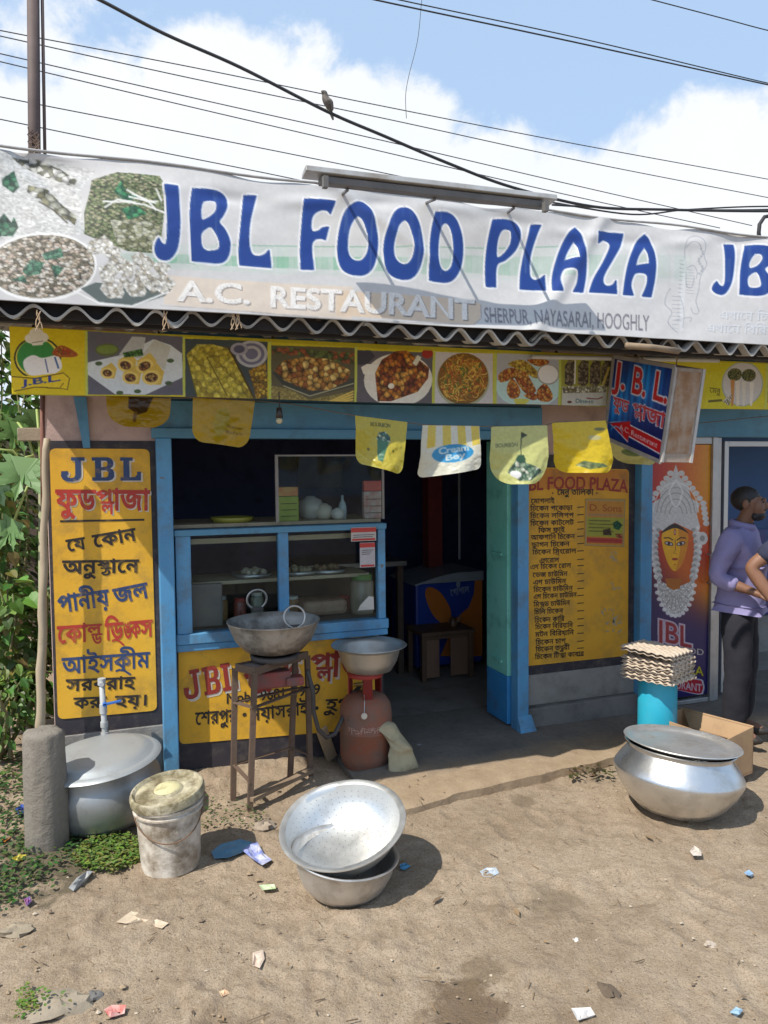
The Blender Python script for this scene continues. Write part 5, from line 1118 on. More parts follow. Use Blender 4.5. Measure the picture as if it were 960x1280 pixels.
# ------------------------------------------------------------------ display counter built into the shop front
GLASS = glass_mat('counter_glass', dust=.01)
def counter():
    zq = lambda x, y: (190+x/2.743, 540+y/2.743)
    pw = lambda x, y, Y=W: P(*zq(x, y), Y)
    t = thing('display_counter', 'blue wooden display counter with dusty glass under the window', 'counter', (.95, W, .75))
    xl, xr, xm0, xm1 = .345, pw(772, 640).x, pw(432, 500).x, pw(466, 500).x
    xe = pw(797, 640).x; zt_ = pw(560, 322).z; zb = pw(560, 655).z; zb2 = pw(560, 680).z
    print('counter', xl, xr, xe, zt_, zb, zb2)
    b = MB(); b = None
    for xa, xb in ((xl, xl+.085), (xr, xe), (xm0, xm1)): b = MB(); b.span(xa, xb, W-.03, W+.03, zb, zt_-.03); b.build('stile', BLUE, t, bevel=.004)
    b = MB(); b.span(xl-.005, xe+.004, W-.045, W+.05, zt_-.03, zt_+.005); b.build('top_rail', BLUED, t, bevel=.004)
    b = MB(); b.span(xl-.006, xe+.015, W-.04, W+.06, zb-.06, zb); b.span(xl-.005, xe+.012, W-.03, W+.04, .712, zb-.062); b.build('bottom_rail', BLUE, t, bevel=.005)
    b = MB(); b.span(xl+.06, xr, W+.006, W+.010, zb, zt_-.03); b.build('glass', GLASS, t)
    DW = mat('counter_wood', (.36, .29, .19), (.42, .34, .23), rough=.7, stretch=(.3, 1, 2), dirt=.4)
    b = MB(); b.span(xl+.087, xr, W+.035, W+.06, zt_-.085, zt_-.055); b.build('trim', DW, t)
    b = MB(); b.span(xl+.11, xr, W+.15, W+.50, zt_-.345, zt_-.325); b.span(xl+.11, xl+.135, W+.15, W+.17, zb, zt_-.346); b.build('shelf', DW, t)
    b = MB(); b.span(xl, xe, W+.065, W+.60, zb-.02, zb-.001); b.build('counter_floor', mat('tin_liner', (.07, .065, .06), (.05, .045, .045), rough=.5), t)
    b = MB(); b.span(xl, xe, W+.055, W+.60, zt_+.008, zt_+.028); b.build('counter_top', DW, t)
    # upper glass pane with a thin frame
    x0, x1, z0, z1 = pw(428, 80).x, pw(790, 80).x, zt_+.03, pw(428, 78).z
    b = MB(); b.span(x0-.012, x0+.006, W-.006, W+.012, z0, z1); b.span(x1-.006, x1+.008, W-.006, W+.012, z0, z1); b.span(x0+.007, x1-.007, W-.006, W+.012, z1-.010, z1); b.build('pane_frame', mat('thin_frame', (.20, .19, .18), (.28, .26, .24), rough=.5), t)
    b = MB(); b.span(x0+.006, x1-.006, W+.001, W+.005, z0, z1-.010); b.build('upper_glass', glass_mat('upper_glass', dust=.015, rough=.02), t)
    return zt_, zb, zq, pw, xl, xr
ZT, ZB, zq, pw, CXL, CXR = counter()
b = MB(); b.span(.30, 1.62, W+.62, W+.66, -.02, 1.0); b.build('counter_back', WOODD, shop)
def tg(o, *a): return setp(o, *a)
SHELF = ZT+.028
def packet(name, p0, w, h, d, top, label, body, extra=None):
    t = thing(name, label, 'packet', p0)
    b = MB(); p = Vector(p0); b.box(p+Vector((0, 0, h*.36)), (w, d, h*.72)); b.build('body', body, t, bevel=.006)
    b = MB(); b.box(p+Vector((0, -.002, h*.86)), (w*.98, d*.9, h*.27)); b.build('printed_band', top, t, bevel=.006)
    b = MB()
    for k in range(3): b.box(p+Vector((0, -d/2-.002, h*(.15+.18*k))), (w*.8, .002, .004))
    b.build('fold_line', BLK, t)
p = pw(467, 318, W+.10); packet('snack_packet', (p.x, W+.10, SHELF), .125, .21, .05, mat('packet_orange', (.45, .13, .04), (.5, .3, .08), nscale=25), 'green and orange snack packet standing on the counter top', mat('packet_green', (.22, .30, .04), (.3, .36, .06), nscale=20))
p = pw(758, 318, W+.10); packet('printed_card_box', (p.x, W+.10, SHELF), .135, .24, .04, mat('card_red', (.5, .06, .04), (.55, .12, .08), nscale=30), 'red and white printed card standing at the right end of the counter top', mat('card_white', (.5, .46, .42), (.42, .2, .18), nscale=30))
MET = mat('dull_aluminium', (.52, .52, .52), (.42, .42, .42), rough=.38, metal=.85, nscale=5, rvar=.12, dirt=.25, dcol=(.2, .19, .17))
for i, (x, r, z_, lab, m_) in enumerate(((545, .085, .085, 'large white enamel bowl turned over behind the counter glass', mat('enamel', (.34, .33, .31), (.42, .40, .37), rough=.4)), (590, .058, .06, 'round cream pot with a dark hole on the counter top', mat('cream_pot', (.50, .46, .38), rough=.5)), (637, .042, .045, 'small white round pot on the counter top', mat('white_pot', (.58, .57, .52), rough=.4)))):
    p = pw(x, 318, W+.22-.05*i); b = MB(); b.lathe([(0, r*1.75), (r*.3, r*1.72), (r*.42, r*1.6), (r*.8, r*1.4), (r, r*.85), (r*.8, r*.2), (r*.55, 0), (0, 0)], 24, (p.x, p.y, SHELF))
    b.build('round_pot', m_, loc=(p.x, p.y, SHELF), smooth=True, label=lab, cat='pot')
p = pw(654, 318, W+.14); b = MB(); b.lathe([(0, .15), (.008, .15), (.008, .12), (.02, .10), (.026, .07), (.026, 0), (0, 0)], 16, (p.x, p.y, SHELF)); b.build('bottle', mat('clear_plastic', (.35, .42, .45), rough=.2), loc=(p.x, p.y, SHELF), smooth=True, label='small clear bottle on the counter top', cat='bottle')
p = pw(275, 318, W+.2); b = MB(); b.lathe([(0, .012), (.11, .018), (.125, .03), (.13, .03), (.115, .0), (0, 0)], 28, (p.x, p.y, SHELF)); b.build('plate', mat('yellow_plate', (.32, .30, .05), rough=.4), loc=(p.x, p.y, SHELF), smooth=True, label='flat green plate on the counter top at the open window', cat='plate')
SH2 = ZT-.325
for x, lab, hp in ((343, 'steel tray of small pale snacks on the left of the inner shelf', 16), (500, 'steel bowl of snacks in the middle of the inner shelf', 10), (600, 'steel tray of fried food on the right of the inner shelf', 12)):
    p = pw(x, 440, W+.26); t = thing('food_tray', lab, 'food tray', (p.x, p.y, SH2))
    b = MB(); b.lathe([(0, .008), (.10, .008), (.125, .028), (.13, .03), (.11, .0), (0, 0)], 24, (p.x, p.y, SH2)); b.build('tray', MET, t, smooth=True)
    b = MB()
    for k in range(hp): a = rnd.uniform(0, 6.3); r = .08*math.sqrt(rnd.random()); b.ball((p.x+r*math.cos(a), p.y+r*math.sin(a), SH2+.025+.012*rnd.random()), rnd.uniform(.016, .026), 5)
    b.build('food', mat('snacks%d' % x, (.30, .22, .12) if x != 343 else (.48, .42, .34), (.20, .10, .05) if x == 600 else (.4, .33, .2), nscale=30), t, smooth=True)
p = pw(720, 600, W+.2); t = thing('storage_jar', 'plastic jar with a green lid behind the right pane', 'jar', (p.x, p.y, ZB))
b = MB(); b.lathe([(0, 0), (.07, 0), (.075, .02), (.075, .2), (.06, .225), (0, .225)], 20, (p.x, p.y, ZB)); b.build('body', mat('jar_plastic', (.30, .24, .17), (.36, .30, .22), rough=.3), t, smooth=True)
b = MB(); b.lathe([(.064, .222), (.066, .222), (.066, .255), (0, .257)], 20, (p.x, p.y, ZB)); b.build('lid', mat('jar_lid', (.12, .25, .06), rough=.4), t, auto=40)
p = pw(165, 600, W+.25); t = MB(); t.box((p.x, p.y, ZB+.13), (.24, .25, .26)); t.build('biscuit_tin', mat('old_tin', (.16, .13, .12), (.22, .18, .15), rough=.5), loc=(p.x, p.y, ZB), bevel=.01, label='dark square tin behind the left pane', cat='tin')
p = pw(580, 600, W+.3); t = MB(); t.box((p.x, p.y, ZB+.05), (.30, .22, .10)); t.build('bread_pack', mat('bread_pack', (.28, .15, .10), (.36, .24, .16), rough=.6, nscale=14), loc=(p.x, p.y, ZB), bevel=.03, label='brown bread packs lying behind the right pane', cat='packet')
for x, y0, hh, rr, c1, lab in ((235, 640, .15, .045, (.40, .22, .08), 'amber jar of biscuits behind the left pane'), (300, 640, .13, .04, (.36, .10, .07), 'red lidded jar behind the left pane'), (360, 640, .16, .042, (.30, .28, .20), 'pale jar of sweets behind the left pane, next to the middle post'), (480, 640, .12, .05, (.34, .20, .10), 'brown jar at the near end of the right pane'), (660, 640, .10, .05, (.38, .12, .08), 'short red jar behind the right pane')):
    p = pw(x, 600, W+.33); t = thing('sweet_jar', lab, 'jar', (p.x, p.y, ZB))
    b = MB(); b.lathe([(0, 0), (rr*.95, 0), (rr, .01), (rr, hh*.78), (rr*.75, hh*.88), (0, hh*.88)], 18, (p.x, p.y, ZB)); b.build('body', mat('jar_%d' % x, c1, tuple(v*.6 for v in c1), rough=.25, nscale=40), t, auto=40)
    b = MB(); b.lathe([(rr*.8, hh*.86), (rr*.82, hh*.86), (rr*.82, hh), (0, hh)], 18, (p.x, p.y, ZB)); b.build('lid', mat('jar_cap_%d' % x, (.42, .05, .04) if x in (300, 660) else (.5, .48, .42), rough=.4), t, auto=40)
# stickers on the glass and rail
st = [('price_sticker', (682, 328), (768, 372), W-.048, 'red and white notice pasted over the counter rail', (.55, .50, .46), (.50, .05, .04)), ('pasted_notice', (712, 380), (765, 462), W-.032, 'red topped white notice pasted inside the right pane', (.52, .48, .50), (.52, .05, .04))]
for name, a, c, Y, lab, c1, c2 in st:
    t = thing(name, lab, 'sticker', pw(*a, Y)); A, C = pw(*a, Y), pw(*c, Y)
    b = MB(); b.span(A.x, C.x, Y-.0015, Y, C.z, A.z); b.build('paper', mat(name+'_p', c1, tuple(v*.85 for v in c1), nscale=20), t)
    m_ = Marks(); m_.quad([(A.x, Y-.0015, A.z-.03), (C.x, Y-.0015, A.z-.03), (C.x, Y-.0015, A.z-.003), (A.x, Y-.0015, A.z-.003)]); m_.build('red_band', mat(name+'_r', c2), t); m_ = Marks(); m_.quad([(A.x+.006, Y-.0015, C.z+.004), (C.x-.006, Y-.0015, C.z+.004), (C.x-.006, Y-.0015, C.z+.016), (A.x+.006, Y-.0015, C.z+.016)]); m_.build('red_band', mat(name+'_r', c2), t)
    m_ = Marks()
    for k in range(3): z = A.z-.045-.012*k; m_.quad([(A.x+.012, Y-.0015, z-.004), (C.x-.012-.01*k, Y-.0015, z-.004), (C.x-.012-.01*k, Y-.0015, z), (A.x+.012, Y-.0015, z)]) if z > C.z+.02 else None
    m_.build('print', mat('grey_print', (.10, .09, .10)), t)
A = pw(706, 612, W-.034); b = MB(); b.add([A+Vector((0, -.001, 0)), A+Vector((.105, -.001, 0)), A+Vector((.10, -.008, .08)), A+Vector((.07, -.004, .085)), A+Vector((.01, -.01, .03))], [(0, 1, 2, 3, 4)])
b.build('paper_slip', mat('paper', (.56, .54, .50)), loc=A, solid=.001, label='torn white paper stuck low on the right pane', cat='paper')

# ------------------------------------------------------------------ inside the room
def freezer():
    YF = 6.05; zz = lambda x, y: (480+x/4.267, 560+y/4.267)
    a, c = P(*zz(172, 1100), YF), P(*zz(523, 1100), YF); w = c.x-a.x; H_ = P(*zz(523, 655), YF).z
    print('freezer', a, c, H_)
    t = thing('chest_freezer', 'blue chest freezer with an orange ice cream picture at the back of the room', 'freezer', (a.x+w/2, YF, 0))
    b = MB(); b.span(a.x, c.x, YF, YF+.62, .03, H_*.90); b.build('body', mat('freezer_blue', (.014, .042, .26), (.02, .058, .32), rough=.35), t, bevel=.015)
    n = 10; b = MB(); top = []
    for k in range(n+1): x = a.x-.01+(w+.02)*k/n; z = H_*(.90+.10*math.sin(.5*math.pi*min(1, k/n*1.35))); top.append((x, z))
    lo = [(x, H_*.90+.003 if k > 0 else H_*.885) for k, (x, z) in enumerate(top)]
    poly = top+lo[::-1]; b.prism(poly, lambda x, z: (x, YF-.012, z), lambda x, z: (x, YF+.63, z)); b.build('lid', mat('freezer_lid', (.30, .34, .38), (.24, .28, .30), rough=.3), t, fix=True)
    m_ = Marks(); y = YF
    def q(x, yy): return P(*zz(x, yy), y)
    m_.quad([q(*p[:2]) for p in [(485, 690), (523, 690), (523, 1110), (300, 1110), (385, 905), (450, 850), (478, 780)]][::-1]); m_.quad([q(*p[:2]) for p in spline([(245, 742), (300, 770), (350, 850), (355, 910), (315, 938), (260, 890), (225, 810), (220, 760)], 4)][::-1], lift=.003)
    m_.build('orange_print', mat('freezer_orange', (.56, .18, .03), (.48, .14, .02), rough=.35), t)
    m_ = Marks(); m_.text('গোপাল', q(355, 790), q(455, 770), .055, bold=.015, lift=.004); m_.add([q(395, 725)+Vector((.02*u, -.004, .035*v)) for u, v in circ(10)], [tuple(range(10))]); m_.build('lettering', mat('freezer_white', (.25, .3, .4)), t)
    b = MB()
    for x in (a.x+.06, c.x-.06):
        for yy in (YF+.06, YF+.55): b.span(x-.02, x+.02, yy-.02, yy+.02, 0, .03)
    b.build('foot', BLK, t)
freezer()
def stool():
    zz = lambda x, y: (480+x/4.267, 560+y/4.267); YS = 5.72
    a, c = P(*zz(205, 1200), YS), P(*zz(478, 1190), YS); top = P(*zz(340, 975), YS).z
    print('stool', a, c, top)
    t = thing('wooden_stool', 'dark wooden stool standing before the blue freezer', 'stool', (a.x, YS, 0)); d = .34
    SW = mat('stool_wood', (.10, .055, .03), (.15, .09, .055), rough=.6, stretch=(1, 1, .3), dirt=.3)
    b = MB(); b.span(a.x-.01, c.x+.01, YS-.02, YS+d+.02, top-.03, top); b.build('seat', SW, t, bevel=.005)
    for x in (a.x+.02, c.x-.02):
        for y in (YS+.02, YS+d-.02): b = MB(); b.span(x-.02, x+.02, y-.02, y+.02, 0, top-.031); b.build('leg', SW, t, bevel=.003)
    PN_ = mat('stool_panel', (.26, .15, .095), (.20, .115, .075), rough=.6, stretch=(1, 1, .3))
    for x0, x1 in ((.10, .36), (.58, .92)): b = MB(); b.span(a.x+(c.x-a.x)*x0, a.x+(c.x-a.x)*x1, YS+.03, YS+.045, .02, top-.07); b.build('panel', PN_, t, bevel=.004)
    b = MB(); b.span(a.x+.04, c.x-.04, YS+.01, YS+.03, top-.065, top-.033); b.build('apron_rail', SW, t)
    q = P(*zz(368, 920), YS+.1); t2 = thing('kettle', 'small dark spouted can on the wooden stool', 'can', (q.x, q.y, top)); b = MB(); b.lathe([(0, 0), (.035, 0), (.04, .03), (.03, .07), (.015, .09), (0, .09)], 14, (q.x, q.y, top)); b.build('body', mat('can_brown', (.12, .06, .03), rough=.4), t2, smooth=True); b = MB(); b.tube([(q.x+.03, q.y, top+.03), (q.x+.06, q.y, top+.07), (q.x+.065, q.y, top+.10)], .007, 6); b.build('spout', mat('can_brown', None), t2)
stool()
t = thing('kitchen_table', 'dull steel topped table at the dark back of the room', 'table', (1.9, 6.3, 0)); b = MB(); b.span(1.45, 2.35, 6.0, 6.7, .93, .97); b.build('table_top', mat('table_steel', (.20, .20, .20), (.13, .13, .13), rough=.35, metal=.5), t)
for x in (1.5, 2.3):
    for y in (6.05, 6.65): b = MB(); b.span(x-.025, x+.025, y-.025, y+.025, 0, .928); b.build('leg', WOODD, t)
b = MB(); b.box((2.15, 6.3, .985), (.16, .10, .03)); b.build('cutting_board', mat('board', (.22, .19, .15)), loc=(2.15, 6.3, .97), label='pale board lying on the steel table in the dark room', cat='board')
b = MB(); b.box((2.15, 8.035, 1.72), (.5, .02, .34)); b.build('wall_calendar', mat('calendar', (.16, .14, .13), (.10, .09, .09), nscale=6), loc=(2.15, 8.03, 1.55), label='faint grey calendar on the dark back wall of the room', cat='calendar')
# green door leaf that stands open into the room
hx = XD1+.014; q = PX(613, 891, hx); dl = q.y-W
print('door leaf depth', dl)
dl = .30
t = thing('open_door', 'green door leaf with a blue foot, standing open into the dark room', 'door', (hx, W+.03, 0))
GRN = mat('green_door_paint', (.17, .56, .46), (.24, .62, .52), rough=.5, chip=(9, .66, (.16, .14, .11)), dirt=.35, dcol=(.05, .17, .13), nscale=3, stretch=(1, 1, .4), bump=.1)
zs = PX(620, 835, hx).z
b = MB(); b.span(hx-.035, hx, W+.03, W+.03+dl, zs+.002, 1.93); b.build('green_leaf', GRN, t, bevel=.004)
b = MB(); b.span(hx-.035, hx, W+.03, W+.03+dl, .012, zs); b.build('blue_foot', mat('blue_door_foot', (.03, .22, .50), (.05, .26, .54), rough=.5, dirt=.3), t, bevel=.004)
b = MB(); b.span(hx-.048, hx-.037, W+.10, W+dl-.05, zs+.08, zs+.10); b.span(hx-.048, hx-.037, W+.10, W+dl-.05, 1.15, 1.17); b.build('ledge', GRN, t)
# notice pasted on the menu panel
YN = YM-.0045
def notice():
    c = Canvas(.2, .24, .0026, c255(176, 150, 96), lambda x, y: ((x-420)/225*.2, (y-245)/270*.24))
    c.poly([(420, 245), (645, 245), (645, 515), (420, 515)], c255(165, 140, 90)); c.poly([(428, 255), (636, 258), (632, 508), (430, 505)], c255(184, 128, 44)); c.text('D. Sons', (440, 312), (622, 316), 38, c255(150, 70, 20), .01); c.line([(435, 335), (630, 337)], 14, c255(165, 125, 80)); c.poly([(430, 350), (634, 352), (632, 460), (430, 458)], c255(150, 150, 52))
    for k in range(4): c.line([(440, 368+k*20), (560+20*(k % 2), 369+k*20)], 7, c255(90, 80, 30), .8)
    c.cells([(520, 420), (560, 410), (570, 450), (520, 450)], [c255(60, 40, 20), c255(90, 60, 30)], 4); c.cells([(575, 380), (600, 365), (630, 390), (610, 420), (580, 410)], [c255(20, 70, 40), c255(30, 100, 60)], 4); c.poly([(430, 465), (632, 467), (632, 495), (430, 495)], c255(170, 60, 48)); c.line([(440, 480), (620, 481)], 6, c255(120, 35, 30), .6); c.cells([(590, 440), (630, 440), (632, 465), (600, 465)], [c255(150, 40, 30), c255(180, 120, 60)], 4)
    c.grain(.05)
    a, b_, d, e = [np.array(P(*zm(*q), YN)) for q in ((420, 245), (647, 247), (416, 512), (640, 520))]
    pos = lambda U, V: tuple((a[i]*(1-U/.2)+b_[i]*U/.2)*(1-V/.24)+(d[i]*(1-U/.2)+e[i]*U/.2)*V/.24+(0 if i != 1 else -.003*np.sin(U*20)**2) for i in range(3))
    o = c.build('pasted_poster', pos, mat('poster_paper', None, rough=.6, attr=True), label='small advertising poster pasted on the ochre menu panel', cat='poster'); sd = o.modifiers.new('thick', 'SOLIDIFY'); sd.thickness = .0006; sd.offset = -1
notice()

# ------------------------------------------------------------------ the air-conditioned side: poster door, frames, open glass door
ALU = mat('aluminium_frame', (.50, .50, .49), (.40, .39, .38), rough=.4, metal=.6, dirt=.3, dcol=(.25, .22, .2))
def poster_door():
    zz = lambda x, y: (740+x/3.2, 540+y/3.2); Y = W-.006; A, B, C_, D = [P(*zz(*q), Y) for q in ((212, 100), (472, 100), (460, 1100), (212, 1030))]
    x0, x1 = XR1+.003, P(*zz(468, 600), Y).x; ztop = 1.955; zbot = -.0
    t = thing('poster_door', 'aluminium shop door covered by a dark poster of a crowned mask', 'door', (x0, Y, 0))
    b = MB(); xa, xb = x1, P(*zz(505, 600), Y).x
    b.span(xa, xa+(xb-xa)*.55, W-.03, W+.03, 0, ztop); b.span(x0, xa, W-.02, W+.02, .0, P(*zz(340, 1075), Y).z); b.span(x0, xa, W-.02, W+.02, ztop-.05, ztop); b.build('frame', ALU, t, bevel=.003)
    b = MB(); b.span(x0, xa, W+.0, W+.008, .05, ztop-.05); b.build('pane', mat('door_back', (.05, .04, .08)), t)
    b = MB(); hx_ = P(*zz(460, 540), W).x; ha, hb = P(*zz(460, 486), W).z, P(*zz(460, 600), W).z
    b.tube([(hx_-.02, W-.03, ha), (hx_-.02, W-.07, ha-.01), (hx_-.02, W-.07, hb+.01), (hx_-.02, W-.03, hb)], .010, 8); b.tube([(hx_+.035, W-.03, ha), (hx_+.035, W-.06, ha-.01), (hx_+.035, W-.06, hb+.01), (hx_+.035, W-.03, hb)], .008, 8); b.build('handle', ALU, t, smooth=True)
    zlo = P(*zz(340, 1062), Y).z; w, h = xa-x0-.004, ztop-.055-zlo
    def to(x, y): p = P(*zz(x, y), Y); return p.x-x0-.002, (ztop-.055)-p.z
    c = Canvas(w, h, .0034, (0, 0, 0), to); Yg, Xg = np.mgrid[0:c.H, 0:c.W]; u = Xg/c.W; v = Yg/c.H
    L = c255; f = lambda *k: np.array(L(*k))[None, None, :]
    c.img = f(180, 26, 30)*(1-u[..., None])+f(220, 152, 20)*u[..., None]
    lo = sstep(.30, .62, v-.25*u+.08*(vnoise(u*4, v*5, 2)-.5))[..., None]; c.img = c.img*(1-lo)+(f(30, 24, 88)*(1-.55*u[..., None])+f(150, 24, 70)*u[..., None]*.6)*lo
    deep = sstep(.55, .8, v)[..., None]; c.img = c.img*(1-deep)+f(32, 26, 92)*deep
    red = (np.exp(-((u-.9)**2/.05+(v-.42)**2/.02)))[..., None]; c.img = c.img*(1-red*.8)+f(176, 34, 34)*red*.8
    S, S2, S3 = L(206, 203, 200), L(148, 145, 143), L(232, 230, 227)
    # a crown of pith work, side plumes and collar
    crown = [(335, 130), (350, 180), (385, 215), (395, 265), (430, 285), (418, 330), (432, 380), (400, 395), (330, 362), (285, 395), (240, 380), (236, 330), (240, 285), (272, 265), (275, 215), (318, 180)]
    c.poly(crown, S)
    for k in range(11):                                            # toothed outline
        for sgn in (-1, 1):
            y = 165+k*20; half = 22+ (min(k, 6))*14.5+max(0, k-6)*3; c.ell((335+sgn*half, y), 13, 11, S, 1)
    c.cells(crown, [S, L(196, 193, 190), S3, L(182, 179, 177)], 3.4, .3, rim=.14, seed=21)
    for r in (95, 80, 64, 46, 28): c.line([(335+r*.95*math.cos(a), 330+r*1.35*math.sin(a)) for a in np.linspace(math.pi*1.02, math.pi*1.98, 16)], 4, S3 if r % 2 else S2, .8)
    for s_ in (-1, 1):
        c.line([(335, 190), (335+s_*28, 235), (335+s_*14, 285), (335, 300)], 6, S3, .8)
        for k in range(9): y = 385+k*24; c.ell((335+s_*(78+10*math.sin(k*.5)), y), 17, 15, S, 1); c.ell((335+s_*(70+8*math.sin(k*.5)), y+6), 9, 8, S2, .8); c.ell((335+s_*(88+8*math.sin(k*.5)), y-2), 6, 6, S3, .9)
        c.ell((335+s_*105, 425), 22, 26, S, 1); c.ell((335+s_*105, 425), 10, 12, S2, 1)
    col = [(258, 560), (280, 600), (335, 622), (390, 600), (412, 560), (405, 650), (370, 715), (330, 740), (290, 715), (262, 650)]
    c.cells(col, [S, L(192, 189, 186), S3, L(172, 169, 168)], 4, 1, rim=.10, seed=22)
    for k in range(15): a = math.pi*(.06+.88*k/14); c.ell((333+78*math.cos(a), 585+150*math.sin(a)), 9, 8, S3, .9)
    for k in range(9): a = math.pi*(.1+.8*k/8); c.line([(333+20*math.cos(a), 620+30*math.sin(a)), (333+62*math.cos(a), 600+115*math.sin(a))], 4, S2, .7)
    c.poly([(292, 585), (360, 585), (350, 625), (325, 632), (300, 618)], L(170, 96, 20))
    face = spline([(283, 400), (330, 372), (378, 400), (382, 450), (360, 525), (332, 556), (305, 528), (282, 455)], 5)
    c.poly(face, L(232, 170, 22)); c.poly(spline([(345, 380), (378, 400), (382, 450), (358, 528), (335, 552), (352, 470)], 4), L(188, 96, 24), .5)
    c.poly(spline([(275, 405), (300, 380), (330, 366), (360, 380), (386, 405), (360, 392), (330, 384), (300, 394)], 4), L(24, 18, 20))
    for s_ in (-1, 1):
        x = 331+s_*24; c.ell((x, 446), 18, 8.5, L(30, 16, 16), 1, s_*-.25); c.ell((x, 446), 14, 5.5, L(206, 196, 200), 1, s_*-.25); c.ell((x, 446), 6, 5.5, L(30, 20, 24)); c.line([(x-s_*16, 432), (x, 422), (x+s_*20, 424)], 4.5, L(30, 18, 14))
    c.ell((331, 400), 5, 13, L(150, 30, 24)); c.ell((331, 400), 2.5, 8, L(220, 190, 160)); c.line([(332, 430), (334, 470), (326, 484), (338, 486)], 3, L(150, 88, 18)); c.ell((331, 508), 12, 5, L(170, 34, 24)); c.line([(318, 507), (344, 507)], 1.6, L(90, 14, 12)); c.ell((331, 530), 6, 3, L(180, 110, 22), .7)
    # writing at the foot
    for dx, w_, col_ in ((0, .075, L(196, 176, 190)), (0, .015, L(150, 22, 44))): c.text('JBL', (262, 830), (392, 862), 82, col_, w_)
    for w_, col_ in ((.05, L(40, 20, 30)), (.01, L(196, 186, 190))): c.text('FOOD', (330, 880), (445, 892), 24, col_, w_)
    for w_, col_ in ((.05, L(60, 30, 20)), (.012, L(200, 190, 40))): c.text('PLAZA', (300, 955), (442, 974), 36, col_, w_)
    rr = spline([(240, 985), (420, 985), (446, 1005), (446, 1035), (425, 1050), (300, 1020), (240, 1010)], 4); c.poly(rr, L(196, 190, 196)); c.poly([(243+ (x-243)*.97, 1016+(y-1016)*.86) for x, y in rr], L(176, 24, 48)); c.text('RESTAURANT', (248, 1010), (436, 1038), 30, L(206, 198, 200), .02)
    c.grain(.05, 1)
    c.build('poster', lambda U, V: (x0+.002+U, Y+0*U, ztop-.055-V), mat('poster_gloss', None, rough=.28, attr=True), t)
    return xa, xb, zz
xa_, xb_, zp = poster_door()
# the open side: frames, a narrow dark gap and a wide glass panel further in
x1, x2 = P(*zp(512, 300), W).x, P(*zp(552, 300), W).x
t = thing('sliding_door_frame', 'grey aluminium door frame standing at the entrance beside the man', 'door frame', (xa_+.1, W, 0)); b = MB()
b.span(xa_+(xb_-xa_)*.62, xb_, W-.02, W+.05, 0, 1.953); b.build('jamb', ALU, t, bevel=.003)
b = MB(); b.span(x2, x2+.04, W+.06, W+.10, .02, 1.93); b.span(x2+.041, 6.6, W+.06, W+.10, 1.89, 1.93); b.build('upright', mat('pale_alu', (.56, .56, .55), rough=.4, metal=.5), t, bevel=.003)
b = MB(); b.span(x2+.042, 6.6, 5.55, 5.60, .02, 2.3); b.build('inner_partition', mat('blue_partition', (.012, .07, .21), (.018, .09, .25), rough=.5, nscale=2), shop)
b = MB(); b.span(6.6, 6.9, W-.02, W+.12, -.05, 2.0); b.build('end_wall', PINK, shop)
t = thing('purple_wall_poster', 'dim purple and blue poster low on the inner wall behind the man', 'poster', (5.6, 5.54, .3)); b = MB(); b.span(5.2, 6.4, 5.535, 5.545, .35, 1.15); b.build('sheet', mat('purple_print', (.10, .03, .16), (.03, .10, .26), rough=.5, nscale=3), t)
b = MB(); b.span(x2+.05, 6.6, 5.50, 5.545, .0, .34); b.build('grey_plinth', CEM, shop)

# ------------------------------------------------------------------ pots, pans and tools in front of the shop
ALP = mat('spun_aluminium', (.70, .70, .69), (.60, .60, .59), rough=.33, metal=.92, nscale=3, rvar=.12, bump=.16, bscale=7, dirt=.4, dcol=(.36, .33, .29), dscale=5)
ALM = mat('matt_aluminium', (.68, .67, .65), (.56, .55, .53), rough=.48, metal=.8, nscale=4, rvar=.10, bump=.16, bscale=10, dirt=.5, dcol=(.32, .27, .21), dscale=7)
ALG = mat('grey_aluminium', (.40, .415, .42), (.33, .34, .345), rough=.5, metal=.75, nscale=4, rvar=.08, bump=.08, bscale=20, dirt=.4, dcol=(.20, .19, .17), dscale=5)
ALS = mat('sooty_aluminium', (.46, .44, .41), (.35, .325, .29), rough=.5, metal=.6, nscale=5, bump=.12, bscale=30, dirt=.5, dcol=(.06, .045, .035), dscale=8, zdirt=(.0, .10, .8))
# big belly pot with a flat lid on the right
bc = G(843, 1034, -.05); dirn = Vector((bc.x, bc.y, 0)).normalized(); c0 = bc+dirn*.205; c0.z = -.052
def big_pot():
    t = thing('cooking_pot', 'big shiny round aluminium pot with a flat lid, on the ground right of the door', 'pot', c0)
    tilt = Matrix.Rotation(rad(5.5), 3, Vector((.55, -.5, 0)).normalized()) ; tilt = Matrix.Rotation(rad(6), 3, Vector((-.2, 1, 0)).normalized())
    b = MB(); PS = Matrix.Diagonal((.925, .925, .92)); tilt = tilt @ PS; b.lathe([(.0, .004), (.12, .004), (.205, .02), (.27, .075), (.318, .145), (.345, .205), (.350, .225), (.346, .240), (.318, .285), (.288, .325), (.278, .345), (.282, .360), (.300, .372), (.296, .376), (.276, .362), (.27, .345), (.28, .32), (.33, .23), (.30, .14), (.2, .03), (0, .015)], 72, c0, wob=.007, M=tilt)
    b.build('body', ALP, t, smooth=True, auto=38)
    b = MB(); b.lathe([(0, .386), (.20, .384), (.262, .381), (.268, .386), (.30, .402), (.313, .404), (.316, .400), (.30, .394), (.262, .374), (0, .376)], 72, c0+Vector((.004, -.008, .0)), wob=.003, M=tilt)
    b.build('lid', ALM, t, smooth=True, auto=45)
    b = MB()
    b.add([tilt @ Vector(p)+c0 for p in ((.05, -.05, .3885), (.051, -.05, .3885), (.051, -.049, .3885))], [(0, 1, 2)])
big_pot()
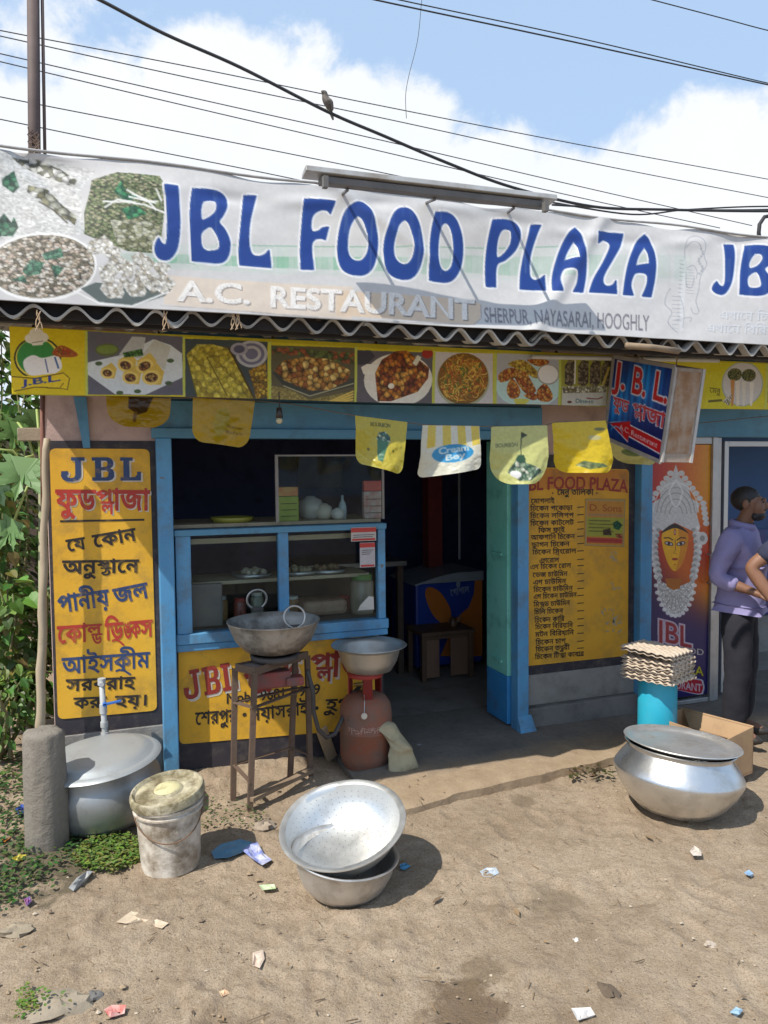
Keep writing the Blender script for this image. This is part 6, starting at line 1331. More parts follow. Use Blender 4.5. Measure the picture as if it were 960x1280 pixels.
# two nested basins in the middle, the upper one tipped towards us
bb = G(428, 1136, -.055); dirn = Vector((bb.x, bb.y, 0)).normalized(); c1 = bb+dirn*.15; c1.z = -.06
def basins():
    t1 = Matrix.Rotation(rad(5), 3, 'Y') @ Matrix.Rotation(rad(4), 3, 'X')
    b = MB(); b.lathe([(0, .003), (.10, .003), (.145, .012), (.18, .05), (.203, .105), (.214, .165), (.222, .172), (.228, .176), (.226, .181), (.216, .178), (.208, .165), (.196, .105), (.172, .055), (.13, .018), (0, .012)], 64, c1, wob=.007, M=t1)
    b.build('basin', ALM, loc=c1, smooth=True, auto=45, label='plain aluminium basin standing on the dirt under a tipped colander', cat='basin')
    q = P(428, 1028, c1.y+.035)                                      # middle of the tipped rim
    t2 = Matrix.Rotation(rad(-12), 3, 'Y') @ Matrix.Rotation(rad(13), 3, 'X') @ Matrix.Diagonal((1.07, 1.07, .76))
    inn = [(.232, .196), (.224, .165), (.213, .13), (.198, .098), (.178, .068), (.152, .043), (.12, .025), (.08, .014), (.04, .0105), (0, .010)]
    prof = [(0, 0), (.05, .001), (.09, .006), (.13, .017), (.162, .035), (.188, .061), (.208, .092), (.222, .125), (.232, .16), (.238, .185), (.250, .192), (.258, .196), (.257, .202), (.246, .203)]+inn
    off = t2 @ Vector((0, 0, .198)); c2 = q-off
    print('basins', c1, c2)
    t = thing('colander', 'bright aluminium colander tipped inside the plain basin on the dirt', 'colander', c2)
    b = MB(); b.lathe(prof, 72, c2, wob=.007, M=t2); b.build('bowl', mat('bright_aluminium', (.74, .74, .72), (.66, .66, .64), rough=.42, metal=.86, nscale=4, rvar=.10, bump=.14, bscale=9, dirt=.3, dcol=(.5, .46, .42)), t, smooth=True, auto=50)
    # rows of punched holes: dark dots lying in the inner wall
    h = MB()
    for r, n in ((.2215, 44), (.2125, 44), (.202, 42), (.187, 38), (.168, 34), (.146, 30), (.122, 24), (.096, 19), (.07, 14), (.044, 9), (.018, 4)):
        z = float(np.interp(r, [q_[0] for q_ in inn[::-1]], [q_[1] for q_ in inn[::-1]]))+.001
        for k in range(n):
            a = 2*math.pi*(k+.5*(n % 4 == 0))/n+rnd.uniform(-.01, .01); p = Vector((r*math.cos(a), r*math.sin(a), z)); nn = Vector((-math.cos(a), -math.sin(a), .25 if z > .06 else 1.5)).normalized()
            u = Vector((-math.sin(a), math.cos(a), 0)); v = nn.cross(u); w_ = .0022
            h.add([t2 @ (p+nn*.0035+u*w_*math.cos(q_)+v*w_*math.sin(q_))+c2 for q_ in np.linspace(0, 2*math.pi, 7)[:-1]], [tuple(range(6))])
    h.build('punched_holes', mat('hole_dark', (.20, .195, .185), rough=.9), t)
basins()
# big grey pot with a domed lid on the left
lc = P(132, 946, 4.10)
def left_pot():
    c = Vector((lc.x, lc.y, -.02)); zr = lc.z+.02
    tl = Matrix.Rotation(rad(-5), 3, 'Y') @ Matrix.Rotation(rad(2), 3, 'X')
    t = thing('lidded_pot', 'big dull grey pot with a broad domed lid, behind the concrete post', 'pot', c); k = zr/.40
    b = MB(); b.lathe([(0, 0), (.16, .0), (.22, .02), (.262, .07), (.280, .14), (.284, .20), (.282, .27), (.270, .30), (.262, .33), (.262, .385), (.275, .395), (.27, .40), (.255, .39)], 64, c, wob=.007, M=tl @ Matrix.Diagonal((1, 1, k))); b.build('body', ALG, t, auto=35)
    b = MB(); b.lathe([(.30, .395), (.303, .400), (.292, .412), (.272, .418), (.262, .420), (.245, .440), (.20, .452), (.1, .460), (0, .462)], 64, c, wob=.003, M=tl @ Matrix.Diagonal((1, 1, k))); b.build('lid', mat('grey_lid', (.46, .49, .50), (.40, .42, .43), rough=.5, metal=.55, nscale=3, bump=.05, dirt=.3, dcol=(.26, .25, .23)), t, auto=35)
    m = MB(); m.box((c.x+.03, c.y, -.015), (.34, .22, .06)); m.build('brick', mat('old_brick', (.28, .15, .10), (.34, .24, .17), rough=.95, bump=.5, dirt=.5), loc=(c.x, c.y, -.04), bevel=.01, label='old brick under the big grey lidded pot', cat='brick')
left_pot()
# water pipe with a blue tap in front of the left panel
t = thing('water_pipe', 'grey plastic stand pipe with a blue tap handle before the yellow panel', 'pipe', P(130, 905, 4.36)); PV = mat('grey_pvc', (.44, .45, .45), (.36, .37, .37), rough=.5, dirt=.4)
p0, p1 = P(131, 915, 4.36), P(127, 850, 4.36); b = MB(); b.tube([p0+Vector((0, 0, -.62)), p0, p1], .015, 12); b.build('riser', PV, t, smooth=True)
b = MB()
for f_, r, h in ((.97, .021, .035), (.45, .020, .05), (.15, .020, .03), (-.05, .022, .03)): c = p0.lerp(p1, f_); b.tube([c-Vector((0, 0, h/2)), c+Vector((0, 0, h/2))], r, 12)
b.tube([p1+Vector((0, -.005, -.015)), p1+Vector((0, -.04, -.015))], .012, 10); b.build('coupling', PV, t, auto=40)
c = P(131, 880, 4.33); b = MB(); b.bar(c+Vector((-.01, -.012, .0)), c+Vector((.085, -.012, .012)), .016, .012); b.tube([c+Vector((0, -.02, 0)), c+Vector((0, .01, 0))], .012, 8); b.build('tap_handle', mat('blue_plastic', (.03, .13, .42), rough=.4), t, bevel=.003)
# concrete post stub
p = P(60, 1072, 3.88); t = MB(); q = P(57, 912, 3.88); r = .097; zt_, zb_ = q.z, p.z-.05
n = 26; prof = [(r*1.02, zb_), (r*1.03, zb_+.1), (r*.99, (zb_+zt_)/2), (r*.97, zt_-.035), (r*.9, zt_-.008), (r*.6, zt_+.006), (0, zt_+.008)]
t.lathe([(a_, z_) for a_, z_ in prof], n, (p.x, p.y, 0), wob=.018)
o = t.build('concrete_post', mat('rough_concrete', (.19, .165, .135), (.27, .24, .20), rough=.95, nscale=6, bump=1.0, bscale=26, dirt=.6, dcol=(.13, .11, .085), dscale=6, zdirt=(.0, .18, .7)), loc=(p.x, p.y, zb_+.05), smooth=True, subs=1, label='short round stump of a concrete post at the left edge of the yard', cat='post')
tx = bpy.data.textures.new('rough', 'CLOUDS'); tx.noise_scale = .05; d = o.modifiers.new('rough', 'DISPLACE'); d.texture = tx; d.strength = .022; d.mid_level = .5; o.modifiers.move(1, 0) if False else None
# old paint bucket, leaning a little
bk = G(215, 1098, -.055); dirn = Vector((bk.x, bk.y, 0)).normalized(); c3 = bk+dirn*.125; c3.z = -.06
def bucket():
    top = P(209, 985, c3.y+.0); ax = (top-c3); hgt = ax.length; ax.normalize(); Rm = Vector((0, 0, 1)).rotation_difference(ax).to_matrix(); k = hgt/.36
    lean = Matrix.Rotation(rad(5), 3, 'X') @ Matrix.Rotation(rad(-5), 3, 'Y')
    t = thing('paint_bucket', 'old white paint bucket caked with dirt, its lid on, in front of the left post', 'bucket', c3); s = .97
    BK = mat('bucket_plastic', (.66, .61, .53), (.55, .48, .39), rough=.7, nscale=7, bump=.35, bscale=45, dirt=.75, dcol=(.16, .115, .065), dscale=9, chip=(16, .64, (.20, .14, .09)))
    LD = mat('bucket_lid', (.56, .50, .38), (.46, .41, .25), rough=.75, nscale=9, bump=.6, bscale=35, dirt=.95, dcol=(.14, .11, .055), dscale=12)
    b = MB(); b.lathe([(a*s, z*k) for a, z in [(0, .004), (.128, .004), (.136, .012), (.148, .26), (.150, .268), (.160, .27), (.161, .278), (.151, .282), (.152, .296), (.164, .298), (.165, .308), (.153, .311), (.153, .33), (0, .33)]], 48, c3, wob=.006, M=Rm); b.build('body', BK, t, auto=40)
    l2 = Rm @ lean
    b = MB(); b.lathe([(a*s, (z-.34)*k) for a, z in [(.166, .318), (.171, .32), (.172, .345), (.166, .358), (.158, .360), (.150, .352), (.146, .346), (.075, .345), (.070, .352), (.062, .355), (0, .356)]], 48, c3+Rm @ Vector((0, 0, .345*k)), wob=.006, M=l2); b.build('lid', LD, t, auto=40)
    b = MB(); b.lathe([(a*s, (z-.34)*k) for a, z in [(.060, .3555), (.052, .3625), (.02, .3645), (0, .364)]], 24, c3+Rm @ Vector((0, 0, .345*k)), wob=.02, M=l2); b.build('lid_cap', mat('lid_cap', (.60, .56, .30), (.52, .46, .26), rough=.8, dirt=.5, dcol=(.2, .17, .08), dscale=20), t, smooth=True)
    b = MB(); R_ = .156*s; pts = [Rm @ Vector((R_*math.cos(a), R_*math.sin(a)-.004, (.278-.105*math.sin(u*math.pi))*k))+c3 for u, a in zip(np.linspace(0, 1, 20), np.linspace(math.pi*1.03, math.pi*1.97, 20))]
    b.tube(pts, .003, 6); b.build('wire_handle', mat('bail_rust', (.16, .09, .05), rough=.8), t, smooth=True)
bucket()
# ------------------------------------------------------------------ angle iron stove stand and the wok on it
STL = mat('rusty_angle_iron', (.10, .06, .04), (.165, .108, .07), rough=.8, nscale=9, bump=.3, bscale=40, dirt=.5, dcol=(.07, .05, .04), dscale=9)
def stand():
    L1t, L2t, L3t, L4t = P(293, 815, 4.18), P(317, 834, 4.0), P(368, 818, 4.34), P(386, 826, 4.20)
    zt_ = np.mean([v.z for v in (L1t, L2t, L3t, L4t)]); print('stand tops', L1t, L2t, L3t, L4t)
    b2, b1, b4, b3 = G(313, 1014, -.05), G(292, 1004, -.05), G(389, 977, -.05), G(363, 980, -.05)
    t = thing('stove_stand', 'tall rusty angle iron stand that carries the wok in front of the yellow panel', 'stand', ((b1+b4)/2))
    tops = {}
    for nm, bt, px in (('a', b1, (294, 816)), ('b', b2, (319, 834)), ('c', b3, (370, 815)), ('d', b4, (385, 826))):
        tp = P(*px, bt.y+.01); tp.z = .685; tops[nm] = (bt, tp)
        m = MB(); m.bar(bt-Vector((0, 0, .02)), tp, .027, .004, up=(0, 1, 0)); m.bar(bt-Vector((.0135, 0, .02))+Vector((0, .0155, 0)), tp-Vector((.0135, 0, 0))+Vector((0, .0155, 0)), .004, .027, up=(0, 1, 0)); m.build('leg', STL, t)
    def at(k, z): a, c = tops[k]; f_ = (z-a.z)/(c.z-a.z); return a.lerp(c, f_)
    for z, nm in ((.69, 'top_rail'), (.50, 'middle_rail')):
        m = MB()
        for p, q in (('a', 'b'), ('b', 'd'), ('d', 'c'), ('c', 'a')): m.bar(at(p, z), at(q, z), .036 if z > .6 else .03, .006, up=(0, 0, 1)) if z < .6 else m.bar(at(p, z), at(q, z), .006, .04, up=(0, 0, 1))
        m.build(nm, STL, t)
    m = MB(); m.bar(at('a', .16), at('b', .10), .024, .005); m.bar(at('a', .16), at('c', .16), .022, .005); m.bar(at('c', .16), at('d', .10), .024, .005); m.build('lower_rail', STL, t)
    m = MB(); m.bar(at('b', .015)+Vector((0, -.01, 0)), at('d', .02)+Vector((0, -.01, 0)), .035, .022); m.build('foot_plank', WOOD, t)
    cen = sum((v[1] for v in tops.values()), Vector())/4
    m = MB(); m.add([tops[k][1]+Vector((0, 0, .008)) for k in 'abdc']+[tops[k][1]+Vector((0, 0, .014)) for k in 'abdc'], [(3, 2, 1, 0), (4, 5, 6, 7), (0, 1, 5, 4), (1, 2, 6, 5), (2, 3, 7, 6), (3, 0, 4, 7)]); m.build('top_plate', mat('plate_sooty', (.09, .08, .075), (.30, .24, .22), rough=.7, nscale=6, dirt=.4), t)
    m = MB(); m.lathe([(.0, .70), (.11, .70), (.13, .71), (.135, .735), (.115, .74), (.10, .72), (0, .715)], 24, (cen.x, cen.y, 0)); m.build('burner_ring', mat('burner_iron', (.05, .045, .045), (.09, .075, .065), rough=.7), t, smooth=True)
    m = MB(); m.box((cen.x-.03, cen.y, .60), (.22, .10, .09)); m.box((cen.x+.10, cen.y-.03, .585), (.10, .08, .05)); m.build('burner_body', mat('burner_red', (.30, .05, .04), (.12, .09, .08), rough=.6, nscale=12), t, bevel=.01)
    return cen
cen = stand()
def wok():
    c = P(342, 776, cen.y); base = Vector((c.x, c.y, .742)); rim = c.z; R_ = (P(401, 776, cen.y)-P(283, 776, cen.y)).length/2*.97
    print('wok', base, rim, R_)
    h = rim-base.z; t = thing('wok', 'wide sooty aluminium wok with two ring handles, on the tall stand', 'wok', base)
    pr = [(0, 0), (.38, .01), (.62, .12), (.82, .42), (.94, .80), (.985, .99), (1.0, 1.0), (1.0, 1.03), (.98, 1.02), (.92, .82), (.8, .46), (.6, .17), (.36, .06), (0, .05)]
    b = MB(); b.lathe([(a*R_, z*h) for a, z in pr], 64, base, wob=.003); b.build('bowl', ALS, t, smooth=True, auto=50)
    for px, py, Y, tilt in ((321, 749, cen.y+.17, .2), (368, 771, cen.y-.20, -.25)):
        q = P(px, py, Y); b = MB(); r = .056; b.tube([q+Vector((r*math.cos(a), tilt*r*math.sin(a)*-1, r*math.sin(a))) for a in np.linspace(0, 2*math.pi, 25)], .0065, 8, cap=False); b.build('ring_handle', mat('handle_steel', (.52, .51, .49), (.38, .37, .35), rough=.42, metal=.9), t, smooth=True)
        b = MB(); b.box(q+Vector((0, .005 if tilt < 0 else -.01, -.055)), (.06, .02, .022)); b.tube([q+Vector((-.012, -.01, -.055)), q+Vector((.012, -.01, -.055))], .012, 8); b.build('lug', mat('burner_iron', None), t, bevel=.004)
    b = MB(); b.lathe([(0, .5*h), (.78*R_, .5*h)], 40, base); b.build('cooking_oil', mat('dull_oil', (.12, .10, .07), (.16, .14, .10), rough=.15), t)
wok()
# ------------------------------------------------------------------ gas cylinder with a basin on its guard ring
cb = G(458, 970, -.05); dirn = Vector((cb.x, cb.y, 0)).normalized(); c4 = cb+dirn*.12; c4.z = -.052
def cylinder():
    R_ = .156; zs_ = P(458, 866, c4.y).z+.052; zg = P(458, 838, c4.y-.0).z+.052
    print('cyl', c4, zs_, zg)
    t = thing('gas_cylinder', 'rusty red gas cylinder with a basin on top, beside the doorway', 'gas cylinder', c4)
    CY_ = mat('cylinder_red', (.27, .085, .045), (.22, .105, .065), rough=.7, nscale=6, bump=.35, bscale=35, dirt=.75, dcol=(.17, .11, .085), dscale=6, zdirt=(.0, .12, .6), chip=(11, .63, (.12, .075, .055)))
    b = MB(); b.lathe([(0, .03), (R_*.75, .03), (R_*.80, .0), (R_*.84, .0), (R_*.84, .035), (R_*.95, .06), (R_, .10), (R_, zs_*.52), (R_*1.012, zs_*.525), (R_*1.012, zs_*.545), (R_, zs_*.55), (R_, zs_-.11), (R_*.95, zs_-.06), (R_*.78, zs_-.02), (R_*.5, zs_), (0, zs_+.006)], 48, c4, wob=.003); b.build('body', CY_, t, auto=45)
    g = MB(); rg = .098
    for k in range(3):
        a = k*2.094-1.75; g.bar(c4+Vector((rg*math.cos(a), rg*math.sin(a), zs_-.03)), c4+Vector((rg*math.cos(a), rg*math.sin(a), zg-.02)), .055, .008, up=(math.cos(a), math.sin(a), 0)); g.build('guard_stay', mat('guard_red', (.40, .03, .025), (.30, .04, .03), rough=.5, dirt=.3), t)
    g = MB(); g.lathe([(rg+.006, zg-.03), (rg+.012, zg-.015), (rg+.006, zg), (rg-.006, zg), (rg-.012, zg-.015), (rg-.006, zg-.03), (rg+.006, zg-.03)], 32, c4); g.build('guard_ring', mat('guard_red', None), t, smooth=True)
    g = MB(); g.tube([c4+Vector((0, 0, zs_)), c4+Vector((0, 0, zs_+.075))], .02, 10); g.tube([c4+Vector((0, 0, zs_+.055)), c4+Vector((-.075, -.01, zs_+.06))], .012, 8); g.build('valve', mat('brass', (.42, .30, .10), rough=.4, metal=.8), t, auto=40)
    # cap on its little chain
    q = P(455, 895, c4.y-R_-.004); g = MB(); s = P(455, 866, c4.y-R_*.55)
    g.tube([s, s.lerp(q, .5)+Vector((0, -.012, .02)), q+Vector((0, -.002, .01))], .0025, 5); g.build('chain', mat('handle_steel', None), t)
    g = MB(); g.tube([q+Vector((0, .004, 0)), q+Vector((0, -.008, 0))], .018, 16); g.tube([q+Vector((0, -.008, 0)), q+Vector((0, -.010, 0))], .009, 12); g.build('seal_cap', mat('cap_cream', (.58, .52, .42), rough=.5), t, auto=40)
    # stencilled rim of worn letters round the waist
    m_ = Marks(); zc_ = c4.z+zs_*.60
    for k in range(13):
        a = -math.pi/2-.36-.02+(k-6)*.10; 
        for j in range(3):
            aa = a+rnd.uniform(-.03, .03); zz_ = zc_+rnd.uniform(-.015, .02); p = c4+Vector((R_*1.004*math.cos(aa), R_*1.004*math.sin(aa), 0)); p.z = zz_; u = Vector((-math.sin(aa), math.cos(aa), 0)); l = rnd.uniform(.004, .011); w_ = rnd.uniform(.0015, .003)
            if rnd.random() < .5: l, w_ = w_, l*1.3
            m_.add([p-u*l-Vector((0, 0, w_)), p+u*l-Vector((0, 0, w_)), p+u*l+Vector((0, 0, w_)), p-u*l+Vector((0, 0, w_))], [(0, 1, 2, 3)])
    m_.build('worn_marking', mat('worn_white', (.40, .24, .19)), t)
    zb_ = c4.z+zg; R2 = (P(505, 805, c4.y)-P(415, 805, c4.y)).length/2; rim = P(460, 806, c4.y).z; h = rim-zb_
    print('top basin', zb_, R2, rim)
    b = MB(); b.lathe([(a*R2, z*h) for a, z in [(0, .01), (.50, .01), (.60, .06), (.74, .42), (.82, .86), (.86, .93), (.98, 1.0), (1.0, 1.02), (.985, 1.05), (.85, .99), (.79, .86), (.71, .45), (.57, .14), (.45, .08), (0, .08)]], 56, (c4.x+.02, c4.y-.01, zb_), wob=.008)
    b.build('wash_basin', mat('basin_alu', (.56, .56, .53), (.46, .45, .42), rough=.42, metal=.75, nscale=4, dirt=.35, dcol=(.28, .24, .2)), loc=(c4.x+.02, c4.y-.01, zb_), smooth=True, auto=50, label='wide rimmed aluminium basin sitting on top of the gas cylinder', cat='basin')
cylinder()
# gas hose from the stand to the cylinder
p0, p1, p2, p3 = P(384, 838, 4.15), P(392, 890, 4.15), P(408, 922, 4.18), P(432, 890, 4.3)
b = MB(); b.tube([Vector(q) for q in [p0, p0.lerp(p1, .5)+Vector((.015, 0, 0)), p1, P(398, 912, 4.16), p2, P(418, 918, 4.2), p3, P(440, 868, 4.34), P(450, 858, 4.4)]], .013, 8); b.build('gas_hose', mat('hose_black', (.04, .035, .035), (.09, .08, .07), rough=.6), loc=p0, smooth=True, label='black gas hose that loops from the stand to the gas cylinder', cat='hose')
# sacks and boards round the cylinder
def sack():
    c = G(510, 966, -.0); c.y += .06; m = MB(); SK = mat('straw_sack', (.46, .40, .26), (.38, .33, .20), rough=.95, nscale=12, bump=.6, bscale=60, dirt=.4)
    w, h, d = .165, .265, .10; nx, nz = 9, 12; vs = []
    for s_ in (-1, 1):
        for j in range(nz+1):
            for i in range(nx+1):
                u, v = i/nx-.5, j/nz; fold = .09*math.exp(-((v-.52)/.07)**2)
                th = d*(1-(2*abs(u))**3)*(1-v*.3)*.5
                x = u*w*(1-.12*max(0, v-.5)*2)+.02*math.sin(v*5+u*4)-(.10*max(0, v-.5)*2); y = s_*th*(1+.25*math.sin(u*9+v*13))-fold*(s_ < 0)*.4+.09*v; vs.append(c+Vector((x, y, v*h-.01+.012*math.sin(u*8))))
    q = (nx+1)*(nz+1); fs = []
    for j in range(nz):
        for i in range(nx): a = j*(nx+1)+i; fs += [(a, a+1, a+nx+2, a+nx+1), (q+a, q+a+nx+1, q+a+nx+2, q+a+1)]
    for i in range(nx): fs += [(i, q+i, q+i+1, i+1)]; a = nz*(nx+1)+i; fs.append((a, a+1, q+a+1, q+a))
    for j in range(nz): a = j*(nx+1); fs.append((a, a+nx+1, q+a+nx+1, q+a)); a += nx; fs.append((a, q+a, q+a+nx+1, a+nx+1))
    m.add(vs, fs); m.build('folded_sack', SK, loc=c, fix=True, smooth=True, subs=1, label='folded straw coloured sack leaning beside the gas cylinder', cat='sack')
sack()
p = G(415, 948, -.03); b = MB(); b.bar(P(402, 912, 4.40), p, .075, .02, up=(.3, -1, .2)); b.build('wood_offcut', mat('pale_wood', (.44, .33, .20), (.36, .26, .15), rough=.8, stretch=(1, 1, .3), bump=.3), loc=p, bevel=.004, label='pale wood offcut propped behind the gas cylinder', cat='wood')
p = P(524, 932, 4.42); b = MB(); b.ball(p+Vector((0, 0, -.02)), .05, 6, (1, .6, .6)); b.build('crumpled_paper', mat('crumpled', (.40, .42, .44), (.24, .27, .34), rough=.7, nscale=30), loc=p, label='crumpled grey paper on top of the folded sack', cat='paper')
# ------------------------------------------------------------------ cyan drum with a stack of egg trays, carton box
dc = G(822, 893, 0.0); dc = Vector((3.40, 4.02, .0))
dq = P(822, 850, 3.72); dc = Vector((dq.x, 3.72, 0)); ew = (P(842, 870, 3.65)-P(803, 870, 3.65)).length/2; zd_ = P(822, 846, 3.72).z
print('drum', dc, ew, zd_)
b = MB(); b.lathe([(0, 0), (ew*.98, 0), (ew, .01), (ew, zd_-.01), (ew*.97, zd_), (0, zd_)], 40, dc); b.build('plastic_drum', mat('cyan_plastic', (.02, .34, .48), (.03, .38, .52), rough=.4, dirt=.2, dcol=(.12, .25, .28)), loc=dc, auto=40, label='cyan plastic drum that carries the stack of egg trays', cat='drum')
EGG = mat('egg_tray_pulp', (.55, .455, .355), (.46, .37, .28), rough=.95, nscale=8, bump=.4, bscale=70, dirt=.3, dcol=(.30, .22, .15), dscale=10)
def egg_tray_mesh():
    """30-cell pulp tray: a sheet pressed into alternating cups and pegs"""
    m = MB(); w, d, n, k = .31, .31, 6, 7; gx, gy = n*k, n*k; vs = []
    for j in range(gy+1):
        for i in range(gx+1):
            x, y = (i/gx-.5)*w, (j/gy-.5)*d; z = .0095*math.sin(i/k*2*math.pi+.3)*math.sin(j/k*2*math.pi+.3)+.004*math.cos(i/k*4*math.pi); e = min(i, gx-i, j, gy-j)
            if e == 0: z = z*.8-.006
            vs.append((x, y, z))
    m.add(vs, [(j*(gx+1)+i, j*(gx+1)+i+1, (j+1)*(gx+1)+i+1, (j+1)*(gx+1)+i) for j in range(gy) for i in range(gx)]); return m
et = None
ORD = ['lowest', 'second lowest', 'third lowest', 'fourth lowest', 'fifth lowest', 'sixth lowest', 'sixth from the top', 'fifth from the top', 'fourth from the top', 'third from the top', 'second from the top', 'topmost']
labs = ['%s pulp egg tray in the stack on the cyan drum' % q for q in ORD]; labs[-1] = 'topmost pulp egg tray on the drum, its crumpled pegs in full sun'
ez = [.014+.0135*k for k in range(10)]+[.166, .190]
for k in range(12):
    if et is None: o = et = egg_tray_mesh().build('egg_tray', EGG, smooth=True, solid=.003)
    else: o = et.copy(); COL.objects.link(o)
    o.location = (dc.x-.02+rnd.uniform(-.008, .008)-(.03 if k > 9 else 0), dc.y-.03+rnd.uniform(-.008, .008)-(.012 if k > 9 else 0), zd_+ez[k]); o.rotation_euler = (rad(rnd.uniform(-1.5, 1.5)+(3 if k > 9 else 0)), rad(rnd.uniform(-1.5, 1.5)+(4 if k > 9 else 0)), rad(24+rnd.uniform(-3, 3)+(5 if k > 9 else 0)))
    setp(o, labs[k], 'egg tray', 'egg trays stacked on the drum')
def carton():
    t0 = P(890, 960, 3.95); c = Vector((t0.x, 4.0, 0)); print('carton', c)
    CB = mat('cardboard', (.42, .27, .15), (.36, .23, .125), rough=.9, nscale=5, bump=.1, dirt=.35, dcol=(.24, .15, .085), dscale=6)
    b_ = G(906, 980, 0); d_ = G(941, 966, 0); u = (d_-b_).normalized(); v_ = Vector((-u.y, u.x, 0))
    e = d_+v_*.46; a = b_+v_*.46; hgt = .255
    t = thing('carton_box', 'open brown cardboard carton with a torn rim, behind the big pot', 'box', (a+d_)/2)
    q = [a, b_, d_, e]; T = [Vector((v.x, v.y, hgt+dz)) for v, dz in zip((a, b_, d_, e), (.0, -.012, .012, .0))]
    th = .006
    for i in range(4):
        j = (i+1) % 4; n = (q[j]-q[i]).cross(Vector((0, 0, 1))).normalized()*th
        b = MB(); b.hexa([q[i], q[j], q[j]-n, q[i]-n, T[i], T[j], T[j]-n, T[i]-n]); b.build('side', CB, t)
    b = MB(); b.add([v+Vector((0, 0, .006)) for v in q]+[v+Vector((0, 0, .012)) for v in q], [(3, 2, 1, 0), (4, 5, 6, 7), (0, 1, 5, 4), (1, 2, 6, 5), (2, 3, 7, 6), (3, 0, 4, 7)]); b.build('bottom', CB, t)
    # flap folded inwards on the far left side, tape on the front
    n = (T[0]-T[3]); f = MB(); ce = (T[0]+T[1]+T[2]+T[3])/4; f.hexa([T[3]+Vector((0, 0, .0)), T[2], T[2]+(ce-T[2])*.35-Vector((0, 0, .09)), T[3]+(ce-T[3])*.35-Vector((0, 0, .09)), T[3]+Vector((0, 0, .005)), T[2]+Vector((0, 0, .005)), T[2]+(ce-T[2])*.35-Vector((0, 0, .085)), T[3]+(ce-T[3])*.35-Vector((0, 0, .085))]); f.build('flap', CB, t)
    m_ = Marks(); u = (b_-a).normalized(); nn = u.cross(Vector((0, 0, 1))).normalized(); 
    for k in range(3):
        p = a+u*(.16+.05*k)+Vector((0, 0, hgt*.72-.012*k)); m_.quad([p, p+u*.035, p+u*.035+Vector((0, 0, .014)), p+Vector((0, 0, .014))], nn)
    m_.build('print', mat('carton_print', (.12, .07, .04)), t)
carton()
# ------------------------------------------------------------------ people
def skin_mesh(name, J, E, material, parent, subs=2, smooth=True):
    names = list(J); me = bpy.data.meshes.new(name); bm = bmesh.new(); off = OFF[parent.name]
    ly = bm.verts.layers.skin.verify(); vs = {}
    for i, k in enumerate(names):
        p, r = J[k]; v = bm.verts.new(Vector(p)-off); v[ly].radius = (r, r) if isinstance(r, (int, float)) else r; v[ly].use_root = (i == 0); vs[k] = v
    for a, b in E: bm.edges.new((vs[a], vs[b]))
    bm.to_mesh(me); bm.free(); me.materials.append(material)
    o = bpy.data.objects.new(name, me); COL.objects.link(o); o.parent = parent; OFF[o.name] = off
    s = o.modifiers.new('skin', 'SKIN'); s.use_smooth_shade = True; s.branch_smoothing = .3
    d = o.modifiers.new('sub', 'SUBSURF'); d.levels = subs; d.render_levels = subs
    return o
def crease(o, k, s):
    tx = bpy.data.textures.new('cloth', 'CLOUDS'); tx.noise_scale = s; tx.noise_depth = 2
    d = o.modifiers.new('creases', 'DISPLACE'); d.texture = tx; d.strength = k; d.mid_level = .5; d.texture_coords = 'LOCAL'
SKIN = mat('brown_skin', (.20, .095, .055), (.24, .12, .07), rough=.55, nscale=14, bump=.05)
HAIR = mat('black_hair', (.012, .010, .010), (.03, .026, .025), rough=.5, bump=.4, bscale=120)
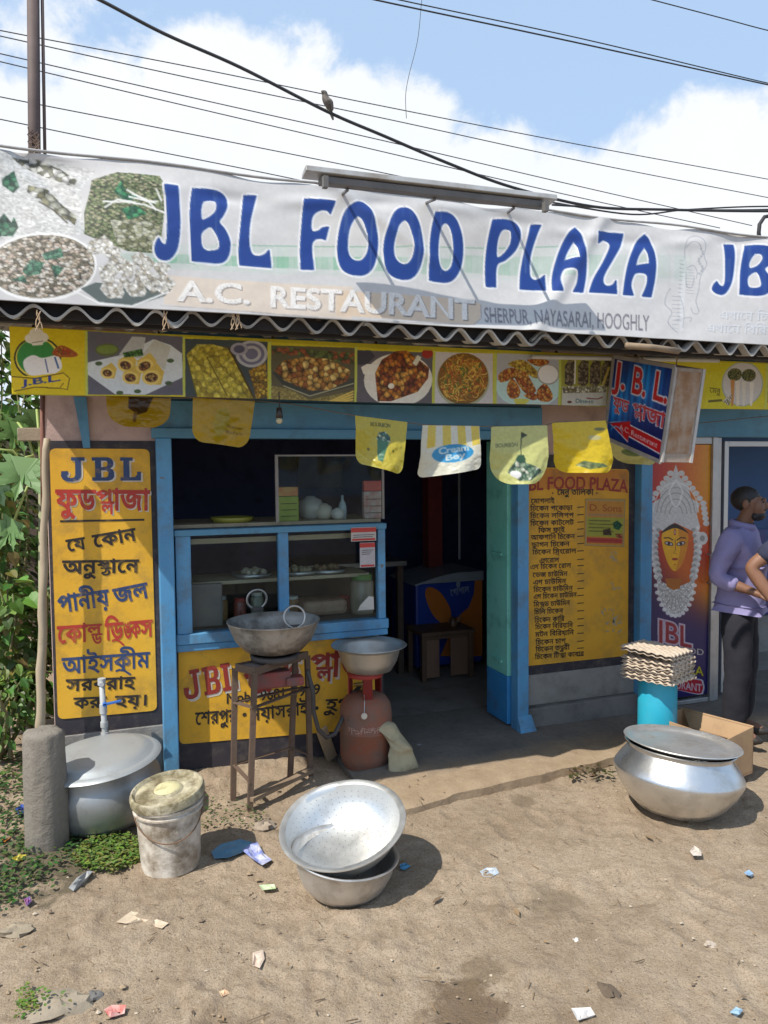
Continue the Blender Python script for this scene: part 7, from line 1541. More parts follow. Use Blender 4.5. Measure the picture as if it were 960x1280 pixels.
def person(base, yaw, label, shirt, trouser, h=1.6, armR=None, armL=None, head=(0, 0), short=False, clean=False):
    t = thing('person', label, 'person', base); k = h/1.62; R3 = Matrix.Rotation(yaw, 3, 'Z'); B = Vector(base)
    W_ = lambda p: B+R3 @ (Vector(p)*k)
    aR = armR or [(0, -.17, 1.33), (-.09, -.23, 1.07), (.13, -.17, .99)]; aL = armL or [(0, .17, 1.33), (-.05, .24, 1.07), (.14, .15, 1.0)]
    hp = Vector((.065, 0, 1.53)); 
    J = {'pelvis': ((0, 0, .90), .095), 'belly': ((.015, 0, 1.06), .105), 'chest': ((.005, 0, 1.22), .105), 'nb': ((-.0, 0, 1.365), .052), 'neck': ((.025, 0, 1.42), .052), 'jaw': ((.062, 0, 1.475), .058), 'skull': ((.055, 0, 1.535), .082), 'crown': ((.042, 0, 1.575), .072)}
    E = [('pelvis', 'belly'), ('belly', 'chest'), ('chest', 'nb'), ('nb', 'neck'), ('neck', 'jaw'), ('jaw', 'skull'), ('skull', 'crown')]
    for s, ar, n in ((-1, aR, 'R'), (1, aL, 'L')):
        sh, el, wr = [Vector(v) for v in ar]; d = (wr-el).normalized()
        J['sh'+n] = (sh, .046); J['el'+n] = (el, .043); J['fa'+n] = (el.lerp(wr, .4), .040); J['wr'+n] = (wr, .027); J['pa'+n] = (wr+d*.055, (.030, .030))
        E += [('chest', 'sh'+n), ('sh'+n, 'el'+n), ('el'+n, 'fa'+n), ('fa'+n, 'wr'+n), ('wr'+n, 'pa'+n)]
        side = d.cross(Vector((0, 0, 1))); side = side.normalized() if side.length > .1 else Vector((0, 1, 0)); dn = side.cross(d)
        for q in range(4):
            o_ = side*(.027*(q-1.5)/1.5); ln = (.075, .088, .082, .062)[q]
            J['k%d%s' % (q, n)] = (wr+d*.09+o_*.9, .0095); J['m%d%s' % (q, n)] = (wr+d*(.09+ln*.5)+o_*1.05-dn*.008*0, .0085); J['t%d%s' % (q, n)] = (wr+d*(.09+ln*.85)+o_*1.0-Vector((0, 0, .018)), .0072)
            E += [('pa'+n, 'k%d%s' % (q, n)), ('k%d%s' % (q, n), 'm%d%s' % (q, n)), ('m%d%s' % (q, n), 't%d%s' % (q, n))]
        J['th1'+n] = (wr+d*.045+side*.038*-s+Vector((0, 0, -.004)), .0115); J['th2'+n] = (wr+d*.085+side*.052*-s+Vector((0, 0, -.012)), .0095); E += [('pa'+n, 'th1'+n), ('th1'+n, 'th2'+n)]
        J['hip'+n] = ((0, s*.075, .84), .066); J['kn'+n] = ((.025, s*.095, .48), .058); J['an'+n] = ((-.01, s*.10, .085), .040); J['toe'+n] = ((.14, s*.115, .035), .036)
        E += [('pelvis', 'hip'+n), ('hip'+n, 'kn'+n), ('kn'+n, 'an'+n), ('an'+n, 'toe'+n)]
    body = skin_mesh('body', {a: (W_(p), (r*k if isinstance(r, (int, float)) else (r[0]*k, r[1]*k))) for a, (p, r) in J.items()}, E, SKIN, t)
    # shirt and trousers follow the same skeleton, a little fuller
    S = {'belly': ((.015, 0, .98), .146), 'low': ((.01, 0, .885), .147), 'mid': ((.012, 0, 1.10), .143), 'chest': ((.0, 0, 1.24), .145), 'nb': ((-.008, 0, 1.352), .098)}
    SE = [('belly', 'low'), ('belly', 'mid'), ('mid', 'chest'), ('chest', 'nb')]
    for ar, n in ((aR, 'R'), (aL, 'L')):
        sh, el, wr = [Vector(v) for v in ar]; S['sh'+n] = (sh+Vector((0, 0, -.002)), .080); SE.append(('chest', 'sh'+n))
        if short: S['sl'+n] = (sh.lerp(el, .80), .070); SE.append(('sh'+n, 'sl'+n))
        else: S['el'+n] = (el, .066); S['cu'+n] = (el.lerp(wr, .62), .052); SE += [('sh'+n, 'el'+n), ('el'+n, 'cu'+n)]
    skin_mesh('shirt', {a: (W_(p), r*k) for a, (p, r) in S.items()}, SE, shirt, t, 3); crease(bpy.data.objects[COL.objects[-1].name], .022, .07)
    T = {'waist': ((0, 0, .95), .135), 'seat': ((-.01, 0, .86), .142)}; TE = [('waist', 'seat')]
    for s, n in ((-1, 'R'), (1, 'L')):
        T['h'+n] = ((0, s*.085, .80), .112); T['k'+n] = ((.022, s*.095, .48), .088); T['a'+n] = ((-.005, s*.10, .08), .078); TE += [('seat', 'h'+n), ('h'+n, 'k'+n), ('k'+n, 'a'+n)]
    skin_mesh('trousers', {a: (W_(p), r*k) for a, (p, r) in T.items()}, TE, trouser, t, 3); crease(bpy.data.objects[COL.objects[-1].name], .018, .09)
    # head details
    b = MB(); Q = R3.to_4x4()
    def blob(p, r, sc): b.ball(W_(p), r*k, 8, sc, R3)
    b = MB(); blob((.148, 0, 1.515), .016, (1, .8, 1.5)); blob((.140, 0, 1.545), .010, (1, .8, 2.0)); blob((.132, 0, 1.470), .014, (.7, 1.6, .6)); b.ball(W_((.045, -.083, 1.525)), .020*k, 6, (1, .4, 1.5), R3); b.ball(W_((.045, .083, 1.525)), .020*k, 6, (1, .4, 1.5), R3); b.ball(W_((.105, 0, 1.505)), .062*k, 8, (.72, 1.0, 1.15), R3); b.build('face', SKIN, t, smooth=True)
    b = MB()
    for s in (-1, 1): b.ball(W_((.138, s*.030, 1.538)), .0095*k, 6, (.6, 1.3, .7), R3)
    b.build('eyes', mat('eye_dark', (.02, .015, .012), rough=.2), t, smooth=True)
    b = MB()
    for s in (-1, 1): b.ball(W_((.134, s*.032, 1.556)), .011*k, 6, (.6, 1.9, .4), R3)
    if not clean:
        b.ball(W_((.143, 0, 1.487)), .015*k, 6, (.6, 2.0, .5), R3); b.ball(W_((.098, 0, 1.452)), .050*k, 8, (1.0, 1.10, .72), R3)
    b.build('beard' if not clean else 'eyebrows', HAIR, t, smooth=True)
    b = MB()                                    # short hair with a receding front: a cap over the back of the skull
    b.ball(W_((.026, 0, 1.556)), .086*k, 12, (1.04, .93, .95), R3); b.build('hair', HAIR, t, smooth=True)
    b = MB()
    for s in (-1, 1): b.ball(W_((.055, s*.11, .035)), .05*k, 8, (2.5, .95, .7), R3)
    b.build('shoes', mat('dark_shoe', (.03, .025, .022), rough=.5), t, smooth=True)
    if not short:
        b = MB(); b.lathe([(.064, -.02), (.078, -.01), (.082, .02), (.072, .038), (.066, .03)], 20, W_((.006, 0, 1.375)), M=R3 @ Matrix.Rotation(rad(14), 3, 'Y')); b.build('collar', shirt, t, smooth=True)
    return t
mp = G(921, 921, 0); print('man', mp)
LAV = mat('lavender_shirt', (.30, .27, .48), (.255, .23, .42), rough=.85, nscale=5, bump=.35, bscale=14, dirt=.12, dcol=(.2, .16, .34))
person((mp.x, mp.y, 0), rad(-56), 'bearded man in a lavender shirt and dark trousers standing by the glass door', LAV, mat('dark_trousers', (.010, .010, .016), (.018, .017, .024), rough=.9, bump=.3, bscale=14), h=1.60,
       armR=[(-.02, -.165, 1.32), (-.10, -.21, 1.06), (.12, -.19, .99)])
el_ = P(937, 706, 3.40); sp_ = el_-Matrix.Rotation(rad(-41), 3, 'Z') @ Vector((-.27, -.19, 0))*1.025
person((sp_.x, sp_.y, 0), rad(-41), 'person in a navy T-shirt beside the bearded man, one bare bent arm in view', mat('navy_tshirt', (.022, .026, .055), (.03, .034, .07), rough=.9, bump=.25, bscale=16), mat('grey_trousers', (.06, .06, .07), (.08, .08, .09), rough=.9), h=1.66, short=True, clean=True,
       armR=[(-.03, -.17, 1.33), (-.27, -.19, 1.14), (-.13, -.21, .93)])

# ------------------------------------------------------------------ plants at the left edge
def leaf_mat(name, a, b_, dark):
    m = bpy.data.materials.new(name); m.use_nodes = True; nt = m.node_tree; N = nt.nodes; L = nt.links; bs = N['Principled BSDF']; bs.inputs['Roughness'].default_value = .5
    at = N.new('ShaderNodeAttribute'); at.attribute_name = 'Col'; L.new(at.outputs[0], bs.inputs['Base Color'])
    tr = N.new('ShaderNodeBsdfTranslucent'); L.new(at.outputs[0], tr.inputs[0]); x = N.new('ShaderNodeMixShader'); x.inputs[0].default_value = .28; L.new(bs.outputs[0], x.inputs[1]); L.new(tr.outputs[0], x.inputs[2]); L.new(x.outputs[0], N['Material Output'].inputs[0]); return m
LEAF = leaf_mat('leaf', None, None, None)
PAL = [(.075, .155, .022), (.11, .205, .034), (.155, .25, .05), (.05, .11, .02), (.19, .27, .07), (.16, .19, .035), (.22, .20, .06)]
def leaf_shape(kind):
    if kind == 'oval': return [(0, 0), (.22, .18), (.30, .42), (.22, .70), (0, 1), (-.22, .70), (-.30, .42), (-.22, .18)]
    if kind == 'heart': return [(0, .05), (.25, -.05), (.48, .15), (.46, .45), (.25, .78), (0, 1), (-.25, .78), (-.46, .45), (-.48, .15), (-.25, -.05)]
    if kind == 'blade': return [(0, 0), (.05, .3), (.035, .7), (0, 1), (-.05, .7), (-.06, .3)]
    pts = []                                     # palmate, deeply lobed
    for k in range(7):
        a = rad(-105+35*k); l = (.55, .8, .95, 1.0, .95, .8, .55)[k]
        for da, r in ((-15, .28), (-9, .55*l), (-11, .72*l), (-4, .80*l), (0, l), (4, .80*l), (11, .72*l), (9, .55*l)): pts.append((math.sin(a+rad(da))*r*.8, math.cos(a+rad(da))*r*.8+.1))
    return pts
def add_leaf(m, cols, p, d, up, size, kind, col, fold=.18, droop=.2):
    d = Vector(d).normalized(); s = d.cross(Vector(up)); s = s.normalized() if s.length > .01 else Vector((1, 0, 0)); n = s.cross(d)
    sh = leaf_shape(kind); vs = [Vector(p)+(s*x+d*y)*size+n*size*(fold*abs(x)-droop*y*y) for x, y in sh]; c = Vector(p)+d*size*.45+n*size*(-.05-droop*.2)
    k = len(vs); m.add([c]+vs, [(0, 1+i, 1+(i+1) % k) for i in range(k)]); cols += [tuple(v*.9 for v in col)]+[col]*k
def plant(name, label, cat, base, height, spread, n, size, kind, pal, group=None, seed=1, stems=4, lean=(0, 0), bare=.15):
    R = random.Random(seed); t = thing(name, label, cat, base, group); base = Vector(base); m = MB(); cols = []; st = MB()
    tips = []
    for k in range(stems):
        a = R.uniform(0, 6.3); top = base+Vector((math.cos(a)*spread*R.uniform(.1, .8)+lean[0], math.sin(a)*spread*R.uniform(.1, .8)+lean[1], height*R.uniform(.75, 1)))
        mid = base.lerp(top, .5)+Vector((R.uniform(-.1, .1), R.uniform(-.1, .1), .05)); pts = [base+Vector((R.uniform(-.05, .05), R.uniform(-.05, .05), -.03)), base.lerp(mid, .5)+Vector((R.uniform(-.03, .03), 0, 0)), mid, mid.lerp(top, .5)+Vector((R.uniform(-.04, .04), 0, .03)), top]
        st.tube(pts, [.014, .012, .010, .007, .004], 6); tips.append(pts)
    for k in range(n):
        pts = R.choice(tips); f = R.uniform(bare, 1)*(len(pts)-1); i = min(int(f), len(pts)-2); q = pts[i].lerp(pts[i+1], f-i)
        a = R.uniform(0, 6.3); out = Vector((math.cos(a), math.sin(a), R.uniform(-.25, .7))); rr = R.uniform(.02, spread*.55); q = q+out*rr*Vector((1, 1, .5)).length*.6
        col = tuple(c*R.uniform(.75, 1.3) for c in R.choice(pal)); add_leaf(m, cols, q, out+Vector((0, 0, -R.uniform(.1, 1.2))), Vector((0, 0, 1))+Vector((R.uniform(-.6, .6), R.uniform(-.6, .6), 0)), size*R.uniform(.35, 1.3), kind, col, fold=R.uniform(.05, .5), droop=R.uniform(.1, .5))
    st.build('stem', mat('green_stem', (.13, .16, .06), (.18, .15, .08), rough=.8), t, smooth=True); m.build('foliage', LEAF, t, cols=np.array(cols)); return t
plant('climbing_vine', 'broad leaved green vine heaped against the left end of the shop', 'plant', P(32, 905, 5.2)*1.0, .95, .36, 420, .085, 'heart', PAL, seed=3, stems=7)
plant('shrub', 'leafy shrub low behind the concrete post', 'shrub', P(10, 940, 4.9), .55, .38, 420, .055, 'oval', PAL[:4], seed=5, stems=7)
plant('shrub', 'taller pale leaved shrub behind the bamboo pole', 'shrub', P(22, 850, 5.9), 1.35, .42, 520, .07, 'oval', [(.12, .24, .07), (.09, .20, .05), (.16, .28, .10)], seed=8, stems=8)
plant('shrub', 'dark shrub at the very left, under the roof corner', 'shrub', P(-30, 860, 5.4), 1.9, .5, 620, .075, 'heart', PAL, seed=11, stems=8)
plant('tree_sapling', 'fine leaved sapling whose top shows under the roof corner', 'tree', P(15, 860, 6.3), 2.35, .55, 600, .075, 'oval', [(.10, .20, .05), (.07, .16, .03), (.14, .24, .06)], seed=13, stems=9, bare=.5)
plant('dense_bush', 'dense dark bush filling the gap far behind the papaya tree', 'bush', P(-5, 820, 7.6), 3.7, 1.1, 2000, .13, 'oval', [tuple(v*.75 for v in q) for q in PAL[:4]], seed=19, stems=18, bare=.12)
plant('tree_sapling', 'feathery light green sapling behind the left roof end', 'tree', P(-60, 850, 6.8), 3.0, .7, 700, .08, 'oval', [(.09, .19, .04), (.12, .22, .05)], seed=14, stems=9, bare=.4)
def papaya():
    base = P(44, 900, 4.85); base.z = .0; t = thing('papaya_tree', 'young papaya tree with big lobed leaves beside the bamboo pole', 'tree', base); top = P(52, 610, 4.85); m = MB(); m.tube([base, base.lerp(top, .5)+Vector((.02, 0, 0)), top], [.03, .026, .018], 10); m.build('trunk', mat('papaya_bark', (.30, .30, .18), (.22, .24, .12), rough=.8), t, smooth=True)
    m = MB(); cols = []; st = MB(); R = random.Random(4)
    for px, py, dY, s in ((32, 572, -.1, .30), (4, 600, .1, .27), (46, 512, .2, .24), (20, 525, .25, .25), (70, 560, .5, .26), (-20, 560, .0, .28), (18, 650, .05, .22)):
        q = P(px, py, 4.8+dY); st.tube([top, top.lerp(q, .5)+Vector((0, 0, .10)), q], .008, 6); d = (q-top); d.z = -abs(d.length)*1.1
        add_leaf(m, cols, q, d, Vector((0, -.6, .8)), s, 'palm', R.choice([(.16, .29, .10), (.20, .33, .13), (.13, .25, .07)]), fold=.05, droop=.12)
    st.build('leaf_stalk', mat('stalk', (.30, .38, .12), rough=.6), t, smooth=True); m.build('foliage', LEAF, t, cols=np.array(cols))
papaya()
p, q = P(50, 905, 4.38), P(58, 548, 4.40); b = MB(); n = 26
pts = [p.lerp(q, i/n)+Vector((.004*math.sin(i), 0, 0)) for i in range(n+1)]; rs = [.023-.007*i/n+(.0025 if i % 5 == 0 else 0) for i in range(n+1)]
b.tube([p-Vector((0, 0, .5))]+pts, [.024]+rs, 14); b.build('bamboo_pole', mat('bamboo', (.42, .34, .24), (.34, .27, .18), rough=.65, nscale=6, stretch=(1, 1, .15), dirt=.4, dcol=(.2, .15, .1)), loc=p, smooth=True, label='bare upright bamboo pole at the left corner of the shop', cat='pole')
p, q = P(54, 640, 4.52), P(53, 490, 4.50); b = MB(); b.tube([p, q], .013, 8); b.build('rusty_pipe', mat('rust_pipe', (.16, .06, .045), (.22, .10, .07), rough=.8), loc=p, smooth=True, label='thin rusty pipe above the bamboo pole at the shop corner', cat='pipe')
p, q = P(22, 543, 4.9), P(54, 543, 4.9); b = MB(); b.bar(p, q, .03, .075); b.build('plank_end', mat('plank_pale', (.36, .30, .22), (.30, .24, .17), rough=.9, bump=.3), loc=p, bevel=.004, label='short pale plank sticking out behind the shop corner', cat='plank')
b = MB(); b.span(-6, -.55, 8.6, 8.8, -.1, 2.2); b.build('brick_boundary_wall', mat('old_brickwork', (.13, .10, .085), (.19, .15, .125), rough=.95, nscale=5, bump=.6, dirt=.6, dcol=(.06, .055, .05)), loc=(-3, 8.7, 0), label='dark weathered boundary wall far behind the plants', cat='wall')
# weeds over the left corner of the yard
def weeds():
    R = random.Random(21); m = MB(); cols = []
    def area(n, f, smin, smax, pal, kind='oval'):
        for k in range(n):
            px, py = f(); p = G(px, py, -.04); p.z = float(gh(p.x, p.y))+.012+R.random()*.035
            a = R.uniform(0, 6.3); add_leaf(m, cols, p, (math.cos(a), math.sin(a), R.uniform(-.1, .5)), (0, 0, 1), R.uniform(smin, smax), kind, tuple(c*R.uniform(.7, 1.3) for c in R.choice(pal)), .1, .15)
    G1 = [(.05, .11, .025), (.07, .14, .03), (.045, .085, .025), (.10, .15, .045)]; G2 = [(.14, .22, .04), (.18, .25, .05), (.10, .18, .03), (.20, .24, .07)]
    def f1():
        while True:
            x, y = R.uniform(-120, 150), R.uniform(985, 1150)
            if y > 1000+.1*x and y < 1135-.55*max(0, x)+R.uniform(-15, 15): return x, y
    area(2600, f1, .012, .034, G1)
    def f2():
        while True:
            u, v = R.uniform(-1, 1), R.uniform(-1, 1)
            if u*u+v*v < 1: return 138+u*46+v*4, 1072-u*8+v*20
    area(1500, f2, .010, .026, G2)
    def f3(): return 20+abs(R.gauss(0, 25)), 1255+R.gauss(0, 8)
    area(120, f3, .01, .022, G2)
    def f4(): return R.uniform(255, 330), 1022+R.gauss(0, 10)
    area(160, f4, .010, .022, G1)
    def f5(): return R.uniform(-140, 30), R.uniform(960, 1010)
    area(500, f5, .02, .05, G1)
    m.build('weeds', LEAF, cols=np.array(cols), kind='stuff', label='low green weeds creeping over the left corner of the yard')
weeds()
def grit():
    R = random.Random(5); m = MB()
    ico = [(0, 0, 1), (.9, 0, .2), (.25, .85, .25), (-.75, .5, .2), (-.7, -.5, .25), (.3, -.85, .2), (0, 0, -.6)]
    fs = [(0, i, i % 5+1) for i in range(1, 6)]+[(6, i % 5+1, i) for i in range(1, 6)]
    for k in range(1000):
        px, py = R.uniform(-60, 1010), R.uniform(930, 1330); p = G(px, py, -.06)
        if R.random() < .35 and px > 380: continue
        s = R.choice([.0025, .003, .003, .004, .005, .006, .008]) if px > 350 or R.random() < .85 else R.uniform(.008, .018)
        if p.x > 1.3 and p.y > 3.6: s *= .6; p.z = .004
        else: p.z = float(gh(p.x, p.y))+.005
        a = R.uniform(0, 6.3); c_, s_ = math.cos(a), math.sin(a); sx, sy, sz = R.uniform(.7, 1.3), R.uniform(.6, 1.1), R.uniform(.35, .8); m.m = R.choice([0, 0, 0, 1, 2])
        m.add([p+Vector(((x*c_-y*s_)*sx*s, (x*s_+y*c_)*sy*s, z*sz*s)) for x, y, z in ico], fs)
    m.build('earth_crumbs', [mat('crumb_earth', (.33, .245, .16), (.25, .18, .11), rough=.95), mat('crumb_dark', (.16, .115, .075), (.22, .16, .11), rough=.95), mat('crumb_pale', (.48, .40, .30), (.40, .33, .25), rough=.9)], kind='stuff', label='loose crumbs of earth and grit on the yard')
    m = MB()
    for k in range(200):
        px, py = R.uniform(-30, 1000), R.uniform(950, 1310); p = G(px, py, -.055); p.z = (float(gh(p.x, p.y)) if not (p.x > 1.3 and p.y > 3.6) else 0)+.012; a = R.uniform(0, 6.3); l = R.uniform(.008, .024)*(2.2 if R.random() < .06 else 1); d = Vector((math.cos(a), math.sin(a), R.uniform(-.05, .12)))
        m.m = R.choice([0, 1])
        if R.random() < .55: m.bar(p-d*l, p+d*l, R.uniform(.0015, .003))
        else: s = Vector((-d.y, d.x, R.uniform(-.2, .2)))*l*.4; m.add([p-d*l*.7, p+s*.6, p+d*l*.7, p-s*.6+Vector((0, 0, .004))], [(0, 1, 2, 3)])
    m.build('dry_litter', [mat('dry_leaf', (.20, .13, .07), (.28, .19, .10), rough=.9), mat('dry_twig', (.11, .075, .045), (.16, .11, .07), rough=.9)], kind='stuff', label='dry leaf bits and twigs scattered on the yard')
grit()
def scrap(name, label, cat, outline, z, c1, c2=None, lift=.010, crumple=.008, rough=.6, thick=.0015, flat=False, pattern=None):
    """a crumpled flat piece of litter: its outline lies on the ground, its middle is raised in creases"""
    pts = [G(x, y, z) for x, y in outline]; c = sum(pts, Vector())/len(pts); R = random.Random(int(c.x*1000)); m = MB(); gz = float(gh(c.x, c.y)) if not (c.x > 1.3 and c.y > 3.98) else 0.0
    rings = []; k = len(pts)
    for f in (1, .66, .33): rings += [c+(p-c)*f+Vector((0, 0, gz-c.z+lift+(R.uniform(-1, 1)*crumple if f < 1 else R.uniform(0, .6)*crumple))) for p in pts]
    rings.append(Vector((c.x, c.y, gz+lift+crumple*.5)))
    fs = [(r*k+i, r*k+(i+1) % k, (r+1)*k+(i+1) % k, (r+1)*k+i) for r in range(2) for i in range(k)]+[(2*k+i, 2*k+(i+1) % k, 3*k) for i in range(k)]
    m.add(rings, fs); m.build(name, mat('scrap_%d_%d' % outline[0], c1, c2 or tuple(v*.75 for v in c1), rough=rough, nscale=22), loc=(c.x, c.y, gz), solid=thick, label=label, cat=cat)
B_ = (.05, .22, .40)
scrap('board_scrap', 'flat blue board scrap between the bucket and the basins', 'scrap', [(264, 1068), (276, 1058), (300, 1052), (316, 1056), (308, 1066), (286, 1075), (268, 1076)], -.05, (.07, .24, .40), (.16, .30, .40), crumple=.004)
scrap('snack_wrapper', 'crumpled blue and white snack wrapper next to the blue board scrap', 'wrapper', [(303, 1066), (312, 1060), (322, 1058), (330, 1070), (340, 1080), (328, 1086), (314, 1078)], -.05, (.08, .14, .50), (.55, .55, .62), crumple=.022, rough=.35)
scrap('paper_strip', 'small white and green paper strip left of the basins', 'paper', [(324, 1113), (343, 1111), (345, 1117), (328, 1119)], -.06, (.62, .64, .50), (.30, .45, .18))
scrap('torn_paper', 'long torn beige paper with a bend, on the bare dirt', 'paper', [(146, 1163), (164, 1149), (178, 1150), (211, 1163), (203, 1170), (180, 1160), (158, 1165)], -.07, (.62, .50, .36), (.50, .40, .28), crumple=.012)
scrap('paper_scrap', 'pinkish square paper scrap in the middle foreground', 'paper', [(316, 1200), (329, 1197), (331, 1208), (325, 1221), (316, 1217)], -.075, (.60, .46, .36), (.50, .40, .32))
scrap('paper_scrap', 'small cream and orange scrap at the bottom of the yard', 'paper', [(274, 1251), (282, 1247), (288, 1253), (278, 1258)], -.08, (.62, .48, .32), (.55, .30, .16))
scrap('plastic_wrapper', 'crumpled red and white wrapper at the lower edge', 'wrapper', [(130, 1274), (140, 1268), (158, 1270), (156, 1279), (138, 1284)], -.08, (.55, .10, .08), (.6, .45, .4), crumple=.02)
scrap('plastic_bag', 'clear bluish plastic bag lying right of the basins', 'bag', [(600, 1094), (608, 1090), (620, 1090), (624, 1097), (614, 1102), (604, 1101)], -.06, (.50, .52, .52), (.36, .45, .55), rough=.25, crumple=.012)
scrap('bottle_cap_wrapper', 'tiny blue wrapper inside the shadow of the basins', 'wrapper', [(500, 1086), (507, 1084), (513, 1088), (506, 1093), (500, 1091)], -.06, (.08, .30, .50))
scrap('paper_ball', 'white crumpled paper below the big pot', 'paper', [(862, 1068), (868, 1063), (876, 1068), (877, 1075), (866, 1076)], -.06, (.64, .58, .50), (.5, .42, .36), crumple=.018)
scrap('plastic_wrapper', 'small pale blue wrapper at the right edge of the dirt', 'wrapper', [(930, 1094), (936, 1091), (942, 1096), (936, 1099)], -.06, (.18, .34, .55), (.4, .5, .6), crumple=.015)
scrap('paper_scrap', 'white folded paper at the bottom edge right of centre', 'paper', [(714, 1270), (738, 1268), (744, 1278), (722, 1285)], -.08, (.66, .63, .60), crumple=.012)
scrap('plastic_wrapper', 'pale blue wrapper at the bottom right', 'wrapper', [(912, 1272), (920, 1266), (929, 1270), (924, 1278)], -.08, (.20, .36, .50), (.4, .5, .55), crumple=.02)
scrap('orange_peel', 'orange red peel on the apron edge left of the big pot', 'peel', [(742, 935), (748, 930), (757, 934), (758, 940), (748, 940)], 0, (.60, .16, .06), (.7, .3, .15), crumple=.02)
scrap('plastic_strip', 'grey torn plastic strip on the weeds by the bucket', 'plastic', [(86, 1116), (96, 1104), (113, 1093), (116, 1097), (104, 1108), (92, 1120)], -.05, (.35, .36, .36), (.2, .2, .2), crumple=.02, rough=.35)
scrap('flower_petals', 'orange marigold petals on the weeds', 'petals', [(2, 1058), (10, 1049), (16, 1050), (14, 1058), (6, 1064)], -.03, (.60, .20, .03), crumple=.02)
scrap('plastic_wrapper', 'yellow wrapper on the weeds below the concrete post', 'wrapper', [(15, 1079), (24, 1074), (33, 1073), (32, 1079), (20, 1083)], -.03, (.55, .46, .06), crumple=.02)
scrap('plastic_wrapper', 'dark blue wrapper on the weeds left of the post', 'wrapper', [(20, 1026), (28, 1020), (34, 1022), (31, 1032), (24, 1034)], -.02, (.04, .10, .42), crumple=.025)
scrap('plastic_wrapper', 'pink and blue wrapper in the weeds at the left edge', 'wrapper', [(30, 1128), (37, 1124), (40, 1130), (34, 1135)], -.04, (.45, .12, .22), (.2, .2, .5), crumple=.02)
def leaf_pile():
    R = random.Random(9); c = G(738, 966, -.02); m = MB(); cols = []
    for k in range(60):
        a = R.uniform(0, 6.3); r = .10*math.sqrt(R.random()); p = c+Vector((r*1.5*math.cos(a), r*math.sin(a), .006+R.uniform(0, .014))); b_ = R.uniform(0, 6.3)
        add_leaf(m, cols, p, (math.cos(b_), math.sin(b_), R.uniform(-.1, .25)), (0, 0, 1), R.uniform(.02, .05), R.choice(['oval', 'blade']), R.choice([(.05, .035, .02), (.09, .06, .03), (.06, .07, .02), (.10, .10, .03), (.16, .10, .05)]), .1, .2)
    m.build('wet_leaf_pile', LEAF, cols=np.array(cols), loc=c, label='dark wet heap of leaf scraps on the apron edge', cat='leaves')
leaf_pile()
def stone(px, py, z, r, label, col, sc=(1, .8, .5)):
    p = G(px, py, z); R = random.Random(int(px)); m = MB(); n = 7
    for i in range(n+1):
        for j in range(2*n): 
            t, a = math.pi*i/n, math.pi*j/n; q = 1+.22*math.sin(3*a+i+px)+.14*math.sin(5*t+2*a+py); m.v.append((p.x+math.sin(t)*math.cos(a)*r*sc[0]*q, p.y+math.sin(t)*math.sin(a)*r*sc[1]*q, float(gh(p.x, p.y))+r*sc[2]*.35+math.cos(t)*r*sc[2]*q))
    m.f = [(i*2*n+j, (i+1)*2*n+j, (i+1)*2*n+(j+1) % (2*n), i*2*n+(j+1) % (2*n)) for i in range(n) for j in range(2*n)]; m.mi = [0]*len(m.f)
    m.build('stone', mat('stone_%d' % px, col, tuple(v*.75 for v in col), rough=.95, bump=.5), loc=(p.x, p.y, p.z), fix=True, auto=35, label=label, cat='stone')
stone(330, 1036, -.05, .055, 'pale lump of concrete behind the blue board scrap', (.36, .29, .22))
stone(75, 1268, -.08, .085, 'broad pale stone slab at the lower left edge', (.32, .265, .195), (1.2, .8, .25)); stone(119, 1256, -.08, .030, 'dark grey angular stone beside the pale slab', (.17, .16, .15))
stone(760, 1246, -.08, .040, 'dark brown flat stone at the bottom right of the yard', (.13, .095, .065), (.7, 1.2, .4)); stone(887, 1183, -.07, .022, 'small pale pebble low on the right side of the yard', (.48, .40, .32)); stone(20, 1165, -.05, .05, 'earthy stone at the left edge below the weeds', (.33, .27, .19), (1.3, .8, .4))
stone(740, 958, 0.0, .02, 'small brown stone on the apron by the wet leaves', (.2, .14, .1)); stone(672, 938, 0.0, .025, 'earthy lump on the shaded edge of the apron', (.3, .23, .15)); stone(720, 1178, -.07, .012, 'tiny white pebble near the damp patch', (.62, .6, .55))
# ------------------------------------------------------------------ pole, cables and the bird
p, q = P(43, 186, 4.9), P(41, -60, 4.9); b = MB(); b.tube([p-Vector((0, 0, 1.0)), p, q], .034, 10); b.tube([p-Vector((-.05, 0, .3)), q+Vector((.045, 0, 0))], .010, 6); b.build('utility_post', mat('rusted_post', (.08, .055, .05), (.13, .09, .08), rough=.75, nscale=6, dirt=.3), loc=p, smooth=True, label='dark rusty post rising behind the left end of the banner', cat='post')
b = MB()
for k in range(6): a = [p+Vector((.03*math.sin(k+j*1.3), -.04, -.02+.03*j-.01*k)) for j in range(5)]; b.tube(a, .004, 5)
b.build('wire_tie', mat('burnt_wire', (.10, .06, .045), (.2, .13, .09)), loc=p, label='tangle of tie wire at the foot of the rusty post', cat='wire')
CAB = mat('black_cable', (.018, .018, .020), (.03, .03, .032), rough=.7); THIN = mat('thin_line', (.05, .05, .055), rough=.6)
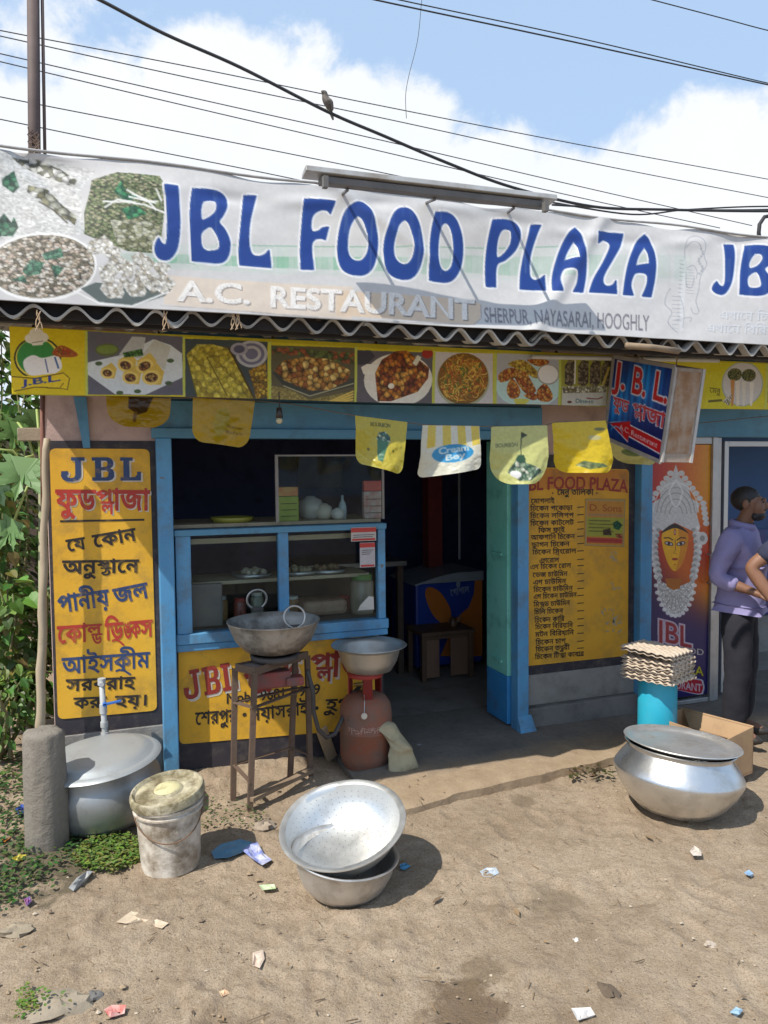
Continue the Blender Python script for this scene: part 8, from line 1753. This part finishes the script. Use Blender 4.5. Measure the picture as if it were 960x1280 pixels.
def cable(pts, Y, r, label, sag=0.0, m_=CAB):
    ps = [P(x, y, Y if not isinstance(Y, tuple) else Y[0]+(Y[1]-Y[0])*i/(len(pts)-1)) for i, (x, y) in enumerate(pts)]; out = []
    k = len(ps)
    for i in range(k-1):
        a, b_, c, d = ps[max(i-1, 0)], ps[i], ps[i+1], ps[min(i+2, k-1)]
        for t in np.arange(8)/8: out.append(b_*(2*t**3-3*t*t+1)+(c-a)*.5*(t**3-2*t*t+t)+c*(-2*t**3+3*t*t)+(d-b_)*.5*(t**3-t*t))
    out.append(ps[-1]); b = MB(); b.tube(out, r, 6); b.build('overhead_cable', m_, loc=ps[0], smooth=True, label=label, cat='cable', group='overhead cables')
cable([(60, -30), (125, 0), (205, 42), (300, 84), (408, 139), (480, 170), (560, 204), (640, 234), (740, 258), (830, 262), (960, 264), (1080, 262)], 4.6, .0095, 'thick black sagging cable with a bird perched on it')
cable([(690, 256), (745, 259), (830, 262), (960, 262), (1080, 256)], 4.7, .007, 'thin cable twisted with the thick one above the banner at the right')
cable([(690, 253), (790, 268), (860, 262), (960, 258), (1060, 262)], 4.75, .006, 'slack cable just above the banner at the right')
for k, (pts, lab) in enumerate([([(-60, 24), (0, 38), (240, 84), (480, 133), (720, 180), (960, 224), (1100, 250)], 'uppermost of the thin lines that cross in front of the clouds on the left'),
    ([(-60, 32), (0, 45), (240, 98), (480, 148), (720, 200), (960, 247), (1100, 274)], 'second thin line from the top on the left, just under the uppermost'),
    ([(-60, 53), (0, 67), (240, 122), (480, 176), (720, 232), (940, 282)], 'third thin line from the top on the left edge'),
    ([(-60, 63), (0, 77), (240, 134), (480, 190), (720, 246), (900, 285)], 'fourth thin line from the top on the left edge'),
    ([(-60, 107), (0, 121), (220, 164), (440, 208), (640, 250)], 'fifth thin line from the top on the left edge'),
    ([(-60, 136), (0, 149), (170, 184), (340, 218), (470, 246)], 'lowest thin line on the left edge, ending behind the banner')]):
    cable(pts, 9.0, .0058, lab, m_=THIN)
cable([(380, -22), (470, 0), (715, 52), (960, 106), (1080, 132)], 8.0, .0085, 'lower of the pair of dark lines at the top right')
cable([(410, -22), (500, 0), (730, 49), (960, 104), (1080, 130)], 8.05, .0065, 'upper of the pair of dark lines at the top right')
cable([(740, -20), (816, 0), (900, 22), (960, 38), (1040, 56)], 8.0, .0065, 'single dark line across the top right corner')
cable([(530, -20), (527, 2), (522, 50), (511, 95), (507, 120), (508, 148)], 8.3, .0035, 'loose thread dangling from the lines at the top centre', m_=THIN)
# drop wire hooks at the right end of the banner
p = P(950, 296, 3.5); b = MB(); pts = [p+Vector((.0, 0, -.03)), p+Vector((-.01, 0, .02)), p+Vector((-.005, 0, .07)), p+Vector((.03, 0, .115)), p+Vector((.09, 0, .13)), p+Vector((.2, .02, .12))]; b.tube(pts, .011, 8); b.build('service_cable', CAB, loc=p, smooth=True, label='thick black cable that curls up from the right end of the banner', cat='cable')
def bird():
    c = P(409, 127, 4.6); print('bird', c); s = 1.0; t = thing('bird', 'small grey and brown bird perched on the thick black cable', 'bird', c)
    J = {'body': (c+Vector((.0, 0, -.012)), .030), 'breast': (c+Vector((-.012, -.004, .012)), .028), 'neck': (c+Vector((-.016, -.006, .034)), .019), 'head': (c+Vector((-.020, -.010, .048)), .019), 'beak': (c+Vector((-.042, -.018, .046)), .004), 'rump': (c+Vector((.016, .004, -.036)), .017), 'tail': (c+Vector((.032, .008, -.080)), .009), 'tail2': (c+Vector((.040, .010, -.10)), .006), 'wing': (c+Vector((.020, -.022, -.012)), .016), 'wingtip': (c+Vector((.030, -.012, -.055)), .006)}
    skin_mesh('body', J, [('body', 'breast'), ('breast', 'neck'), ('neck', 'head'), ('head', 'beak'), ('body', 'rump'), ('rump', 'tail'), ('tail', 'tail2'), ('body', 'wing'), ('wing', 'wingtip')], mat('bird_feather', (.10, .085, .075), (.20, .175, .15), rough=.9, nscale=30), t)
    b = MB()
    for dx in (-.008, .008): b.tube([c+Vector((dx, 0, -.035)), c+Vector((dx, -.004, -.060))], .0025, 5)
    b.build('leg', mat('bird_leg', (.25, .18, .06)), t)
bird()
bpy.data.scenes.remove(TMP)
